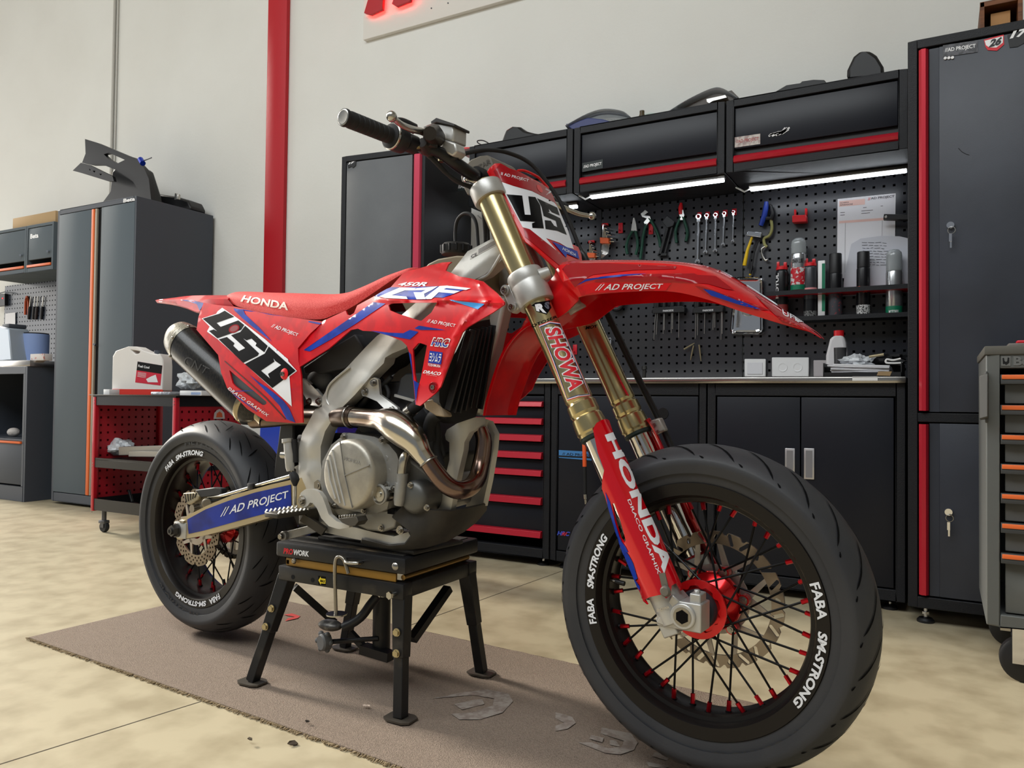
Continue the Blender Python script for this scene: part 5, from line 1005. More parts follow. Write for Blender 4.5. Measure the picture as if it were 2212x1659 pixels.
# muffler
MA, MBk = B(562, 893, -.088), B(399, 742, -.088); ax = (MBk-MA).normalized(); L = (MBk-MA).length
def can(prof, n=48):
    m = MB(); m.lathe(prof, MA, ax, n, up=(0, 1, 0))
    for v in m.v:
        d = v-MA; t = d.dot(ax); r = d-ax*t; v += V((0, -.12*r.y, 0))+ (r-V((0, r.y, 0)))*.08
    return m
m = can([(.022, -.005), (.03, .0), (.050, .03), (.053, .045), (.0545, L)]); MF = m.build('muffler', M_carbon, BIKE, smooth=50)
m = can([(.0555, L-.012), (.0565, L), (.0555, L+.004), (.0545, L+.004), (.053, L+.02), (.048, L+.04), (.038, L+.055), (.030, L+.060), (.026, L+.056), (.024, L+.02)]); m.build('muffler_end_cap', M_carbcap, MF)
m = can([(.0235, -.03), (.0235, .0), (.040, .024), (.052, .036), (.0552, .040), (.0552, .052), (.054, .053)]); m.build('muffler_front_cone', mat('pale_muffler_metal', (164, 152, 126), .25, .95), MF)
for k_ in range(6):
    a = 2*PI*(k_+.3)/6; u = V((0, 1, 0)); w = ax.cross(u); p = MA+ax*(L-.006)+(u*math.cos(a)*.88+w*math.sin(a)*1.08)*.056; m = MB(); n_ = (p-MA-ax*(L-.006)).normalized(); m.sphere(p, .0042, 6); m.build('rivet', M_bolt, MF)
surf_of(MF, 'can'); decal('lettering', [('text', ('CNT', z_(2, [(225, 770), (400, 850), (420, 800), (240, 700)])), 0, .0006, dict(bold=.0, shear=.2))], 'can', [mat('dark_grey_emboss', (38, 37, 36), .5)], MF)
# airbox, tank, dark inner parts
def slab(nm, k, pts, l0, l1, mt, bev=.01, par=None):
    m = MB(); m.prism([B(*p, l0) for p in z_(k, pts)], (0, l1-l0, 0)); return m.build(nm, mt, par or BIKE, bevel=bev)
slab('airbox', 2, [(560, 400), (850, 430), (1230, 470), (1480, 400), (1900, 380), (2150, 420), (2120, 560), (1700, 600), (1560, 760), (1400, 850), (1250, 960), (1080, 1100), (900, 1100), (620, 700)], -.072, .085, M_matt)
slab('airbox_cover', 2, [(1095, 790), (1300, 650), (1475, 545), (1530, 640), (1540, 680), (1420, 790), (1320, 815), (1200, 845), (1110, 845)], -.098, -.06, mat('dark_grey_plastic', (50, 51, 54), .55), .006)
m = MB(); m.sphere(B(*z1(2, 1240, 880), -.07), .034, 14, (1.2, 1, 1)); m.build('intake_boot', mat('grey_rubber', (66, 66, 68), .6), BIKE)
slab('rear_inner_fender', 2, [(380, 330), (600, 360), (1060, 520), (1080, 1180), (880, 1150), (560, 760), (420, 560)], -.02, .10, M_matt, .008)
slab('mud_flap', 4, [(1065, 115), (1165, 110), (1160, 480), (1140, 500), (1020, 490), (1030, 380), (1050, 250)], -.04, .07, M_plastk, .006)
slab('shock_body', 4, [(1170, 180), (1400, 180), (1390, 520), (1200, 520)], -.045, .03, M_dark, .012)
slab('rear_frame_web', 3, [(420, 560), (600, 470), (620, 1040), (470, 1080)], -.07, .08, M_dark, .01)
slab('fuel_tank', 0, [(905, 590), (925, 569), (945, 559), (985, 552), (1015, 553), (1030, 562), (1020, 600), (1040, 700), (900, 720), (860, 640)], -.055, .055, M_khaki, .02)
m = MB(); c = B(*z1(1, 1035, 1175), 0); m.lathe([(0, .022), (.030, .022), (.033, .019)]+[(.034+.0015*(i % 2), .018-.0*i) for i in range(1)]+[(.036, .016), (.036, .002), (.034, -.004), (0, -.004)], c, (0, 0, 1), 40)
for i in range(14):
    a = 2*PI*i/14; m.cyl(c+V((math.cos(a)*.0355, math.sin(a)*.0355, .001)), c+V((math.cos(a)*.0355, math.sin(a)*.0355, .017)), .003, n=6)
TC = m.build('tank_cap', M_plastk, BIKE)
m = MB(); m.tube(crom([B(*z1(1, x, y), l) for x, y, l in ((1032, 1140, .0), (1028, 1020, .0), (1045, 930, -.005), (1095, 885, -.01), (1150, 900, -.01), (1180, 960, -.01), (1190, 1060, -.01), (1195, 1130, -.01), (1200, 1180, -.01))], 6), .0042, 12); m.build('vent_hose', M_rub, TC)
# radiator with ribbed guard
rp = [(1012, 700), (1058, 690), (1062, 720), (1052, 780), (1044, 830), (1034, 880), (1027.5, 901), (984, 915.5), (966, 903), (955, 880), (949, 868), (949, 815), (962, 790), (985, 760)]
lv = [((1000+i*11, 700), (962+i*11.5, 900), 3, .0) for i in range(6)]
RG = panel('radiator', rp, [(949, 850, -.150), (1040, 830, -.040), (1005, 720, -.110), (1058, 700, -.05), (984, 912, -.12), (1028, 900, -.06)], .01, mat('black_radiator', (20, 20, 22), .5, .2), edge=None, order=1, inn=V((-.045, .012, 0)), step=9)
for i in range(7):
    u = (i+.4)/7; a = Vector((968+72*u+22, 712)).lerp(Vector((1052, 700)), .0); t0 = Vector((1004+i*8.6, 715-i*2)); t1 = Vector((957+i*11.6, 885+6*math.sin(i))); lt = -.142+.0165*i
    m = MB(); A0, A1 = B(t0.x, t0.y, lt+.012), B(t1.x, t1.y, lt); m.bar(A0+V((.012, 0, 0)), A1+V((.012, 0, 0)), .004, .016, (1, 0, 0)); m.build('guard_rib', mat('black_guard_rib', (26, 26, 28), .4), RG, bevel=.0008)
m = MB(); a = B(955, 890, -.15); m.prism([B(*p, -.15) for p in z_(3, [(1225, 170), (1330, 150), (1370, 210), (1400, 300), (1330, 290), (1240, 230)])], (0, .03, 0)); m.build('shroud_bracket', mat('beige_bracket', (150, 134, 112), .5), BIKE, bevel=.004)
# swingarm
sa = z_(4, [(330, 830), (345, 800), (430, 745), (560, 680), (700, 620), (850, 575), (1000, 533), (1165, 495), (1300, 470), (1330, 560), (1300, 700), (1200, 700), (1050, 745), (900, 790), (700, 845), (540, 885), (375, 912), (358, 905), (340, 875)])
sac = [(380, 1150, -.125), (405, 1120, -.127), (500, 1080, -.128), (640, 1040, -.115), (640, 1100, -.115), (500, 1140, -.128), (400, 1165, -.127)]
SA = panel('swingarm', sa, sac, .036, mat('beige_swingarm_alloy', (182, 168, 138), .3, .75), edge=None, bevel=.004, step=6, mirror=True, key='sw')
SA.name = 'swingarm'
decal('swingarm_decal', [('poly', [z_(4, [(432, 772), (560, 702), (720, 642), (900, 586), (1145, 532), (1150, 680), (1050, 712), (900, 750), (700, 805), (540, 850), (442, 872)])], 0, .0012), ('text', ('// AD PROJECT', z_(4, [(655, 773), (1128, 638), (1130, 572), (685, 690)])), 1, .0020, dict(bold=.012))], 'sw', [mat('deep_blue_film', (8, 42, 140), .28, .0, coat=.1, noise=(20, (6, 30, 110), .4, .62), spec=.25), M_wdec], SA)
ab = B(*z1(4, 375, 850), -.130); m = MB(); m.box(ab+V((-.03, .0, -.022)), ab+V((.03, .04, .024)), .004); AB = m.build('axle_block', M_alu, BIKE)
c = B(*z1(4, 350, 848), -.134); m = MB(); m.cyl(c+V((0, .01, 0)), c+V((0, .0, 0)), .020, n=28); m.cyl(c, c+V((0, -.014, 0)), .0165, n=6); m.cyl(c+V((0, -.014, 0)), c+V((0, -.020, 0)), .010, n=20); m.mat(1); m.cyl(c+V((0, -.0203, 0)), c+V((0, -.0200, 0)), .006, n=6); m.build('axle_nut', [mat('dark_nut', (84, 82, 80), .35, .8), M_bdec], AB)
m = MB(); p = B(*z1(4, 412, 790), -.128); m.cyl(p, p+V((-.02, 0, 0)), .005, n=6); m.build('adjuster_bolt', M_bolt, AB)
# brake line, rear caliper
m = MB(); m.tube(crom([B(*z1(4, x, y), l) for x, y, l in ((575, 618, -.10), (640, 612, -.105), (700, 600, -.11), (870, 550, -.11), (1000, 512, -.112), (1140, 472, -.115))], 5), .0042, 12); RL = m.build('rear_brake_line', M_zinc, BIKE)
m = MB(); m.tube(crom([B(*z1(4, x, y), l) for x, y, l in ((560, 650, -.10), (700, 625, -.10), (870, 570, -.105), (1140, 492, -.105))], 5), .0035, 10); m.build('brake_line_guard', M_rub, RL)
m = MB(); p = B(*z1(4, 872, 548), -.114); m.box(p+V((-.012, -.006, -.008)), p+V((.012, .012, .01)), .003); m.build('line_clip', M_plastk, RL)
m = MB(); m.prism([B(*p, -.10) for p in z_(4, [(470, 610), (520, 590), (650, 590), (680, 640), (640, 690), (560, 720), (520, 730), (480, 700)])], (0, .05, 0)); m.cyl(B(*z1(4, 565, 660), -.112), B(*z1(4, 565, 660), -.07), .014, n=20); RC = m.build('rear_caliper', mat('grimy_caliper', (120, 112, 98), .5, .6), BIKE, bevel=.004)
m = MB(); m.prism([B(*p, -.11) for p in z_(4, [(480, 570), (600, 552), (660, 560), (665, 600), (520, 620)])], (0, .02, 0)); m.build('caliper_cover', M_matt, RC, bevel=.003)
m = MB(); m.prism([B(*p, -.112) for p in z_(4, [(396, 592), (470, 585), (510, 612), (500, 640), (440, 672), (425, 665)])], (0, .012, 0)); m.build('disc_guard', mat('ribbed_guard', (150, 140, 116), .5, .4), RC, bevel=.003)
for i in range(5):
    m = MB(); m.bar(B(*z1(4, 412+i*20, 596-i*1), -.1125), B(*z1(4, 425+i*14, 655-i*8), -.1125), .002, .003, (0, 1, 0)); m.build('guard_rib', M_matt, RC)
m = MB(); p = B(*z1(4, 460, 700), -.12); m.cyl(p, p+V((0, .05, 0)), .012, n=20); m.build('caliper_pin', M_bolt, RC)
# rear master cylinder, pedal, pegs, linkage
m = MB(); m.tube([B(*z1(3, x, y), -.125) for x, y in ((150, 470), (152, 500), (155, 505), (165, 600), (172, 700), (175, 728))], [.014, .014, .011, .012, .011, .009], 18); RM = m.build('rear_master_cylinder', M_alu, BIKE)
m = MB(); p = B(*z1(3, 110, 600), -.128); m.cyl(p, p+V((.02, 0, 0)), .009, n=16); m.build('banjo_fitting', M_zinc, RM)
m = MB(); m.tube([B(*z1(3, x, y), -.115) for x, y in ((205, 475), (208, 560), (212, 660))], .0085, 14); m.build('reservoir', M_rub, RM)
m = MB(); m.tube([B(*z1(3, x, y), -.14) for x, y in ((190, 745), (205, 775), (212, 800), (212, 850))], [.009, .011, .011, .004], 14); m.mat(1); m.tube([B(*z1(3, x, y), -.14) for x, y in ((212, 800), (210, 1000))], .0045, 10); m.build('push_rod', [M_rub, M_zinc], RM)
BP = panel('brake_pedal', zz(3, (243, 945), (258, 900), (290, 875), (350, 873), (400, 895), (432, 940), (455, 1000), (480, 1075), (540, 1128), (600, 1150), (645, 1165), (640, 1178), (560, 1192), (480, 1168), (420, 1105), (385, 1025), (358, 985), (330, 980), (312, 1005), (285, 1022), (255, 1005)), [(650, 1070, -.155), (690, 1060, -.155), (700, 1110, -.155), (750, 1135, -.16)], .012, M_rail, edge=None, bevel=.003, order=1, step=4)
pbolt(3, 268, 965, -.156, .0085, BP)
m = MB(); m.prism([B(*p, -.175) for p in zz(3, (555, 1108), (700, 1092), (716, 1130), (690, 1165), (640, 1165), (585, 1140))], (0, .03, 0)); m.mat(1)
for i in range(7): p = B(*z1(3, 565+i*21, 1104-i*2), -.170); m.cyl(p, p+V((0, 0, .006)), .0018, n=6)
m.build('pedal_tip', [mat('worn_dark_tip', (74, 70, 64), .5, .4), M_zinc], BP, bevel=.001)
for side in (1, -1):
    m = MB(); m.box((.53, -.235, .428), (.578, -.135, .440), .003); m.box((.538, -.14, .40), (.57, -.10, .44), .004); m.bar((.554, -.14, .42), (.60, -.11, .385), .02, .02); m.mat(1)
    for i in range(8):
        for x in (.531, .577): m.bar((x, -.232+i*.0125, .438), (x, -.226+i*.0125, .446), .003, .006, (1, 0, 0))
    if side < 0: m.mirror()
    m.build('footpeg', [mat('worn_peg', (70, 66, 60), .5, .5), M_zinc], BIKE, bevel=.001)
m = MB(); p, q = B(*z1(3, 160, 1240), -.06), B(*z1(3, 420, 1175), -.06); m.bar(p, q, .02, .022); m.cyl(p+V((0, -.02, 0)), p+V((0, .05, 0)), .013, n=18); m.mat(1); m.cyl(p+V((0, -.03, 0)), p+V((0, -.018, 0)), .009, n=6); m.build('linkage_arm', [M_alud, M_bolt], BIKE, bevel=.002)
slab('link_dark', 4, [(1130, 700), (1400, 700), (1420, 880), (1260, 880), (1180, 820)], -.05, .04, M_dark, .01).name = 'shock_linkage'
# frame label
decal('frame_label', [('poly', [z_(1, [(1136, 1222), (1335, 1112), (1322, 1072), (1134, 1186)])], 0, .0004), ('text', ('CE', z_(1, [(1146, 1214), (1190, 1192), (1186, 1172), (1143, 1192)])), 1, .0008, dict(bold=.02))]+[('poly', [z_(1, [(1198, 1180-i*9), (1325, 1110-i*9), (1325, 1106-i*9), (1198, 1176-i*9)])], 1, .0007) for i in range(4)], 'spar', [mat('label_white', (206, 204, 200), .6), M_ink], FRAME)
# ================================================================ stand and mat
M_mat = mat('brown_carpet', (124, 108, 95), .95, noise=(240, (148, 131, 116), .3, .7), bump=(420, 1, .004))
mc = [fl(60, 1379), fl(800, 1637)]; dm = (mc[1]-mc[0]); dm.z = 0; dm.normalize(); mn_ = V((-dm.y, dm.x, 0)); p0 = fl(62, 1381); LM, WM = 1.98, .70
ex = lambda u, v, z: p0+dm*u+mn_*v+V((0, 0, z))
m = MB(); n1, n2 = 60, 20; vs_ = [ex(LM*i/n1, WM*j/n2, .006+.0012*math.sin(i*1.7)*math.sin(j*2.3)) for i in range(n1+1) for j in range(n2+1)]
m.add(vs_, [(i*(n2+1)+j, (i+1)*(n2+1)+j, (i+1)*(n2+1)+j+1, i*(n2+1)+j+1) for i in range(n1) for j in range(n2)])
m.add([ex(0, 0, 0), ex(LM, 0, 0), ex(LM, WM, 0), ex(0, WM, 0), ex(0, 0, .006), ex(LM, 0, .006), ex(LM, WM, .006), ex(0, WM, .006)], [(0, 1, 5, 4), (1, 2, 6, 5), (2, 3, 7, 6), (3, 0, 4, 7)])
MAT = tag(m.build('carpet_mat', M_mat, smooth=60, solid=-1), 'brown carpet mat with a frayed edge lying under the motorcycle', 'mat')
random.seed(11); m = MB()
for i in range(900):
    u = random.random()*LM; L_ = random.uniform(.004, .011); a = ex(u, .004, .004); m.bar(a, ex(u+random.uniform(-.006, .006), -L_, random.uniform(.001, .006)), .0016, .0016)
for i in range(260):
    u = random.random()*WM; a = ex(.003, u, .004); m.bar(a, ex(-random.uniform(.003, .008), u+random.uniform(-.004, .004), .002), .0016, .0016)
for i in range(500):
    u = random.random()*LM; a = ex(u, WM-.003, .004); m.bar(a, ex(u, WM+random.uniform(.003, .008), .002), .0016, .0016)
fr_ = m.build('frayed_fringe', mat('pale_fringe', (150, 132, 104), .95), MAT, smooth=0); fr_['kind'] = 'stuff'
m = MB(); zt = .0078                                             # worn printing on the mat
def mp(px, py): return fl(px, py, zt)
for k, P in ((7, [[(1500, 1290), (1700, 1250), (1900, 1225), (2050, 1255), (2085, 1310), (2010, 1390), (1850, 1440), (1700, 1440), (1640, 1400), (1790, 1390), (1940, 1340), (1950, 1290), (1800, 1265)], [(1660, 1330), (1860, 1290), (1880, 1330), (1720, 1370)]]), (6, [])):
    for q in P: tv, T, _ = tri2d(z_(k, q), (), 30); m.add([mp(v.x, v.y) for v in tv], T)
ZM[35] = (1200, 1200, 3.072)
for q in ([(0, 1040), (110, 1070), (135, 1110), (80, 1150), (0, 1165), (0, 1130), (60, 1110), (0, 1080)], [(305, 1140), (500, 1180), (545, 1240), (520, 1290), (430, 1320), (330, 1310), (150, 1240), (240, 1240), (350, 1280), (440, 1270), (455, 1230), (300, 1180)], [(235, 1190), (320, 1210), (310, 1240), (225, 1215)], [(360, 1225), (400, 1225), (430, 1270), (360, 1255)], [(660, 1305), (760, 1330), (740, 1360), (640, 1330)], [(600, 1365), (760, 1400), (720, 1412), (620, 1400)]):
    tv, T, _ = tri2d(z_(35, q), (), 30); m.add([mp(v.x, v.y) for v in tv], T)
m.build('worn_print', mat('worn_pale_print', (146, 136, 127), .95, noise=(60, (124, 110, 101), .42, .62)), MAT, smooth=0, solid=-1)
m = MB()
for q in ([(440, 690), (500, 680), (560, 700), (540, 715), (450, 735), (470, 715), (520, 705)],): tv, T, _ = tri2d(z_(7, q), (), 30); m.add([mp(v.x, v.y) for v in tv], T)
m.build('red_print', mat('worn_red_print', (190, 60, 56), .95), MAT, smooth=0, solid=-1)
T = thing('bike_stand', (-1.25, 1.53, 0), 'scuffed black steel lift stand with four bolted legs under the motorcycle', 'stand'); TO = V((-1.25, 1.53, 0))
M_std = mat('worn_black_stand', (26, 26, 28), .4, .2, noise=(18, (52, 48, 44), .58, .75), bump=(90, .3, .0006))
m = MB(); X0_, X1_, Y0_, Y1_ = -1.437, -1.040, 1.385, 1.695
def sb_(m, a, b, bev=.003): return m.box(V(a)-TO, V(b)-TO, bev)
sb_(m, (X0_, Y0_, .318), (X1_, Y1_, .355), .006); PT = m.build('platform', M_std, T)
m = MB(); sb_(m, (X0_+.02, Y0_+.02, .3545), (X1_-.02, Y1_-.02, .357), .001); m.build('rubber_top', mat('dusty_rubber_top', (44, 40, 36), .85, noise=(14, (104, 90, 70), .5, .7), bump=(80, .6, .002)), PT)
m = MB(); q = [V((at(*z1(7, x, y), Y0_)))-TO+V((0, -.0006, 0)) for x, y in ((440, 252), (625, 275), (622, 235), (440, 210))]; text_on(m, 'PRO', q[0], lerpp(q[0], q[1], .38), lerpp(q[3], q[2], .38), q[3], bold=.04, shear=.2); m.mat(1); text_on(m, 'WORK', lerpp(q[0], q[1], .4), q[1], q[2], lerpp(q[3], q[2], .4), bold=.04, shear=.2); m.build('lettering', [M_rtxt, M_wdec], PT, smooth=0, solid=-1)
m = MB(); sb_(m, (X0_+.01, Y0_, .262), (X1_-.004, Y0_+.035, .297)); sb_(m, (X0_+.01, Y1_-.035, .262), (X1_-.004, Y1_, .297)); sb_(m, (X0_+.012, Y0_+.034, .2625), (X0_+.045, Y1_-.034, .2965)); sb_(m, (X1_-.039, Y0_+.034, .2625), (X1_-.006, Y1_-.034, .2965)); LF = m.build('lower_frame', M_std, T)
m = MB(); sb_(m, (X0_+.03, Y0_+.006, .298), (X1_-.03, Y0_+.012, .317), .001); sb_(m, (X0_+.03, Y1_-.012, .298), (X1_-.03, Y1_-.006, .317), .001); m.box(V((X0_+.03, Y0_+.006, .302))-TO, V((X0_+.04, Y1_-.006, .312))-TO); m.build('scissor_link', mat('brass_coated_link', (140, 108, 52), .35, .7), T)
m = MB(); m.cyl(V((X1_-.02, Y0_+.02, .307))-TO, V((X1_-.02, Y1_-.02, .307))-TO, .006, n=12); m.build('pivot_rod', mat('brass_rod', (150, 120, 70), .35, .8), T)
q = [at(*z1(7, x, y), Y0_)-TO for x, y in ((690, 410), (742, 418), (742, 480), (690, 475))]
m = MB(); m.prism([p+V((0, -.0006, 0)) for p in q], (0, .0006, 0)); m.mat(1); o_ = V((0, -.0009, 0)); L = quad(q[3], q[2], q[1], q[0]); m.prism([L(*u)+o_ for u in ((.02, .5), (.35, .95), (.35, .75), (1, .75), (1, .2), (.35, .2), (.35, .02))], (0, .0003, 0)); m.mat(0); text_on(m, 'MAX', L(.3, .3)+o_*1.5, L(.98, .3)+o_*1.5, L(.98, .65)+o_*1.5, L(.3, .65)+o_*1.5, bold=.03); m.build('sticker', [M_bdec, mat('yellow_sticker', (226, 200, 40), .5)], LF, smooth=0)
for (x, y) in ((507, 420), (648, 442)):
    p = at(*z1(7, x, y), Y0_)-TO; m = MB(); m.cyl(p+V((0, -.0005, 0)), p+V((0, .001, 0)), .0055, n=20); m.build('hole', mat('hole_black', (4, 4, 5), .9), LF)
for (x, y, r) in ((1240, 345, .009), (515, 305, .007)):
    p = at(*z1(7, x, y), Y0_)-TO; m = MB(); m.lathe([(0, -.005), (r*.6, -.0045), (r, -.001), (r, .001), (0, .001)], p, (0, 1, 0), 20); m.build('bolt', M_bolt, PT)
p = at(*z1(7, 1245, 540), Y0_)-TO; m = MB(); m.cyl(p, p+V((-.002, -.016, 0)), .005, n=12); m.cyl(p+V((-.003, -.022, 0)), p+V((-.002, -.016, 0)), .009, n=6); m.build('bolt', M_zinc, LF)
feet = [fl(545, 1482), fl(865, 1562), fl(1040, 1462), fl(745, 1407)]; tops = [V((X0_+.022, Y0_+.02, .27)), V((X1_-.022, Y0_+.02, .27)), V((X1_-.022, Y1_-.02, .27)), V((X0_+.022, Y1_-.02, .27))]
for i in range(4):
    f, t = feet[i], tops[i]; f = V((f.x, f.y, .012)); mid = t.lerp(f, .52); d = (f-t).normalized(); sx = -1 if i in (0, 3) else 1; sy = -1 if i < 2 else 1
    m = MB(); m.bar(t-TO, mid-TO, .036, .032, (0, 1, 0), .030, .028); lg = m.build('leg', M_std, T, bevel=.002)
    m = MB(); m.bar(t.lerp(f, .45)-TO, f-TO, .025, .025, (0, 1, 0)); m.build('leg_extension', M_std, lg, bevel=.002)
    m = MB(); m.prism([V((f.x+a, f.y+b, .009))-TO for a, b in ((-.035, -.016), (-.02, -.026), (.02, -.026), (.035, -.016), (.035, .016), (.02, .026), (-.02, .026), (-.035, .016))], (0, 0, .004)); m.build('foot_plate', mat('scratched_foot_plate', (84, 78, 70), .45, .5), lg)
    for s in (.30, .47):
        p = t.lerp(f, s)+V((0, -.017*(1 if i < 2 else -1), 0)); m = MB(); m.cyl(p-TO, p-TO+V((0, .007*sy, 0)), .0075, n=6); m.cyl(p-TO, p-TO+V((0, .002*sy, 0)), .009, n=16); m.build('leg_bolt', mat('yellow_zinc_bolt', (178, 164, 128), .3, .8), lg)
def g7(x, y, Y): return at(*z1(7, x, y), Y)-TO
m = MB(); m.bar(g7(520, 490, 1.43), g7(800, 740, 1.52), .018, .018); m.build('brace', M_std, T); m = MB(); m.bar(g7(1620, 500, 1.66), g7(1360, 870, 1.52), .022, .018); m.build('brace', M_std, T)
m = MB(); m.cyl(g7(1145, 560, 1.52), g7(1140, 960, 1.52), .022, n=20); m.mat(1); m.cyl(g7(1145, 500, 1.52), g7(1145, 600, 1.52), .014, n=16); m.build('hydraulic_cylinder', [M_std, M_zinc], T)
m = MB(); m.bar(g7(1010, 930, 1.5), g7(1210, 990, 1.5), .03, .022); m.bar(g7(920, 820, 1.5), g7(1040, 950, 1.5), .012, .016); m.build('jack_base', M_std, T)
m = MB(); m.tube(crom([g7(1110, 560, 1.46), g7(1060, 620, 1.45), g7(1010, 690, 1.44), g7(950, 740, 1.43), g7(870, 780, 1.42)], 6), [.011]*25, 14); PD_ = m.build('foot_pedal', M_std, T)
m = MB(); c = g7(775, 765, 1.415); m.sphere(c, .034, 12, (1, .62, .38)); m.build('pedal_pad', mat('scuffed_pedal_pad', (66, 64, 62), .4, .5, noise=(30, (120, 116, 110), .5, .6)), PD_)
c = g7(718, 888, 1.43); m = MB(); m.lathe([(0, -.006), (.017, -.006), (.021, -.002), (.021, .016), (.012, .020), (0, .02)], c, V((.35, 1, 0)), 32)
for i in range(6): a = 2*PI*i/6; m.sphere(c+V((math.cos(a)*.021, .006, math.sin(a)*.021)), .007, 6)
KN = m.build('release_knob', mat('grey_knob', (92, 92, 92), .5), T)
m = MB(); m.cyl(c+V((.01, .01, 0)), g7(1120, 860, 1.5), .006, n=12); m.build('knob_rod', M_std, KN)
y_ = Y0_-.022; m = MB(); m.tube(crom([g7(905, 395, y_), g7(888, 340, y_), g7(868, 290, y_), g7(838, 275, y_), g7(814, 300, y_), g7(808, 400, y_), g7(812, 560, y_), g7(816, 690, y_)], 5), .0042, 12); LP_ = m.build('locking_pin', mat('dull_steel_pin', (140, 134, 124), .3, .9), T)
m = MB(); m.tube(crom([g7(885, 285, Y0_), g7(880, 300, Y0_-.02), g7(900, 318, Y0_-.03), g7(970, 320, Y0_-.03), g7(1000, 315, Y0_)], 5), .0042, 12); m.build('pin_staple', M_zinc, T)
m = MB(); c = g7(820, 690, y_); m.cyl(c, c+V((0, 0, .003)), .024, n=28); m.build('pin_washer', M_zinc, LP_)
for (x, y) in ((1035, 325), (610, 1250), (905, 1115), (605, 1455), (1460, 1610), (545, 1090)):
    pass
# ================================================================ left: grey cabinets, cart; right: grey trolley; things on the wall and on the tops
def Z(k, pts, Y): return [at(*p, Y) for p in z_(k, pts)]
def pris(m, k, pts, Y, th): return m.prism(Z(k, pts, Y), (0, th, 0))
def one(nm, m, mats, label, cat, group=None, **kw): return tag(m.build(nm, mats, **kw), label, cat, group)
YL = 2.97
xa, xb = at(117, 800, YL).x, at(289, 700, YL).x; zt = at(294, 423, YL).z
T = thing('grey_locker', (0, 0, 0), 'tall dark grey locker with orange handle strips and black plastics on top', 'locker')
m = MB(); w = .025; m.box((xa, YL, .02), (xa+w, YW-.02, zt)); m.box((xb-w, YL, .02), (xb, YW-.02, zt)); m.box((xa+w, YL, zt-.03), (xb-w, YW-.02, zt)); m.box((xa+w, YL, .02), (xb-w, YW-.02, .075)); m.box((xa+w, YL+.03, .07), (xb-w, YW-.02, zt-.03)); m.build('body', M_greyd, T, bevel=.002)
X = lambda px, py=800, Y=YL: at(px, py, Y).x
for a, b, o0, o1 in ((121, 190, 192, 198), (212, 284, None, None)):
    m = MB(); m.box((X(a), YL-.002, .08), (X(b), YL+.02, zt-.034), .002); d = m.build('door', M_grey, T)
    if o0: m = MB(); m.box((X(o0), YL-.006, .08), (X(o1), YL+.01, zt-.036), .002); m.build('handle_strip', M_orange, d); m = MB(); m.box((X(199), YL-.003, .08), (X(203), YL+.01, zt-.036), .001); m.build('edge_strip', mat('beige_edge', (150, 142, 128), .5), d)
m = MB(); m.box((X(204), YL+.012, .08), (X(211), YL+.02, zt-.036)); m.build('gap', M_plastk, T)
p = at(207, 746, YL); m = MB(); m.cyl(p+V((0, 0, 0)), p+V((.012, -.02, .004)), .007, n=12); m.bar(p+V((-.004, -.012, -.01)), p+V((-.004, -.012, -.07)), .008, .003); m.build('lock_and_key', M_chrome, T)
m = MB(); q = Z(13, [(1055, 625), (1155, 607), (1157, 575), (1057, 592)], YL); text_on(m, 'Beta', *[v+V((0, -.003, 0)) for v in q], bold=.04); m.build('lettering', M_wtxt, T, smooth=0, solid=-1)
# wall units, panel and base on the far left
YU = 3.2; zu1, zu0 = at(110, 479, YU).z, at(110, 582, YU).z
def gcab(x0, x1, label, txt):
    t = thing('grey_wall_cabinet', (0, 0, 0), label, 'cabinet', 'grey wall cabinets with orange handle strips'); h = zu1-zu0; w = .018
    m = MB(); m.box((x0, YU, zu0), (x0+w, YW-.02, zu1)); m.box((x1-w, YU, zu0), (x1, YW-.02, zu1)); m.box((x0+w, YU, zu1-.02), (x1-w, YW-.02, zu1)); m.box((x0+w, YU, zu0), (x1-w, YW-.02, zu0+.03)); m.build('body', M_grey, t, bevel=.0015)
    m = MB(); m.box((x0+w+.003, YU+.004, zu0+h*.26), (x1-w-.003, YU+.02, zu1-.024), .002); d = m.build('door', M_grey, t)
    m = MB(); m.box((x0+w+.002, YU-.008, zu0+.034), (x1-w-.002, YU+.012, zu0+.052), .003); m.build('handle_strip', M_orange, d)
    p = V((x1-.06, YU, zu0+h*.38)); m = MB(); m.cyl(p+V((0, .005, 0)), p+V((.012, -.015, 0)), .008, n=12); m.bar(p+V((0, -.01, -.01)), p+V((0, -.01, -.05)), .006, .003); m.build('lock_and_key', M_chrome, d)
    if txt: m = MB(); text_on(m, 'Beta', (x0+.045, YU+.002, zu1-.10), (x0+.15, YU+.002, zu1-.10), (x0+.15, YU+.002, zu1-.065), (x0+.045, YU+.002, zu1-.065), bold=.04); m.build('lettering', M_wtxt, d, smooth=0, solid=-1)
xs = at(57, 530, YU).x; gcab(xs, at(115, 530, YU).x, 'grey wall cabinet with white maker lettering beside the tall grey locker', True); gcab(xs-.60, xs-.004, 'grey wall cabinet cut by the left picture edge', False)
fb = fl(52, 1085); zg1_ = at(25, 779, fb.y).z
m = MB(); m.box((xs-.9, -.006, zg1_), (xa-.005, 0, zu0)); o = m.build('grey_perforated_board', M_perfg); o.location = (0, YW-.03, 0); tag(o, 'dark grey perforated tool panel left of the tall grey locker', 'panel')
fr0 = fl(102, 1081); yb = fb.y; xr = fb.x
T = thing('grey_base_cabinet', (0, 0, 0), 'open grey base cabinet with steel top at the left picture edge', 'cabinet')
zg0, zg1 = at(25, 792, yb).z, at(25, 779, yb).z
m = MB(); m.box((xr-.9, yb+.01, zg0), (xr+.01, YW-.03, zg1), .002); m.build('top', M_steel, T)
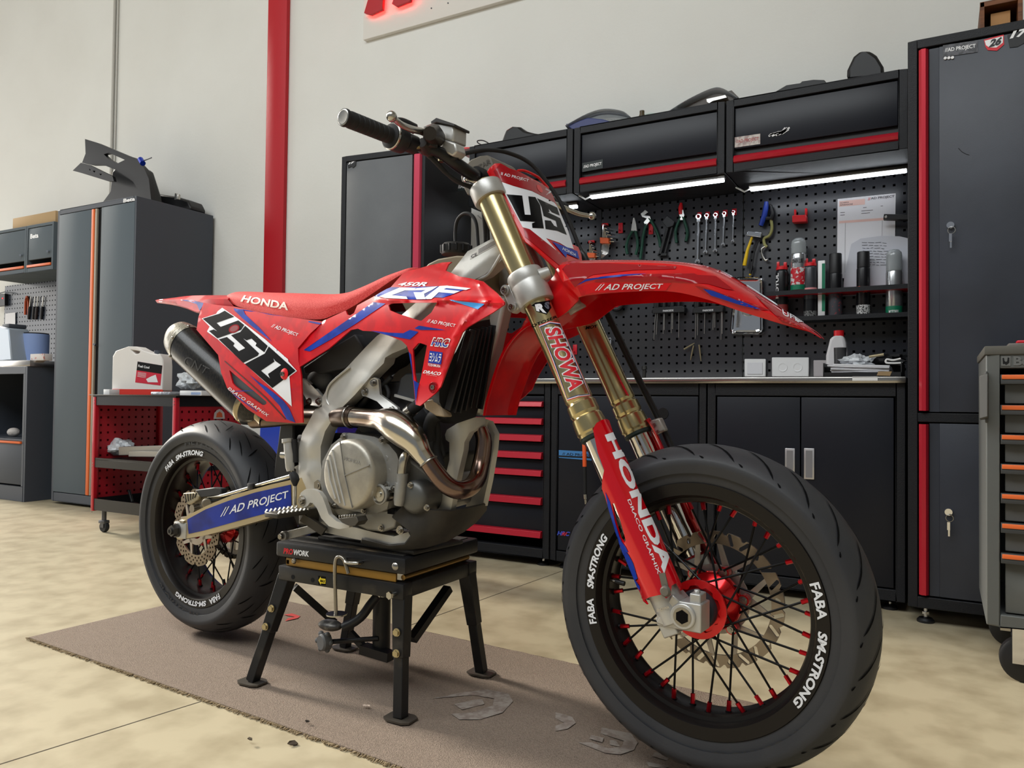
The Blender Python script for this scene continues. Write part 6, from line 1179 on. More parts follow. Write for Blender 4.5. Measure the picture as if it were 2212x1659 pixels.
m = MB(); m.box((xr-.02, yb, .0), (xr, YW-.03, zg0)); m.box((xr-.9, yb, 0), (xr-.88, YW-.03, zg0)); m.box((xr-.88, YW-.05, 0), (xr-.02, YW-.03, zg0)); m.box((xr-.88, yb, 0), (xr-.02, YW-.05, .1)); m.box((xr-.88, yb+.01, .40), (xr-.02, YW-.05, .415)); m.box((xr-.88, yb, zg0-.05), (xr-.02, yb+.02, zg0)); m.box((xr-.045, yb, .1), (xr-.02, yb+.02, zg0-.05)); m.build('body', M_greyd, T, bevel=.002)
m = MB(); m.box((xr-.87, yb+.004, .11), (xr-.05, yb+.02, .385), .002); d = m.build('drawer', M_greyd, T); m = MB(); m.box((xr-.86, yb-.01, .385), (xr-.05, yb+.01, .40), .003); m.build('handle_strip', M_orange, d)
yt = yb+.12
m = MB(); m.prism([V((xr-.44, yt-.08, zg1)), V((xr-.27, yt-.08, zg1)), V((xr-.32, yt-.08, zg1+.23)), V((xr-.44, yt-.08, zg1+.25))], (0, .14, 0)); bx = one('silver_case', m, mat('silver_blue_case', (168, 178, 190), .35, .3), 'slanted silver grey case beside the blue paper roll', 'case', bevel=.01)
m = MB(); m.box((xr-.42, yt-.07, zg1+.235), (xr-.33, yt+.05, zg1+.262), .006); m.build('case_handle', M_greyd, bx)
rc = at(76, 776, yb+.22); m = MB(); m.lathe([(.018, 0), (.085, 0), (.085, .20), (.018, .20)], (rc.x, rc.y, zg1), (0, 0, 1), 36, closed=True); PRo = one('paper_roll', m, mat('blue_paper_roll', (136, 158, 206), .9, bump=(60, .4, .002)), 'large blue paper roll standing on the steel top at the left', 'paper roll')
m = MB(); m.lathe([(0, .2), (.08, .2), (.08, .208), (.015, .212), (0, .212)], (rc.x, rc.y, zg1), (0, 0, 1), 24); tag(m.build('round_lid', M_plastk), 'flat dark lid lying on the blue paper roll', 'lid')
p = at(66, 779, yb+.05); m = MB(); m.box((p.x-.005, yb+.05, zg1), (p.x+.15, yb+.11, zg1+.045), .002); one('small_carton', m, mat('white_carton', (206, 200, 198), .6, noise=(40, (190, 120, 110), .58, .64)), 'small white carton in front of the blue paper roll', 'box')
# hanging things on the grey panel
Yg = YW-.045
for i, (x, c1) in enumerate(((262, (40, 34, 32)), (300, (36, 34, 34)), (325, (44, 32, 30)), (370, (32, 32, 34)))):
    m = MB(); a, b, c_ = at(*z1(13, x+2, 1425), Yg), at(*z1(13, x-8, 1510), Yg), at(*z1(13, x-18, 1620), Yg); m.cyl(a, b, .004, n=8); m.mat(1); m.tube([b, b.lerp(c_, .2), b.lerp(c_, .7), c_], [.008, .012, .011, .009], 10); one('screwdriver', m, [M_zinc, mat('screwdriver_grip_%s' % 'abcd'[i], c1, .5)], ('screwdriver hanging next to the orange pliers on the grey panel', 'second screwdriver right of the orange pliers on the grey panel', 'third screwdriver right of the orange pliers on the grey panel', 'screwdriver hanging nearest the tall grey locker')[i], 'screwdriver', 'screwdrivers on the grey panel')
m = MB()
for s in (-1, 1): m.tube([at(*z1(13, 230+s*3, 1420), Yg), at(*z1(13, 230+s*12, 1470), Yg), at(*z1(13, 228+s*14, 1580), Yg)], [.006, .009, .008], 10)
m.cyl(at(*z1(13, 230, 1450), Yg+.006), at(*z1(13, 230, 1450), Yg-.008), .014, n=16); one('pliers', m, mat('orange_grip', (196, 88, 50), .5), 'orange handled pliers hanging on the grey tool panel', 'pliers')
m = MB(); pris(m, 13, [(45, 1570), (130, 1560), (130, 1650), (115, 1800), (60, 1790), (42, 1650)], Yg, .001); one('receipt', m, M_paper, 'white paper note clipped to the grey tool panel', 'paper', smooth=0)
m = MB(); pris(m, 13, [(-40, 1400), (40, 1400), (40, 1500), (-40, 1510)], Yg-.02, .03); m.mat(1); p = at(*z1(13, 22, 1440), Yg-.021); m.sphere(p, .005, 6); m.mat(2); m.tube([at(*z1(13, x, y), Yg-.01) for x, y in ((-20, 1400), (40, 1385), (90, 1390), (115, 1402))], .004, 8); one('charger', m, [M_plastk, mat('red_indicator', (255, 40, 50), .5, emit=3), M_greyd], 'black charger with a red light and cable at the left edge', 'charger')
m = MB(); a, b = at(27, 492, YU+.02), at(116, 478, YU+.02); m.box((a.x, YU+.02, zu1), (b.x+.02, YU+.28, zu1+.085), .004); one('cardboard_box', m, mat('cardboard', (178, 150, 112), .85), 'long flat cardboard box lying on the grey wall cabinets', 'box')
m = MB(); c = at(30, 910, yb+.15); m.sphere((c.x, yb+.15, .448), .045, 10, (1.2, .8, .7)); one('plastic_bag', m, mat('thin_bag', (186, 180, 176), .4, bump=(30, 1, .01)), 'crumpled plastic bag inside the open grey base cabinet', 'bag')
# black plastics on the grey locker
T = thing('subframe_part', (0, 0, 0), 'black plastic motorcycle subframe part standing on the tall grey locker', 'motorcycle part'); Ya = 3.2
def hp(m, k, out, holes, Y, th, step=40):
    tv, T_, _ = tri2d(z_(k, out), [z_(k, h) for h in holes], step/ZM[k][2]); n = len(tv); F = [at(v.x, v.y, Y) for v in tv]; b0 = len(m.v); m.add(F+[f+V((0, th, 0)) for f in F], [t for t in T_]+[tuple(i+n for i in t[::-1]) for t in T_])
    for e in boundary(T_): m.f.append([b0+e[0], b0+e[1], b0+e[1]+n, b0+e[0]+n]); m.m.append(m.mi)
    return m
m = hp(MB(), 13, [(725, 80), (830, 112), (1100, 225), (1150, 240), (1230, 330), (1270, 420), (1290, 600), (1245, 600), (1130, 440), (990, 345), (880, 300), (780, 300), (700, 283), (730, 205)], [[(885, 210), (930, 198), (1065, 258), (1000, 290), (925, 250)]], Ya, .03); m.build('side_arm', M_plastk, T, bevel=.003)
m = hp(MB(), 13, [(620, 350), (690, 283), (760, 300), (960, 398), (972, 440), (920, 440), (700, 372)], [[(760, 330), (775, 345), (765, 350)], [(790, 350), (815, 352), (805, 368)], [(845, 375), (870, 378), (860, 392)]], Ya-.05, .02); m.build('lower_arm', M_plastk, T, bevel=.002)
m = MB(); m.prism([V((p.x, p.y, max(p.z, zt+.001))) for p in Z(13, [(1000, 300), (1080, 265), (1200, 330), (1285, 600), (1290, 640), (845, 655), (930, 540), (950, 360)], Ya+.03)], (0, .10, 0)); m.build('airbox_body', M_plastk, T, bevel=.015)
p = at(*z1(13, 1215, 270), Ya); m = MB(); m.cyl(p+V((-.02, 0, .015)), p+V((.02, -.01, -.02)), .018, n=16); m.build('blue_fitting', mat('blue_anodised', (24, 60, 190), .25, .6), T); m = MB(); m.cyl(p, at(*z1(13, 1292, 240), Ya-.03), .004, n=8); m.build('rod', M_greyd, T)
m = MB(); m.prism([V((p.x, p.y, max(p.z, zt+.001))) for p in Z(13, [(1290, 540), (1500, 570), (1600, 605), (1628, 660), (1625, 715), (1290, 700)], Ya+.17)], (0, .12, 0)); D = one('side_cover', m, M_plastk, 'black plastic cover lying on the right end of the tall grey locker', 'motorcycle part', bevel=.02)
m = MB(); pris(m, 13, [(1490, 540), (1520, 550), (1518, 595), (1485, 600)], Ya+.10, .02); m.build('clip', M_zinc, D, bevel=.003)
# red tool cart
pc = fl(212, 1133); Yk = 2.45; xk0, xk1 = at(199, 950, Yk).x, at(378, 950, Yk).x; dk = .40; ztk = at(290, 853, Yk).z
T = thing('tool_cart', (0, 0, 0), 'red and black perforated tool cart on castors behind the rear wheel', 'cart')
M_cred = mat('cart_red', (178, 18, 36), .42, coat=.2)
zk = [at(250, 1108, Yk).z, at(250, 992, Yk).z]
for (x, y) in ((xk0, Yk), (xk1-.022, Yk), (xk0, Yk+dk-.022), (xk1-.022, Yk+dk-.022)):
    m = MB(); m.box((x, y, zk[0]-.005), (x+.022, y+.022, ztk-.012), .001); ps = m.build('post', M_cred, T)
    if y == Yk:
        for zq_ in (ztk-.03, ztk-.045, .36, .345, .12, .105):
            m = MB(); m.cyl((x+.011, y+.001, zq_), (x+.011, y-.002, zq_), .003, n=10); m.build('rivet', M_zinc, ps)
for z0_, h in ((ztk-.055, .055), (zk[1]-.05, .05), (zk[0], .06)):
    m = MB(); m.box((xk0+.004, Yk+.003, z0_), (xk1-.004, Yk+.006, z0_+h)); m.box((xk0+.004, Yk+dk-.006, z0_), (xk1-.004, Yk+dk-.003, z0_+h)); m.box((xk0+.004, Yk+.003, z0_), (xk0+.007, Yk+dk-.003, z0_+h)); m.box((xk1-.007, Yk+.003, z0_), (xk1-.004, Yk+dk-.003, z0_+h)); m.box((xk0+.004, Yk+.003, z0_+h-.012 if h < .06 else z0_), (xk1-.004, Yk+dk-.003, z0_+h-.009 if h < .06 else z0_+.004)); m.build('shelf_tray', mat('cart_black', (26, 26, 29), .35, coat=.3), T, bevel=.0008)
m = MB(); m.box((xk0-.02, Yk-.01, ztk-.004), (xk1+.03, Yk+dk+.01, ztk), .001); m.build('top_edge', mat('worn_top_edge', (70, 66, 60), .4, .4), T)
for x in (xk0+.006, xk1-.009):
    m = MB(); m.box((-.0015, 0, 0), (.0015, dk-.044, ztk-zk[0]-.115)); o = m.build('side_panel', M_perfr, T, smooth=0); o.location = (x, Yk+.022, zk[0]+.06)
m = MB(); m.prism([V((xk1+.003, Yk+.22+a, .60+b)) for a, b in ((0, 0), (.07, 0), (.066, .03), (.05, .045), (.035, .05), (.02, .045), (.004, .03))], (.0006, 0, 0)); m.mat(1); m.prism([V((xk1+.004, Yk+.235+a, .608+b)) for a, b in ((0, 0), (.04, 0), (.036, .02), (.02, .03), (.004, .02))], (.0004, 0, 0)); m.build('crown_sticker', [mat('silver_sticker', (190, 180, 178), .4), mat('crown_orange', (200, 90, 50), .5)], T, smooth=0)
for (x, y) in ((xk0+.05, Yk+.04), (xk1-.06, Yk+.04), (xk0+.05, Yk+dk-.05), (xk1-.06, Yk+dk-.05)):
    m = MB(); m.lathe([(0, -.011), (.026, -.011), (.029, -.006), (.029, .006), (.026, .011), (0, .011)], (x+.01, y, .029), (0, 1, 0), 24); m.mat(1); m.box((x-.02, y-.016, .045), (x+.03, y+.016, .062), .003); m.cyl((x+.005, y, .06), (x+.005, y, zk[0]), .012, n=12); m.box((x-.004, y-.015, .024), (x+.022, y-.012, .05)); m.box((x-.004, y+.012, .024), (x+.022, y+.015, .05)); m.build('castor', [mat('castor_tyre', (30, 30, 32), .6), mat('castor_metal', (96, 96, 98), .4, .6)], T)
m = MB(); m.tube([V((xk0-.002, Yk+.03, .31)), V((xk0-.03, Yk+.03, .31)), V((xk0-.03, Yk+.3, .31)), V((xk0-.002, Yk+.3, .31))], .011, 12); m.mat(1); m.box((xk0-.03, Yk+.02, .26), (xk0-.004, Yk+.05, .285), .004); m.build('push_handle', [M_cred, M_wtxt], T)
# canister on the cart
T = thing('canister', (0, 0, 0), 'white plastic canister with red liquid and a red and black label', 'canister'); Yc_ = 2.52; zc = ztk
cx0, cx1 = at(*z1(14, 825, 600), Yc_).x, at(*z1(14, 1130, 600), Yc_).x
W_ = (cx1-cx0)*.86; H_ = at(*z1(14, 1000, 232), Yc_).z-zc
M_can = mat('milky_plastic', (244, 240, 236), .35, trans=.15)
prof = [(0, .0), (0, .80), (.05, .90), (.30, 1.0), (.46, 1.0), (.60, .92), (.78, .86), (.88, .84), (.92, .86), (.99, .74), (1.0, .62), (1.0, 0)]
def canslab(y0, y1, f, nm, mt, par, bev):
    m = MB(); m.prism([V((cx0+W_*a, y0, zc+H_*b)) for a, b in f], (0, y1-y0, 0)); return m.build(nm, mt, par, bevel=bev)
m = MB(); tv, TT, _ = tri2d_raw([[(cx0+W_*a, zc+H_*b) for a, b in prof], [(cx0+W_*a, zc+H_*b) for a, b in ((.37, .925), (.54, .90), (.52, .86), (.45, .84))]]); n = len(tv); m.add([V((v.x, Yc_, v.y)) for v in tv]+[V((v.x, Yc_+.095, v.y)) for v in tv], [t for t in TT]+[tuple(i+n for i in t[::-1]) for t in TT])
for e in boundary(TT): m.f.append([e[0], e[1], e[1]+n, e[0]+n]); m.m.append(0)
m.build('bottle', M_can, T, bevel=.005)
canslab(Yc_-.0006, Yc_+.0956, [(.0, .004), (1.0, .004), (1.0, .12), (0, .12)], 'red_liquid', mat('red_liquid', (218, 62, 52), .3), T, .004)
lb = [V((cx0+W_*a, Yc_-.0015, zc+H_*b)) for a, b in ((.46, .26), (.955, .20), (.985, .61), (.50, .69))]; L = quad(*lb)
m = MB(); m.prism(lb, (0, .001, 0)); m.mat(1); q = [L(0, .58)+V((0, -.0004, 0)), L(1, .58)+V((0, -.0004, 0)), L(1, 1)+V((0, -.0004, 0)), L(0, 1)+V((0, -.0004, 0))]; m.prism(q, (0, .0003, 0)); m.mat(2); o_ = V((0, -.0012, 0)); text_on(m, 'Fuel Cool', L(.05, .74)+o_, L(.5, .74)+o_, L(.5, .86)+o_, L(.05, .86)+o_, bold=.03)
m.prism([L(a, b)+o_ for a, b in ((.42, .22), (.5, .08), (.62, .1), (.9, .14), (.78, .5), (.6, .38))], (0, .0003, 0))
for i in range(5): m.prism([L(.06, .5-i*.05)+o_, L(.40, .5-i*.05)+o_, L(.40, .485-i*.05)+o_, L(.06, .485-i*.05)+o_], (0, .0003, 0))
m.build('label', [mat('label_red', (206, 44, 66), .5), M_btxt, M_wtxt], T, smooth=0)
m = MB(); m.cyl((cx0+W_*.8, Yc_+.048, zc+H_*.84), (cx0+W_*.8, Yc_+.048, zc+H_*.93), .02, n=24); m.build('cap', M_greyd, T)
for ch in T.children:
    for v in ch.data.vertices: v.co -= V((cx0, Yc_, zc))
T.location = (cx0, Yc_+.02, zc); T.rotation_euler.z = math.radians(24)
def blob(nm, c, sc, mt, label, cat, seed, amp=.25, n=14):
    random.seed(seed); m = MB(); m.sphere((0, 0, 0), 1, n); import mathutils.noise as mn
    for v in m.v: k = 1+amp*mn.noise(v*2.2+V((seed, 0, 0)))*2+amp*.5*mn.noise(v*6+V((0, seed, 0))); v.x, v.y, v.z = c[0]+v.x*sc[0]*k, c[1]+v.y*sc[1]*k, max(c[2]-sc[2]+.001, c[2]+v.z*sc[2]*k)
    return one(nm, m, mt, label, cat, smooth=30)
M_bag = mat('clear_crumpled_bag', (200, 204, 208), .25, spec=.8, bump=(40, 1, .01))
p = at(*z1(14, 1280, 575), 2.6); m = MB(); m.box((p.x-.07, 2.55, ztk), (p.x+.08, 2.68, ztk+.018), .006); one('foil_packet', m, mat('silver_foil', (190, 192, 198), .25, .6, bump=(40, 1, .006)), 'crinkled silver packet on the cart right of the canister', 'packet')
p = at(*z1(14, 1510, 585), 2.6); m = MB(); m.box((p.x-.085, 2.56, ztk), (p.x+.075, 2.64, ztk+.024), .001); m.mat(1); m.box((p.x-.0, 2.559, ztk+.004), (p.x+.07, 2.5595, ztk+.016)); one('parts_box', m, [M_white, mat('pale_blue_print', (150, 170, 206), .6)], 'flat white parts box with pale blue print on the cart', 'box')
blob('clear_bag', at(*z1(14, 1450, 520), 2.70)*1+V((0, 0, .01)), (.07, .05, .045), M_bag, 'clear crumpled bag on the cart under the exhaust', 'bag', 4)
m = MB(); q = at(*z1(14, 745, 575), 2.62); q.x = max(q.x, xk0+.01); m.box((q.x, 2.50, ztk), (q.x+.05, 2.57, ztk+.028), .001); one('small_white_box', m, M_white, 'small white box at the left end of the cart top', 'box')
m = MB(); m.prism([V((cx0-.09, 2.74, ztk)), V((cx0-.03, 2.74, ztk)), V((cx0+.02, 2.74, ztk+.12)), V((cx0-.01, 2.74, ztk+.12))], (0, .05, 0)); one('red_folder', m, mat('red_white_pack', (180, 40, 52), .5), 'leaning red pack behind the white canister', 'pack')
zs = zk[1]+.002
blob('shelf_bag', V((at(*z1(14, 900, 1000), 2.6).x, 2.6, zs+.045)), (.10, .07, .045), M_bag, 'crumpled clear bag on the middle shelf of the cart', 'bag', 9)
m = MB(); a, b = at(*z1(14, 935, 1000), 2.56), at(*z1(14, 1270, 960), 2.56); m.bar(V((a.x, 2.56, zs+.03)), V((b.x, 2.60, zs+.05)), .05, .045); m.bar(V((a.x+.1, 2.54, zs+.02)), V((b.x, 2.54, zs+.03)), .03, .03); one('aluminium_profile', m, mat('dull_silver_bar', (186, 180, 170), .4, .6), 'pale aluminium part lying on the middle cart shelf', 'metal part', bevel=.003)
m = MB(); a = at(*z1(14, 1010, 1360), 2.6); m.cyl(V((a.x, 2.6, .15)), V((a.x-.03, 2.6, .21)), .008, n=10); m.bar(V((a.x, 2.6, .14)), V((a.x+.05, 2.6, .135)), .02, .02); one('ratchet', m, M_plastk, 'dark ratchet handle on the bottom shelf of the cart', 'tool')
T_ = MB(); a = at(556, 905, 2.5); b = at(690, 905, 2.5); T_.prism([V((a.x, 2.5, .0)), V((b.x+.1, 2.5, 0)), V((b.x+.1, 2.5, .665)), V((a.x+.02, 2.5, .665))], (0, .16, 0)); T_.box((a.x-.005, 2.49, .62), (b.x+.11, 2.67, .665), .005); one('storage_bin', T_, mat('glossy_blue_plastic', (14, 50, 160), .2, coat=.5), 'glossy blue bin standing between the rear wheel and the frame', 'bin', bevel=.01)
# grey trolley at the right edge
Yt_ = 2.33; xt0 = at(2130, 1000, Yt_).x; xt1 = xt0+.62; ztt, ztb = at(2131, 767, Yt_).z, at(2129, 1349, Yt_).z
T = thing('tool_trolley', (0, 0, 0), 'grey tool trolley with orange drawer edges cut by the right picture edge', 'trolley')
M_tg = mat('trolley_grey', (98, 100, 98), .45)
m = MB(); w = .03; m.box((xt0, Yt_, ztb), (xt0+w, Yt_+.45, ztt)); m.box((xt1-w, Yt_, ztb), (xt1, Yt_+.45, ztt)); m.box((xt0+w, Yt_+.43, ztb), (xt1-w, Yt_+.45, ztt)); m.box((xt0+w, Yt_, ztt-.035), (xt1-w, Yt_+.43, ztt)); m.box((xt0+w, Yt_, ztb), (xt1-w, Yt_+.43, ztb+.03)); m.build('body', M_tg, T, bevel=.003)
zt2 = at(2131, 748, Yt_).z; m = MB(); m.box((xt0-.004, Yt_-.006, ztt), (xt1+.004, Yt_+.455, zt2), .004); m.build('rubber_top', mat('grey_rubber_top', (88, 86, 80), .8), T)
ys = [818, 885, 948, 1011, 1074, 1137, 1201, 1340]
zz_ = [at(2180, y, Yt_-.01).z for y in (809, 875, 939, 1003, 1067, 1131, 1197)]
for i, z_top in enumerate(zz_):
    zl = (zz_[i+1]+.004) if i < 6 else ztb+.034
    m = MB(); m.box((xt0+w+.012, Yt_+.012, zl), (xt1-w-.012, Yt_+.03, z_top-.02), .002); d = m.build('drawer', M_tg, T)
    m = MB(); m.prism([V((xt0+w+.002, Yt_+.012, z_top)), V((xt0+w+.002, Yt_-.006, z_top)), V((xt0+w+.002, Yt_-.014, z_top-.012)), V((xt0+w+.002, Yt_-.014, z_top-.024)), V((xt0+w+.002, Yt_+.012, z_top-.026))], (xt1-xt0-2*w-.004, 0, 0)); m.build('pull_edge', mat('dark_pull_edge', (60, 60, 58), .5), d)
    m = MB(); m.box((xt0+w+.004, Yt_-.0165, z_top-.012), (xt1-w-.004, Yt_-.013, z_top-.001), .001); m.build('orange_inlay', M_orange, d)
m = MB(); o_ = Yt_-.002; q = Z(18, [(1000, 658), (1180, 658), (1180, 600), (1000, 600)], o_); text_on(m, 'Beta', *q, bold=.04); m.mat(1); m.prism(Z(18, [(925, 660), (983, 660), (983, 600), (925, 600)], o_), (0, .001, 0)); m.mat(2); m.prism([v+V((0, -.001, 0)) for v in Z(18, [(935, 650), (945, 648), (955, 655), (965, 650), (975, 640), (975, 610), (965, 608), (962, 630), (955, 636), (945, 630), (942, 610), (933, 612)], o_)], (0, .001, 0)); m.build('maker_plate', [M_zinc, M_zinc, M_btxt], T, smooth=0)
m = MB(); A1, A2 = at(2115, 812, Yt_-.04), at(2115, 905, Yt_-.04); m.prism([V((A1.x, Yt_-.04, A1.z)), V((A1.x+.018, Yt_-.055, A1.z+.006)), V((A1.x+.022, Yt_-.02, A1.z)), V((A1.x+.004, Yt_-.01, A1.z-.004))], (0, 0, A2.z-A1.z)); m.bar(V((A1.x+.016, Yt_-.03, A1.z+.002)), V((xt0+.005, Yt_+.03, A1.z)), .006, .02); m.bar(V((A1.x+.016, Yt_-.03, A2.z)), V((xt0+.005, Yt_+.03, A2.z)), .006, .02); m.build('side_handle', mat('handle_grey', (78, 78, 76), .45), T, bevel=.002)
cz = ztb
for (x, y) in ((at(2195, 1400, Yt_+.06).x, Yt_+.06), (xt1-.06, Yt_+.06), (xt0+.06, Yt_+.39), (xt1-.06, Yt_+.39)):
    m = MB(); m.lathe([(0, -.018), (.05, -.018), (.058, -.012), (.058, .012), (.05, .018), (0, .018)], (x+.02, y, .058), (0, 1, 0), 32); m.mat(1); m.box((x-.03, y-.03, cz-.006), (x+.05, y+.03, cz)); m.box((x-.01, y-.027, .05), (x+.045, y-.022, cz-.006)); m.box((x-.01, y+.022, .05), (x+.045, y+.027, cz-.006)); m.cyl((x+.02, y-.034, .058), (x+.02, y+.034, .058), .007, n=10); m.build('castor', [M_plastk, M_chrome], T)
p = at(2196, 745, Yt_+.1); m = MB(); m.box((p.x-.02, Yt_+.08, zt2), (p.x+.06, Yt_+.14, zt2+.012), .003); m.mat(1); m.box((p.x+.0, Yt_+.09, zt2+.012), (p.x+.06, Yt_+.13, zt2+.02), .003); one('bit_case', m, [mat('grey_clip', (110, 104, 98), .5), M_rtxt], 'small grey and red clip lying on the grey trolley', 'clip')
# red lettering sign
YS = YW-.03
T = thing('wall_sign', (0, 0, 0), 'white backlit wall sign with two red slashes at the top edge', 'sign'); a, b = at(784, 86.5, YS), at(1087, 1.3, YS)
m = MB(); m.box((a.x, YS, a.z), (a.x+2.2, YW, a.z+.75), .003); m.build('sign_board', mat('satin_white_board', (216, 212, 206), .5), T)
for q in (((786, 28), (800, 32), (826, 20), (832, -60), (812, -60)), ((846, 8), (856, 14), (886, 2), (898, -60), (872, -60))):
    m = MB(); P = [at(*p, YS-.035) for p in q]; m.prism(P, (0, .02, 0)); sl_ = m.build('slash', mat('sign_red', (176, 14, 26), .35), T, bevel=.002)
    m = MB(); c = sum(P, V((0, 0, 0)))/5; m.prism([c+(v-c)*.9+V((0, .0215, 0)) for v in P], (0, .006, 0)); m.build('red_halo_light', mat('red_glow', (255, 20, 20), .5, emit=34), sl_)
for x, y in ((932, 18), (968, 7)):
    m = MB(); p = at(x, y, YS); m.cyl(p, p+V((0, -.003, 0)), .004, n=10); m.build('screw', M_greyd, T)
# ================================================================ tools and cans on the black wall unit
YQ = YP-.022
def wrench(k, xt, yt, xb, yb_, wd, label):
    s = 1/ZM[k][2]; a, b = at(*z1(k, xt, yt), YQ), at(*z1(k, xb, yb_), YQ); d = (b-a).normalized(); r = wd*.0105; m = MB(); up = V((0, 1, 0)); sd = d.cross(up)
    c = a+d*r; m.lathe([(r*.55, -.004), (r, -.004), (r, .004), (r*.55, .004)], c, up, 24, closed=True); m.bar(c+d*r*.9, c+d*r*1.9, r*1.3, .006, up); e = b-d*r*1.6; m.bar(c+d*r*1.6, e, r*.75, .005, up, r*.6)
    m.bar(e, e+d*r*.9, r*.8, .006, up, r*1.7); m.bar(e+d*r*.7+sd*r*.7, b+sd*r*.55, r*.55, .006, up, r*.4); m.bar(e+d*r*.7-sd*r*.7, b-sd*r*.75-d*r*.2, r*.55, .006, up, r*.4)
    o = one('combination_wrench', m, M_chrome, label, 'wrench', 'wrenches hanging on the black panel', bevel=.0008); return c
WL = ['largest ratchet wrench, leftmost of the hanging row', 'second wrench from the left in the hanging row', 'middle wrench of the hanging row of five', 'fourth wrench from the left in the hanging row', 'smallest wrench, rightmost of the hanging row']
M_redh = mat('red_tool_hook', (196, 26, 42), .4)
for i, q in enumerate(((805, 185, 797, 505, 1.25), (858, 182, 848, 442, 1.0), (914, 178, 911, 432, 1.0), (971, 170, 962, 392, .9), (1030, 162, 1025, 370, .75))):
    wrench(11, *q, WL[i]); p = at(*z1(11, q[0]+6, q[1]+2), YP-.008); m = MB(); m.box((p.x-.010, YP-.012, p.z-.022), (p.x+.010, YP-.0065, p.z+.008), .001); m.cyl((p.x-.004, YP-.01, p.z-.012), (p.x-.004, YP-.034, p.z-.010), .003, n=8)
    one('tool_hook', m, M_redh, ('red hook behind the largest hanging wrench', 'red hook behind the second hanging wrench', 'red hook behind the middle hanging wrench', 'red hook behind the fourth hanging wrench', 'red hook behind the smallest hanging wrench')[i], 'hook', 'red hooks on the panel')
wrench(11, 230, 985, 245, 1112, .85, 'single small wrench low on the panel beside the fork')
M_green = mat('dark_green_grip', (26, 74, 58), .5)
def pliers(k, head, lh, rh, label, hm=None, gm=None, r=.007):
    m = MB(); pris(m, k, head, YQ-.006, .010); m.mat(1)
    for h in (lh, rh): m.tube(crom([at(*z1(k, *p), YQ) for p in h], 5), r, 10)
    return one('pliers', m, [hm or M_alu, gm or M_green], label, 'pliers', 'pliers on the black panel')
pliers(11, [(388, 210), (400, 250), (405, 295), (368, 295), (374, 250), (382, 212)], [(378, 295), (352, 340), (338, 400), (345, 445)], [(395, 295), (408, 350), (410, 400), (398, 450)], 'green handled combination pliers with pale jaws')
pliers(11, [(430, 185), (460, 160), (478, 175), (450, 195), (490, 200), (495, 225), (465, 260), (450, 240), (470, 215), (440, 205)], [(468, 250), (448, 320), (438, 400), (428, 478)], [(485, 215), (515, 260), (545, 330), (558, 400)], 'long green water pump pliers with open jaws', M_zinc)
pliers(11, [(680, 190), (690, 160), (705, 160), (712, 195), (700, 225), (686, 225)], [(690, 205), (665, 260), (655, 310), (662, 372)], [(702, 205), (722, 260), (732, 310), (722, 362)], 'green pliers with red guard on the tip', M_zinc)
m = MB(); m.tube([at(*z1(11, x, y), YQ) for x, y in ((692, 115), (688, 145), (690, 190))], [.006, .011, .010], 12); one('red_tip_guard', m, M_redpl, 'red tool grip above the green pliers jaws', 'tool')
m = MB(); pris(m, 11, [(568, 235), (600, 195), (650, 235), (640, 262), (600, 275)], YQ-.012, .02); m.bar(at(*z1(11, 605, 265), YQ), at(*z1(11, 552, 460), YQ), .014, .010, (0, 1, 0)); m.bar(at(*z1(11, 635, 262), YQ+.003), at(*z1(11, 585, 450), YQ+.003), .010, .008, (0, 1, 0)); m.bar(at(*z1(11, 540, 450), YQ), at(*z1(11, 600, 448), YQ), .012, .010, (0, 1, 0)); one('strap_wrench', m, mat('black_strap_tool', (30, 32, 34), .4), 'black strap wrench hanging between the two green pliers', 'tool', bevel=.002)
for (x, y, l) in ((302, 245, 'empty red hook beside the hex key set'), (498, 250, 'red hook behind the water pump pliers'), (8, 1030, 'red clip low on the panel beside the fork')):
    p = at(*z1(11, x, y), YP-.008); m = MB(); m.box((p.x-.011, YP-.012, p.z-.05), (p.x+.011, YP-.0065, p.z), .001); m.cyl((p.x, YP-.01, p.z-.038), (p.x, YP-.034, p.z-.036), .003, n=8); one('tool_hook', m, M_redh, l, 'hook', 'red hooks on the panel')
def hexset(x, y, hm, label, sc=1):
    T = thing('hex_key_set', (0, 0, 0), label, 'hex keys', 'hex key sets'); s = sc
    for i in range(6):
        m = MB(); a = at(*z1(11, x-18*s+i*8*s, y+215*s-i*6), YQ-.002*i); b = at(*z1(11, x-10*s+i*8*s, y+i*22*s), YQ-.002*i); c = at(*z1(11, x+22*s+i*8*s, y+6+i*20*s), YQ-.002*i); m.tube([a, b, b.lerp(c, .15)+V((0, 0, .003)), c], .0026, 6); m.build('hex_key', M_chrome, T)
    m = MB(); pris(m, 11, [(x-32*s, y+78*s), (x+25*s, y+82*s), (x+28*s, y+118*s), (x-30*s, y+118*s)], YQ-.022, .030); m.build('holder', hm, T, bevel=.003); m = MB(); m.box((at(*z1(11, x, y), YQ).x-.016, YP-.02, at(*z1(11, x, y), YQ).z-.004), (at(*z1(11, x, y), YQ).x+.016, YP-.007, at(*z1(11, x, y), YQ).z+.01), .002); m.build('top_clip', M_redpl, T)
hexset(197, 258, mat('orange_holder', (226, 100, 50), .45), 'hex key set in an orange holder at the left of the panel'); hexset(110, 368, mat('orange_holder', (226, 100, 50), .45), 'hex key set half hidden behind the brake hose', .85)
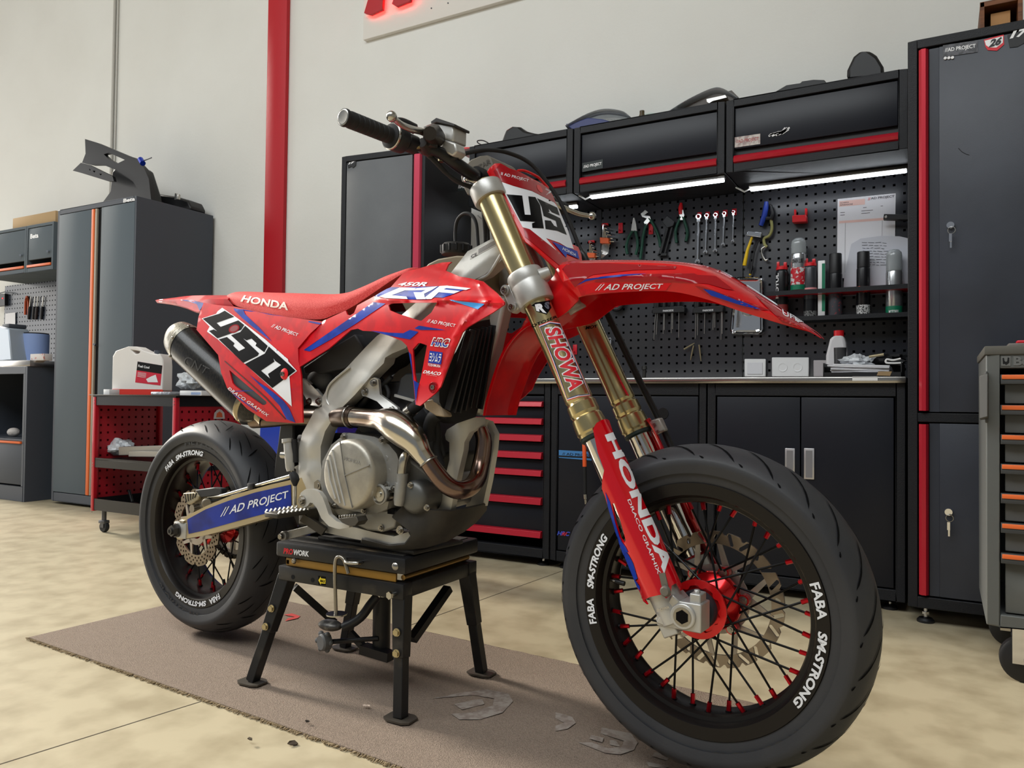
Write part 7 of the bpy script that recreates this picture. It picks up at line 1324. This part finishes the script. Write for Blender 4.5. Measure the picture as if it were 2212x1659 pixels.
# oil filter wrench, hammers
m = MB(); m.tube([at(*z1(11, x, y), YQ-.004) for x, y in ((1243, 108), (1238, 150), (1228, 200), (1205, 262))], [.009, .012, .012, .010], 14); m.mat(1); m.tube([at(*z1(11, x, y), YQ) for x, y in ((1270, 130), (1282, 180), (1275, 215), (1240, 215))], [.006, .010, .012, .010], 12); m.mat(2); m.tube(crom([at(*z1(11, x, y), YQ) for x, y in ((1272, 225), (1278, 280), (1262, 325), (1228, 345), (1230, 380), (1245, 400))], 5), .0065, 10); m.mat(3); m.tube(crom([at(*z1(11, x, y), YQ) for x, y in ((1245, 395), (1215, 410), (1215, 450), (1235, 485), (1250, 480))], 5), .005, 10); one('filter_wrench', m, [mat('blue_grip', (34, 62, 160), .4), M_plastk, mat('olive_strap', (150, 148, 92), .5), M_zinc], 'blue handled filter wrench with curved hook', 'tool')
m = MB(); m.bar(at(*z1(11, 1120, 312), YQ-.01), at(*z1(11, 1212, 325), YQ-.01), .022, .022, (0, 0, 1)); m.mat(1); m.tube([at(*z1(11, x, y), YQ-.008) for x, y in ((1150, 335), (1120, 420), (1100, 520))], [.006, .007, .009], 10); one('hammer', m, [M_chrome, mat('yellow_handle', (226, 186, 30), .45)], 'small hammer with a yellow handle', 'hammer', bevel=.003)
m = MB(); m.tube([at(*z1(11, x, y), YQ) for x, y in ((1200, 335), (1165, 430), (1150, 520))], .003, 8); m.mat(1); p = at(*z1(11, 1137, 575), YQ); m.sphere(p, .006, 6); m.mat(2); m.tube([at(*z1(11, 1150, 520), YQ), p], .006, 8); one('scriber', m, [M_plastk, mat('yellow_handle', (226, 186, 30), .45), M_plastk], 'thin black tool with a yellow tip behind the hammer', 'tool')
m = MB(); pris(m, 11, [(1408, 195), (1500, 190), (1502, 235), (1408, 240)], YP-.05, .04); pris(m, 11, [(1420, 155), (1434, 155), (1434, 200), (1420, 200)], YP-.02, .013); pris(m, 11, [(1490, 148), (1506, 148), (1506, 195), (1490, 195)], YP-.02, .013); one('tool_holder', m, M_redpl, 'empty bright red tool holder beside the blue wrench', 'holder', bevel=.003)
# papers
m = MB(); q = Z(11, [(1697, 600), (2068, 600), (2077, 52), (1702, 90)], YP-.0075); m.prism(q, (0, .0006, 0)); L = quad(*q); o_ = V((0, -.0006, 0))
m.mat(1); m.prism([L(a, b)+o_ for a, b in ((.03, .90), (.48, .90), (.48, .97), (.03, .97))], (0, .0002, 0)); m.prism([L(a, b)+o_ for a, b in ((.03, .69), (.97, .69), (.97, .72), (.03, .72))], (0, .0002, 0))
m.mat(2); text_on(m, 'SCHEDA', L(.05, .938)+o_*1.6, L(.20, .938)+o_*1.6, L(.20, .955)+o_*1.6, L(.05, .955)+o_*1.6); text_on(m, 'RIPARAZIONE', L(.05, .91)+o_*1.6, L(.27, .91)+o_*1.6, L(.27, .928)+o_*1.6, L(.05, .928)+o_*1.6)
text_on(m, 'AD PROJECT', L(.58, .945)+o_, L(.98, .945)+o_, L(.98, .98)+o_, L(.58, .98)+o_, bold=.02)
for (u, v_, w_) in ((.45, .86, .06), (.75, .86, .04), (.42, .82, .2), (.42, .79, .15), (.05, .82, .08), (.05, .79, .08)): m.prism([L(u, v_)+o_, L(u+w_, v_)+o_, L(u+w_, v_+.006)+o_, L(u, v_+.006)+o_], (0, .0002, 0))
for u in (.14, .78): m.prism([L(u, .05)+o_, L(u+.004, .05)+o_, L(u+.004, .69)+o_, L(u, .69)+o_], (0, .0002, 0))
m.mat(3); text_on(m, '//', L(.53, .945)+o_, L(.575, .945)+o_, L(.575, .98)+o_, L(.53, .98)+o_, bold=.02)
one('work_order_sheet', m, [M_paper, mat('pale_red_band', (226, 190, 182), .8), M_ink, M_rtxt], 'white printed work sheet hung on the panel above the spray cans', 'paper', smooth=0)
tv = [(1745, 580), (1790, 380), (1850, 345), (1980, 328), (2100, 330), (2165, 345), (2165, 660), (1740, 660)]
m = MB(); P = Z(11, tv, YP-.02); m.prism(P, (0, .0006, 0)); m.mat(1)
random.seed(5)
for i in range(9):
    y = 370+i*18; x = 1850+random.uniform(-12, 20)
    while x < 2010: l = random.uniform(14, 40); m.bar(at(*z1(11, x, y+(x-1850)*.02), YP-.0212), at(*z1(11, x+l, y+random.uniform(-3, 3)+(x-1850)*.02), YP-.0212), .0004, .0016); x += l+8
one('handwritten_note', m, [mat('grey_white_paper', (196, 198, 206), .8), M_ink], 'curled handwritten note behind the black spray cans', 'paper', smooth=0)
m = MB(); m.bar(at(*z1(11, 2000, 208), YQ-.02), at(*z1(11, 2200, 212), YQ-.02), .022, .03, (0, 1, 0)); m.mat(1); p = at(*z1(11, 2015, 206), YQ-.032); m.cyl(p, p+V((0, -.004, 0)), .006, n=12); one('black_handle_tool', m, [M_plastk, M_zinc], 'black handled tool sticking out beside the tall locker', 'tool', bevel=.006)
# can rack and spray cans
T = thing('can_rack', (0, 0, 0), 'black steel rack rails holding the spray cans', 'rack')
zr1, zr0 = at(*z1(11, 1700, 678), YP-.12).z, at(*z1(11, 1700, 850), YP-.12).z; xr0 = at(*z1(11, 1240, 700), YP-.12).x
m = MB(); m.box((xr0, YP-.122, zr1-.008), (XR-.004, YP-.118, zr1+.010)); m.box((xr0, YP-.12, zr1-.008), (xr0+.003, YP-.006, zr1+.01)); m.build('upper_rail', M_frame, T)
m = MB(); m.box((xr0+.06, YP-.122, zr0-.010), (XR-.004, YP-.118, zr0+.008)); m.box((xr0+.06, YP-.12, zr0-.010), (XR-.004, YP-.006, zr0-.007)); m.build('shelf', M_frame, T)
m = MB(); m.box((xr0, YP-.118, zr1-.009), (XR-.004, YP-.01, zr1-.0085)); m.build('red_edge', M_redh, T)
YCn = YP-.065
def can_(x0, x1, ytop, ybot, label, cap, body, bands=(), txt=None, base=None, r=None):
    a, b = at(*z1(11, x0, 700), YCn), at(*z1(11, x1, 700), YCn); cx = (a.x+b.x)/2; R_ = (b.x-a.x)/2*.93; z0_ = zr0-.0065 if ybot > 700 else at(*z1(11, (x0+x1)/2, ybot), YCn).z; zt_ = at(*z1(11, (x0+x1)/2, ytop), YCn-R_).z; c = (cx, YCn, z0_); H = zt_-z0_
    t = thing('spray_can', c, label, 'spray can', 'spray cans on the rack'); o = (0, 0, 0); hb = H*cap[0]
    m = MB(); m.lathe([(0, 0), (R_*.9, 0), (R_, .004), (R_, hb-.012), (R_*.93, hb-.006), (R_*.8, hb), (0, hb)], o, (0, 0, 1), 32); bd = m.build('body', body, t)
    m = MB(); kind, cm = cap[1], cap[2]
    if kind == 'dome': m.lathe([(R_*.96, hb-.006), (R_*.97, H-R_*.9), (R_*.9, H-R_*.45), (R_*.6, H-R_*.12), (0, H)], o, (0, 0, 1), 28)
    elif kind == 'cyl': m.lathe([(0, hb-.004), (R_*.94, hb-.004), (R_*.92, H-.003), (R_*.86, H), (0, H)], o, (0, 0, 1), 28)
    else: m.lathe([(0, hb), (R_*.92, hb), (R_*.9, hb+.012), (R_*.4, hb+.018), (0, hb+.018)], o, (0, 0, 1), 28); m.box((-R_*.8, -.006, hb+.012), (-R_*.35, .006, H), .002); m.box((R_*.3, -.008, hb+.012), (R_*.8, .008, H-.004), .002)
    m.build('cap', cm, t)
    for z0b, z1b, bm_ in bands: m = MB(); m.lathe([(R_+.0004, H*z0b), (R_+.0004, H*z1b)], o, (0, 0, 1), 32); m.build('label_band', bm_, bd)
    if txt:
        s, u0, u1, v0, v1, tm, vert = txt; m = MB(); vv, ff, asp = text2d(s, step=.12, bold=.03)
        def f(u, v):
            if vert: u, v = 1-v, u
            a_ = -PI/2+(u0+(u1-u0)*u); return V((math.cos(a_)*(R_+.0009), math.sin(a_)*(R_+.0009), H*(v0+(v1-v0)*v)))
        m.add([f(p.x, p.y) for p in vv], ff); m.build('lettering', tm, bd, smooth=0, solid=-1)
    return t
M_cb = mat('black_can', (24, 24, 27), .3, .2); M_cs = mat('silver_can', (190, 192, 194), .22, .8); M_grn = mat('green_band', (18, 116, 84), .4); M_clr = mat('smoky_clear_cap', (190, 196, 198), .15, spec=.8, trans=.5)
can_(1298, 1386, 487, 820, 'black spray can with red spray head and red stripe, leftmost on the rack', (.86, 'trig', M_redpl), M_cb, [(.10, .28, mat('red_brown_band', (120, 40, 38), .5))], ('MOTUL', -.95, -.35, .38, .8, M_wtxt, True))
can_(1395, 1505, 330, 680, 'silver chain spray can with clear dome cap and green base, tallest on the rack', (.72, 'dome', M_clr), M_cs, [(.0, .09, M_grn), (.10, .42, mat('red_silver_band', (190, 34, 46), .4, noise=(60, (206, 206, 206), .5, .55))), (.42, .60, M_cs)], ('CHAIN LUBE', -.7, .7, .50, .58, M_btxt, False))
can_(1480, 1572, 465, 835, 'grey spray can with red spray head and hazard mark', (.87, 'trig', M_redpl), mat('grey_black_can', (70, 72, 76), .3, .4), [(.02, .34, M_cb), (.05, .15, mat('white_barcode', (200, 200, 200), .5, noise=(200, (30, 30, 30), .5, .55))), (.45, .52, mat('pale_red_mark', (220, 150, 150), .5))])
can_(1640, 1736, 436, 825, 'black spray can with matt black cap standing fifth on the rack', (.72, 'cyl', M_plastk), M_cb, [(.05, .45, mat('dark_print', (60, 60, 66), .4, noise=(120, (140, 50, 56), .6, .64)))])
can_(1820, 1916, 424, 815, 'black spray can with orange print and hazard diamond', (.78, 'cyl', M_plastk), M_cb, [(.03, .2, mat('white_barcode', (200, 200, 200), .5, noise=(200, (30, 30, 30), .5, .55))), (.38, .48, mat('orange_print', (40, 30, 28), .4, noise=(70, (220, 80, 40), .55, .6)))])
can_(2008, 2126, 405, 808, 'silver spray can with smoky cap and green base, rightmost on the rack', (.70, 'dome', M_clr), M_cs, [(.0, .16, M_grn)], ('MOTOREX', -.6, .6, .05, .10, M_wtxt, False))
m = MB(); a = at(*z1(11, 1600, 670), YCn); m.box((a.x-.014, YCn-.014, zr0-.0065), (a.x+.014, YCn+.014, at(*z1(11, 1600, 490), YCn).z), .002); m.mat(1); m.box((a.x+.002, YCn-.0146, zr0+.03), (a.x+.0145, YCn-.0142, at(*z1(11, 1600, 510), YCn).z)); one('adhesive_carton', m, [M_white, M_grn], 'narrow white and green carton between the spray cans', 'box')
# metal tray
def rrect(x0, y0, x1, y1, r, sh=0, n=5):
    P = []
    for cx, cy, a0 in ((x1-r, y0+r, -90), (x1-r, y1-r, 0), (x0+r, y1-r, 90), (x0+r, y0+r, 180)):
        for i in range(n+1): a = math.radians(a0+90*i/n); P.append((cx+r*math.cos(a)+sh*(cy-y0)/(y1-y0), cy+r*math.sin(a)))
    return P
def tray_sec(k, ins, Y): x0, y0, x1, y1 = 1040+ins, 595+ins, 1218-ins, 962-ins; return Z(11, [(x-(y-595)/367*34+ (y-595)/367*40*(x-1040)/178, y) for x, y in rrect(x0, y0, x1, y1, max(6, 30-ins*.5))], Y)
m = loft([tray_sec(0, 0, YP-.008), tray_sec(0, -2, YP-.022), tray_sec(0, 4, YP-.026), tray_sec(0, 9, YP-.022), tray_sec(0, 16, YP-.014), tray_sec(0, 30, YP-.012)], closed=True); TR = one('magnetic_tray', m, M_chrome, 'rounded steel magnetic tray hanging behind the front fender', 'tray')
m = MB(); p = at(*z1(11, 1122, 800), YP-.014); m.lathe([(0, -.006), (.028, -.006), (.032, -.001), (.032, 0), (0, 0)], p, (0, 1, 0), 32); m.build('magnet', M_zinc, TR)
def tset(x0, x1, y, shafts, label):
    T = thing('screwdriver_rack', (0, 0, 0), label, 'tool rack', 'black tool racks'); m = MB(); pris(m, 11, [(x0, y+20), (x0+20, y+8), (x1-20, y-2), (x1, y+8), (x1, y+38), (x0, y+48)], YP-.05, .04); bd = m.build('rack_body', M_plastk, T, bevel=.004)
    m = MB(); q = [at(*z1(11, a, b), YP-.051) for a, b in (((x0+x1)/2-34, y+38), ((x0+x1)/2+34, y+34), ((x0+x1)/2+34, y+22), ((x0+x1)/2-34, y+26))]; text_on(m, 'PARKSIDE', *q, bold=.01); m.build('lettering', M_wtxt, bd, smooth=0, solid=-1)
    for x, yb2, dx in shafts:
        m = MB(); a, b = at(*z1(11, x, y+30), YP-.03), at(*z1(11, x+dx, yb2), YP-.03); m.cyl(a, b, .0032, n=8); m.mat(1); m.tube([a+V((0, 0, .002)), a+V((0, 0, .03)), a+V((0, 0, .07))], [.009, .011, .008], 10); tag(m.build('screwdriver', [M_zinc, M_plastk]), '%s screwdriver from the left in the %s black tool rack under the fender' % (('first', 'second', 'third', 'fourth', 'fifth', 'sixth', 'seventh')[[q_[0] for q_ in shafts].index(x)], 'left' if x < 740 else 'right'), 'screwdriver', 'screwdrivers in the %s black rack' % ('left' if x < 740 else 'right'))
tset(500, 716, 780, [(528, 1000, -12), (540, 965, -8), (582, 960, -6), (584, 935, 0), (632, 955, -4), (638, 930, 0), (678, 985, -1)], 'left black screwdriver rack below the front fender'); tset(765, 965, 778, [(788, 992, -4), (800, 970, -2), (845, 960, -3), (900, 935, -2), (910, 920, 0), (952, 1000, -2), (958, 960, 0)], 'right black screwdriver rack below the front fender')
for i, (a, b, l) in enumerate((((710, 1060), (778, 1020), 'slanted punch of the three brass coloured punches'), ((772, 1035), (752, 1130), 'middle punch of the three brass coloured punches'), ((808, 1030), (820, 1135), 'right punch of the three brass coloured punches'))):
    m = MB(); p, q = at(*z1(11, *a), YQ), at(*z1(11, *b), YQ); m.tube([p, p.lerp(q, .6), q], [.004, .004, .002], 8); one('punch', m, mat('brass_punch', (160, 148, 118), .35, .7), l, 'punch', 'punches on the panel')
# switches on the panel foot
def plate_(x0, y0, x1, y1, nm, label, cat):
    m = MB(); q = Z(11, [(x0, y1), (x1, y1), (x1, y0), (x0, y0)], YP-.022); m.prism(q, (0, .014, 0)); o = one(nm, m, M_white, label, cat, bevel=.003); return o, quad(*q)
o, L = plate_(1100, 1122, 1237, 1237, 'light_switch', 'white square light switch above the worktop', 'switch'); m = MB(); m.prism([L(a, b)+V((0, -.003, 0)) for a, b in ((.14, .14), (.86, .14), (.86, .80), (.14, .80))], (0, .003, 0)); m.build('rocker', mat('rocker_white', (216, 216, 220), .35), o, bevel=.001)
o, L = plate_(1277, 1112, 1516, 1236, 'power_socket', 'white double power socket with round outlets', 'socket')
for u in (.30, .70):
    c = L(u, .48); m = MB(); m.lathe([(.012, .001), (.018, -.002), (.0195, -.002), (.0195, 0), (.012, .008), (0, .008)], c, (0, 1, 0), 28); m.mat(1)
    for dx in (-.007, 0, .007): m.cyl(c+V((dx, .0075, 0)), c+V((dx, .0065, 0)), .0022, n=8)
    m.build('outlet', [M_white, M_btxt], o)
o, L = plate_(1546, 1130, 1640, 1237, 'blank_plate', 'grey white blank plate half hidden by the paper tray', 'plate'); o.data.materials.clear(); o.data.materials.append(mat('greyish_plate', (176, 170, 172), .5))
# worktop things
zw = zw1
m = MB(); a = at(*z1(11, 452, 1240), 3.3); m.cyl(V((a.x, 3.3, zw)), V((a.x+.002, 3.3, zw+.05)), .008, n=12); m.cyl(V((a.x+.002, 3.3, zw+.05)), V((a.x, 3.3, zw+.066)), .013, .011, 14); m.bar(V((a.x, 3.3, zw+.008)), V((a.x+.06, 3.3, zw+.006)), .012, .012); one('small_vice', m, mat('dark_iron', (52, 52, 50), .5, .4), 'small dark clamp standing on the worktop behind the fork', 'clamp')
T = thing('fluid_bottle', (0, 0, 0), 'white plastic bottle with a red cap on the worktop', 'bottle'); a, b = at(*z1(11, 1632, 1130), 3.25), at(*z1(11, 1775, 1130), 3.25); zt_ = at(*z1(11, 1700, 975), 3.25).z; zc_ = at(*z1(11, 1700, 940), 3.25).z; w_ = b.x-a.x
m = MB(); m.prism([V((a.x+w_*u, 3.22, zw+(zt_-zw)*v)) for u, v in ((0, 0), (.0, .55), (.18, .92), (.32, 1), (.78, 1), (.88, .85), (1, .3), (1, 0))], (0, .06, 0)); m.build('bottle', mat('white_bottle', (206, 204, 206), .35), T, bevel=.012); m = MB(); m.cyl((a.x+w_*.55, 3.25, zt_-.004), (a.x+w_*.55, 3.25, zc_), .019, n=24); m.build('cap', M_redpl, T)
m = MB(); a = at(*z1(11, 1718, 1130), 3.12); m.lathe([(0, 0), (.020, 0), (.022, at(*z1(11, 1718, 1050), 3.12).z-zw), (.019, at(*z1(11, 1718, 1050), 3.12).z-zw), (.018, .004), (0, .004)], (a.x, 3.12, zw), (0, 0, 1), 24); one('black_cup', m, mat('dark_grey_cup', (54, 54, 56), .4), 'dark grey cup in front of the white bottle', 'cup')
T = thing('paper_tray', (0, 0, 0), 'black open tray full of papers on the worktop', 'tray'); a, b = at(*z1(11, 1608, 1225), 2.98), at(*z1(11, 2118, 1225), 2.98); hT = .052
m = MB(); m.box((a.x, 2.98, zw), (b.x, 3.22, zw+.004)); m.box((a.x, 2.98, zw), (a.x+.004, 3.22, zw+hT)); m.box((b.x-.004, 2.98, zw), (b.x, 3.22, zw+hT)); m.box((a.x, 3.216, zw), (b.x, 3.22, zw+hT)); m.box((a.x, 2.98, zw), (b.x, 2.984, zw+.018)); m.build('tray', M_plastk, T, bevel=.001)
random.seed(2)
for i in range(7):
    m = MB(); y0 = 2.990+random.uniform(0, .01); m.box((a.x+.012+random.uniform(0, .02), y0, zw+.008+i*.0055), (b.x-.03-random.uniform(0, .02), 3.20, zw+.0125+i*.0055), .001, Matrix.Rotation(math.radians(random.uniform(-2, 2)), 3, 'Z')@Matrix.Rotation(math.radians(2.5), 3, 'Y'), ((a.x+b.x)/2, 3.1, zw+.02)); one('paper_sheaf', m, M_paper, ('bottom sheaf of the papers in the black tray', 'second sheaf from the bottom in the black tray', 'third sheaf from the bottom in the black tray', 'middle sheaf of the papers in the black tray', 'third sheaf from the top in the black tray', 'second sheaf from the top in the black tray', 'top sheaf of the papers in the black tray')[i], 'paper', 'papers in the black tray')
m = MB(); q = at(*z1(11, 1995, 1205), 2.976); m.prism([V((q.x-.02, 2.978, zw+.006)), V((q.x+.022, 2.978, zw+.004)), V((q.x+.028, 2.978, zw+.02)), V((q.x-.015, 2.978, zw+.02))], (0, .0012, 0)); one('tape_piece', m, mat('brown_tape', (150, 124, 88), .6), 'piece of brown tape on the front of the black tray', 'tape', smooth=0)
blob('black_gloves', V((at(*z1(11, 2020, 1100), 3.12).x-.01, 3.16, zw+hT+.018)), (.065, .05, .022), mat('black_cloth', (26, 26, 28), .8, bump=(50, 1, .004)), 'crumpled black gloves lying on the papers', 'gloves', 21, .35)
blob('plastic_wrap', V((at(*z1(11, 1830, 1100), 3.14).x, 3.10, zw+hT+.012)), (.05, .035, .022), M_bag, 'crumpled clear plastic wrap on the papers', 'wrap', 17, .35)
m = MB(); m.tube(crom([at(*z1(11, x, y), 3.0) for x, y in ((2110, 1120), (2060, 1130), (2020, 1125), (2015, 1145), (2060, 1150), (2120, 1148))], 5), .0035, 8); one('white_cable', m, M_white, 'white cable loop at the right end of the black tray', 'cable')
m = MB(); m.tube([at(*z1(11, 1905, 1108), 3.04), at(*z1(11, 2000, 1093), 3.04)], .005, 10); one('brass_rod', m, mat('brass_punch', (160, 148, 118), .35, .7), 'short brass coloured tube lying on the papers', 'tube')
m = MB(); a, b = at(*z1(11, 1797, 1240), YB-.0215), at(*z1(11, 1960, 1262), YB-.0215); m.box((a.x, YB-.0215, b.z), (b.x, YB-.0203, a.z)); m.box((a.x, YB-.0215, zw+.0002), (b.x, YB+.05, zw+.0012)); one('white_card', m, M_white, 'folded white card hanging over the worktop edge', 'card', smooth=0)
m = MB(); p = at(1332, 655, YP-.03); m.torus(p, (0, 1, 0), .030, .011, 28, 10); m.mat(1); m.torus(p, (0, 1, 0), .016, .006, 24, 8); one('tape_roll', m, [M_plastk, M_redh], 'black and red tape roll hanging under the fender', 'tape roll')
T = thing('air_hose', (0, 0, 0), 'black and orange air hose hanging behind the fork', 'hose'); Yh = YB-.05
m = MB(); m.tube([at(1262, 940, Yh+.02), at(1262, 958, Yh), at(1263, 1008, Yh)], .0085, 12); m.build('orange_sleeve', mat('orange_sleeve', (230, 92, 40), .5), T); m = MB(); m.tube([at(1263, 1008, Yh), at(1264, 1072, Yh)], .0075, 12); m.build('hose', M_rub, T); m = MB(); m.tube([at(1264, 1068, Yh), at(1265, 1078, Yh), at(1265, 1079, Yh), at(1266, 1089, Yh)], [.0085, .0085, .006, .006], 12); m.build('coupling', M_zinc, T); m = MB(); m.tube([at(1262, 942, Yh+.02), V((at(1262, 900, Yh).x, Yh+.045, at(1262, 900, Yh).z))], .006, 10); m.build('upper_hose', M_rub, T)
# things lying on the tops
zT = ztc
def lie(k, pts, Y, th, nm, mt, label, cat, bev=.006): m = MB(); P = Z(k, pts, Y); P = [V((p.x, p.y, max(p.z, zT+.0005))) for p in P]; m.prism(P, (0, th, 0)); return one(nm, m, mt, label, cat, bevel=bev)
lie(16, [(1370, 1200), (1400, 1120), (1420, 1070), (1470, 1040), (1540, 1045), (1575, 1075), (1650, 1095), (1770, 1112), (1780, 1160), (1600, 1195)], 3.3, .14, 'black_plastic_guard', M_plastk, 'curved black plastic guard on the cabinet behind the number plate', 'motorcycle part', .015)
m = MB(); m.tube(crom([at(*z1(16, x, y), 3.25) for x, y in ((1310, 1200), (1240, 1160), (1190, 1160), (1195, 1180), (1250, 1205), (1300, 1215))], 5), .003, 8); one('wire_loop', m, M_plastk, 'thin black wire loop standing on the left wall cabinet', 'wire')
lie(16, [(1000, 1212), (1190, 1212), (1195, 1240), (1000, 1260)], 3.2, .14, 'red_plastic_panel', M_redpl, 'red plastic panel lying on the wall cabinet by the handlebar', 'motorcycle part', .004)
M_vis = mat('clear_visor', (200, 206, 212), .12, trans=.75, spec=.7)
def visor(k, top, bot, Y, nm, lab, mt):
    A_ = crom([at(*z1(k, *p), Y) for p in top], 5); B_ = crom([at(*z1(k, *p), Y) for p in bot], 5); m = loft([[V((p.x, p.y, max(p.z, zT+.002))) for p in A_], [V((p.x, p.y+.04, max(p.z*.5+q.z*.5, zT+.002))) for p, q in zip(A_, B_)], [V((q.x, q.y+.12, max(q.z, zT+.002))) for q in B_]]); o = one(nm, m, mt, lab, 'visor'); s_ = o.modifiers.new('solid', 'SOLIDIFY'); s_.thickness = .003; return o
v1 = visor(12, [(110, 515), (240, 445), (340, 418), (440, 430), (488, 462)], [(180, 525), (250, 470), (340, 455), (420, 470), (480, 470)], 3.25, 'helmet_visor', 'clear helmet visor with a blue frame on the middle wall cabinet', M_vis)
m = MB(); pris(m, 12, [(110, 505), (160, 500), (240, 470), (330, 478), (400, 500), (420, 515), (150, 540)], 3.26, .04); m.build('visor_frame', mat('blue_grey_frame', (50, 58, 110), .4), v1, bevel=.004)
m = MB(); a = at(*z1(12, 558, 460), 3.3); m.lathe([(0, 0), (.014, 0), (.015, .045), (.011, .055), (.011, .07), (0, .07)], (a.x, 3.3, zT), (0, 0, 1), 18); one('small_brown_bottle', m, mat('olive_brown', (74, 62, 36), .45), 'small brown bottle standing beside the pale bag', 'bottle')
blob('pale_bag', V((at(*z1(12, 615, 440), 3.40).x, 3.42, zT+.04)), (.09, .06, .05), mat('pale_green_bag', (206, 218, 210), .4, bump=(30, 1, .01)), 'pale crumpled bag on the middle wall cabinet', 'bag', 30)
v2 = visor(12, [(700, 440), (820, 365), (960, 300), (1030, 300), (1120, 355)], [(800, 430), (870, 390), (960, 350), (1040, 345), (1110, 360)], 3.25, 'tinted_visor', 'large clear and brown visor with silver hinge on the cabinets', M_vis)
m = MB(); pris(m, 12, [(730, 430), (820, 385), (930, 350), (1010, 330), (1080, 310), (1120, 350), (1110, 370), (960, 400)], 3.28, .06); m.build('brown_shell', mat('brown_shell', (62, 50, 38), .3), v2, bevel=.008); m = MB(); pris(m, 12, [(930, 360), (1045, 335), (1055, 352), (975, 372), (950, 388), (935, 380)], 3.255, .012); m.build('hinge', M_zinc, v2, bevel=.002)
lie(12, [(1335, 318), (1400, 280), (1480, 268), (1490, 258), (1560, 248), (1620, 250), (1640, 275), (1500, 300)], 3.28, .14, 'flat_black_part', M_plastk, 'flat black plastic part lying on the right wall cabinet', 'motorcycle part')
lie(12, [(1750, 240), (1752, 190), (1790, 110), (1825, 82), (1890, 80), (1925, 105), (1965, 170), (1968, 220)], 3.3, .05, 'black_mask_part', M_plastk, 'domed black headlight mask standing on the right wall cabinet', 'motorcycle part', .012)
zTl = zl1; YW2 = YT+.05
m = MB(); P = Z(17, [(822, 180), (832, 55), (1092, 2), (1078, 128)], YW2); 
for a, b in ((0, 1), (1, 2), (2, 3), (3, 0)): pass
x0_, x1_ = P[0].x, P[2].x; z1_2 = P[1].z+.02
m.box((x0_, YW2, zTl), (x0_+.012, YW2+.2, z1_2)); m.box((x1_-.012, YW2, zTl), (x1_, YW2+.2, z1_2)); m.box((x0_, YW2, z1_2-.016), (x1_, YW2+.2, z1_2)); m.box((x0_, YW2, zTl), (x1_, YW2+.2, zTl+.008)); m.box((x0_, YW2+.19, zTl), (x1_, YW2+.2, z1_2)); m.mat(1); m.box((x0_+.03, YW2+.03, zTl+.008), (x1_-.03, YW2+.18, z1_2-.03)); one('wooden_box', m, [mat('brown_wood', (118, 72, 40), .6, noise=(12, (92, 54, 30), .4, .6, (1, 1, 8))), mat('tan_wood', (176, 128, 76), .6)], 'brown wooden box on top of the tall black locker', 'box', bevel=.001)
# debris on the floor and mat
for (px, py, c, r, nm, lb) in ((790, 1525, (196, 176, 160), .010, 'paper_scrap', 'torn pale paper scrap on the mat in front of the stand'), (632, 1605, (60, 48, 34), .012, 'dry_leaf', 'small dry leaf at the frayed mat edge'), (540, 1596, (70, 60, 46), .006, 'wood_chip', 'tiny wood chip on the floor left of the dry leaf'), (664, 1559, (50, 42, 36), .005, 'dirt_crumb', 'dark crumb on the mat near the frayed edge')):
    p = fl(px, py, .012 if nm != 'dry_leaf' else .004); random.seed(px); m = MB(); P = [p+V((math.cos(a)*r*random.uniform(.5, 1.5), math.sin(a)*r*random.uniform(.4, 1.0), random.uniform(-.002, .003))) for a in [2*PI*i/7 for i in range(7)]]; m.prism(P, (0, 0, .0015)); one(nm, m, mat(nm, c, .9), lb, 'scrap', smooth=0)
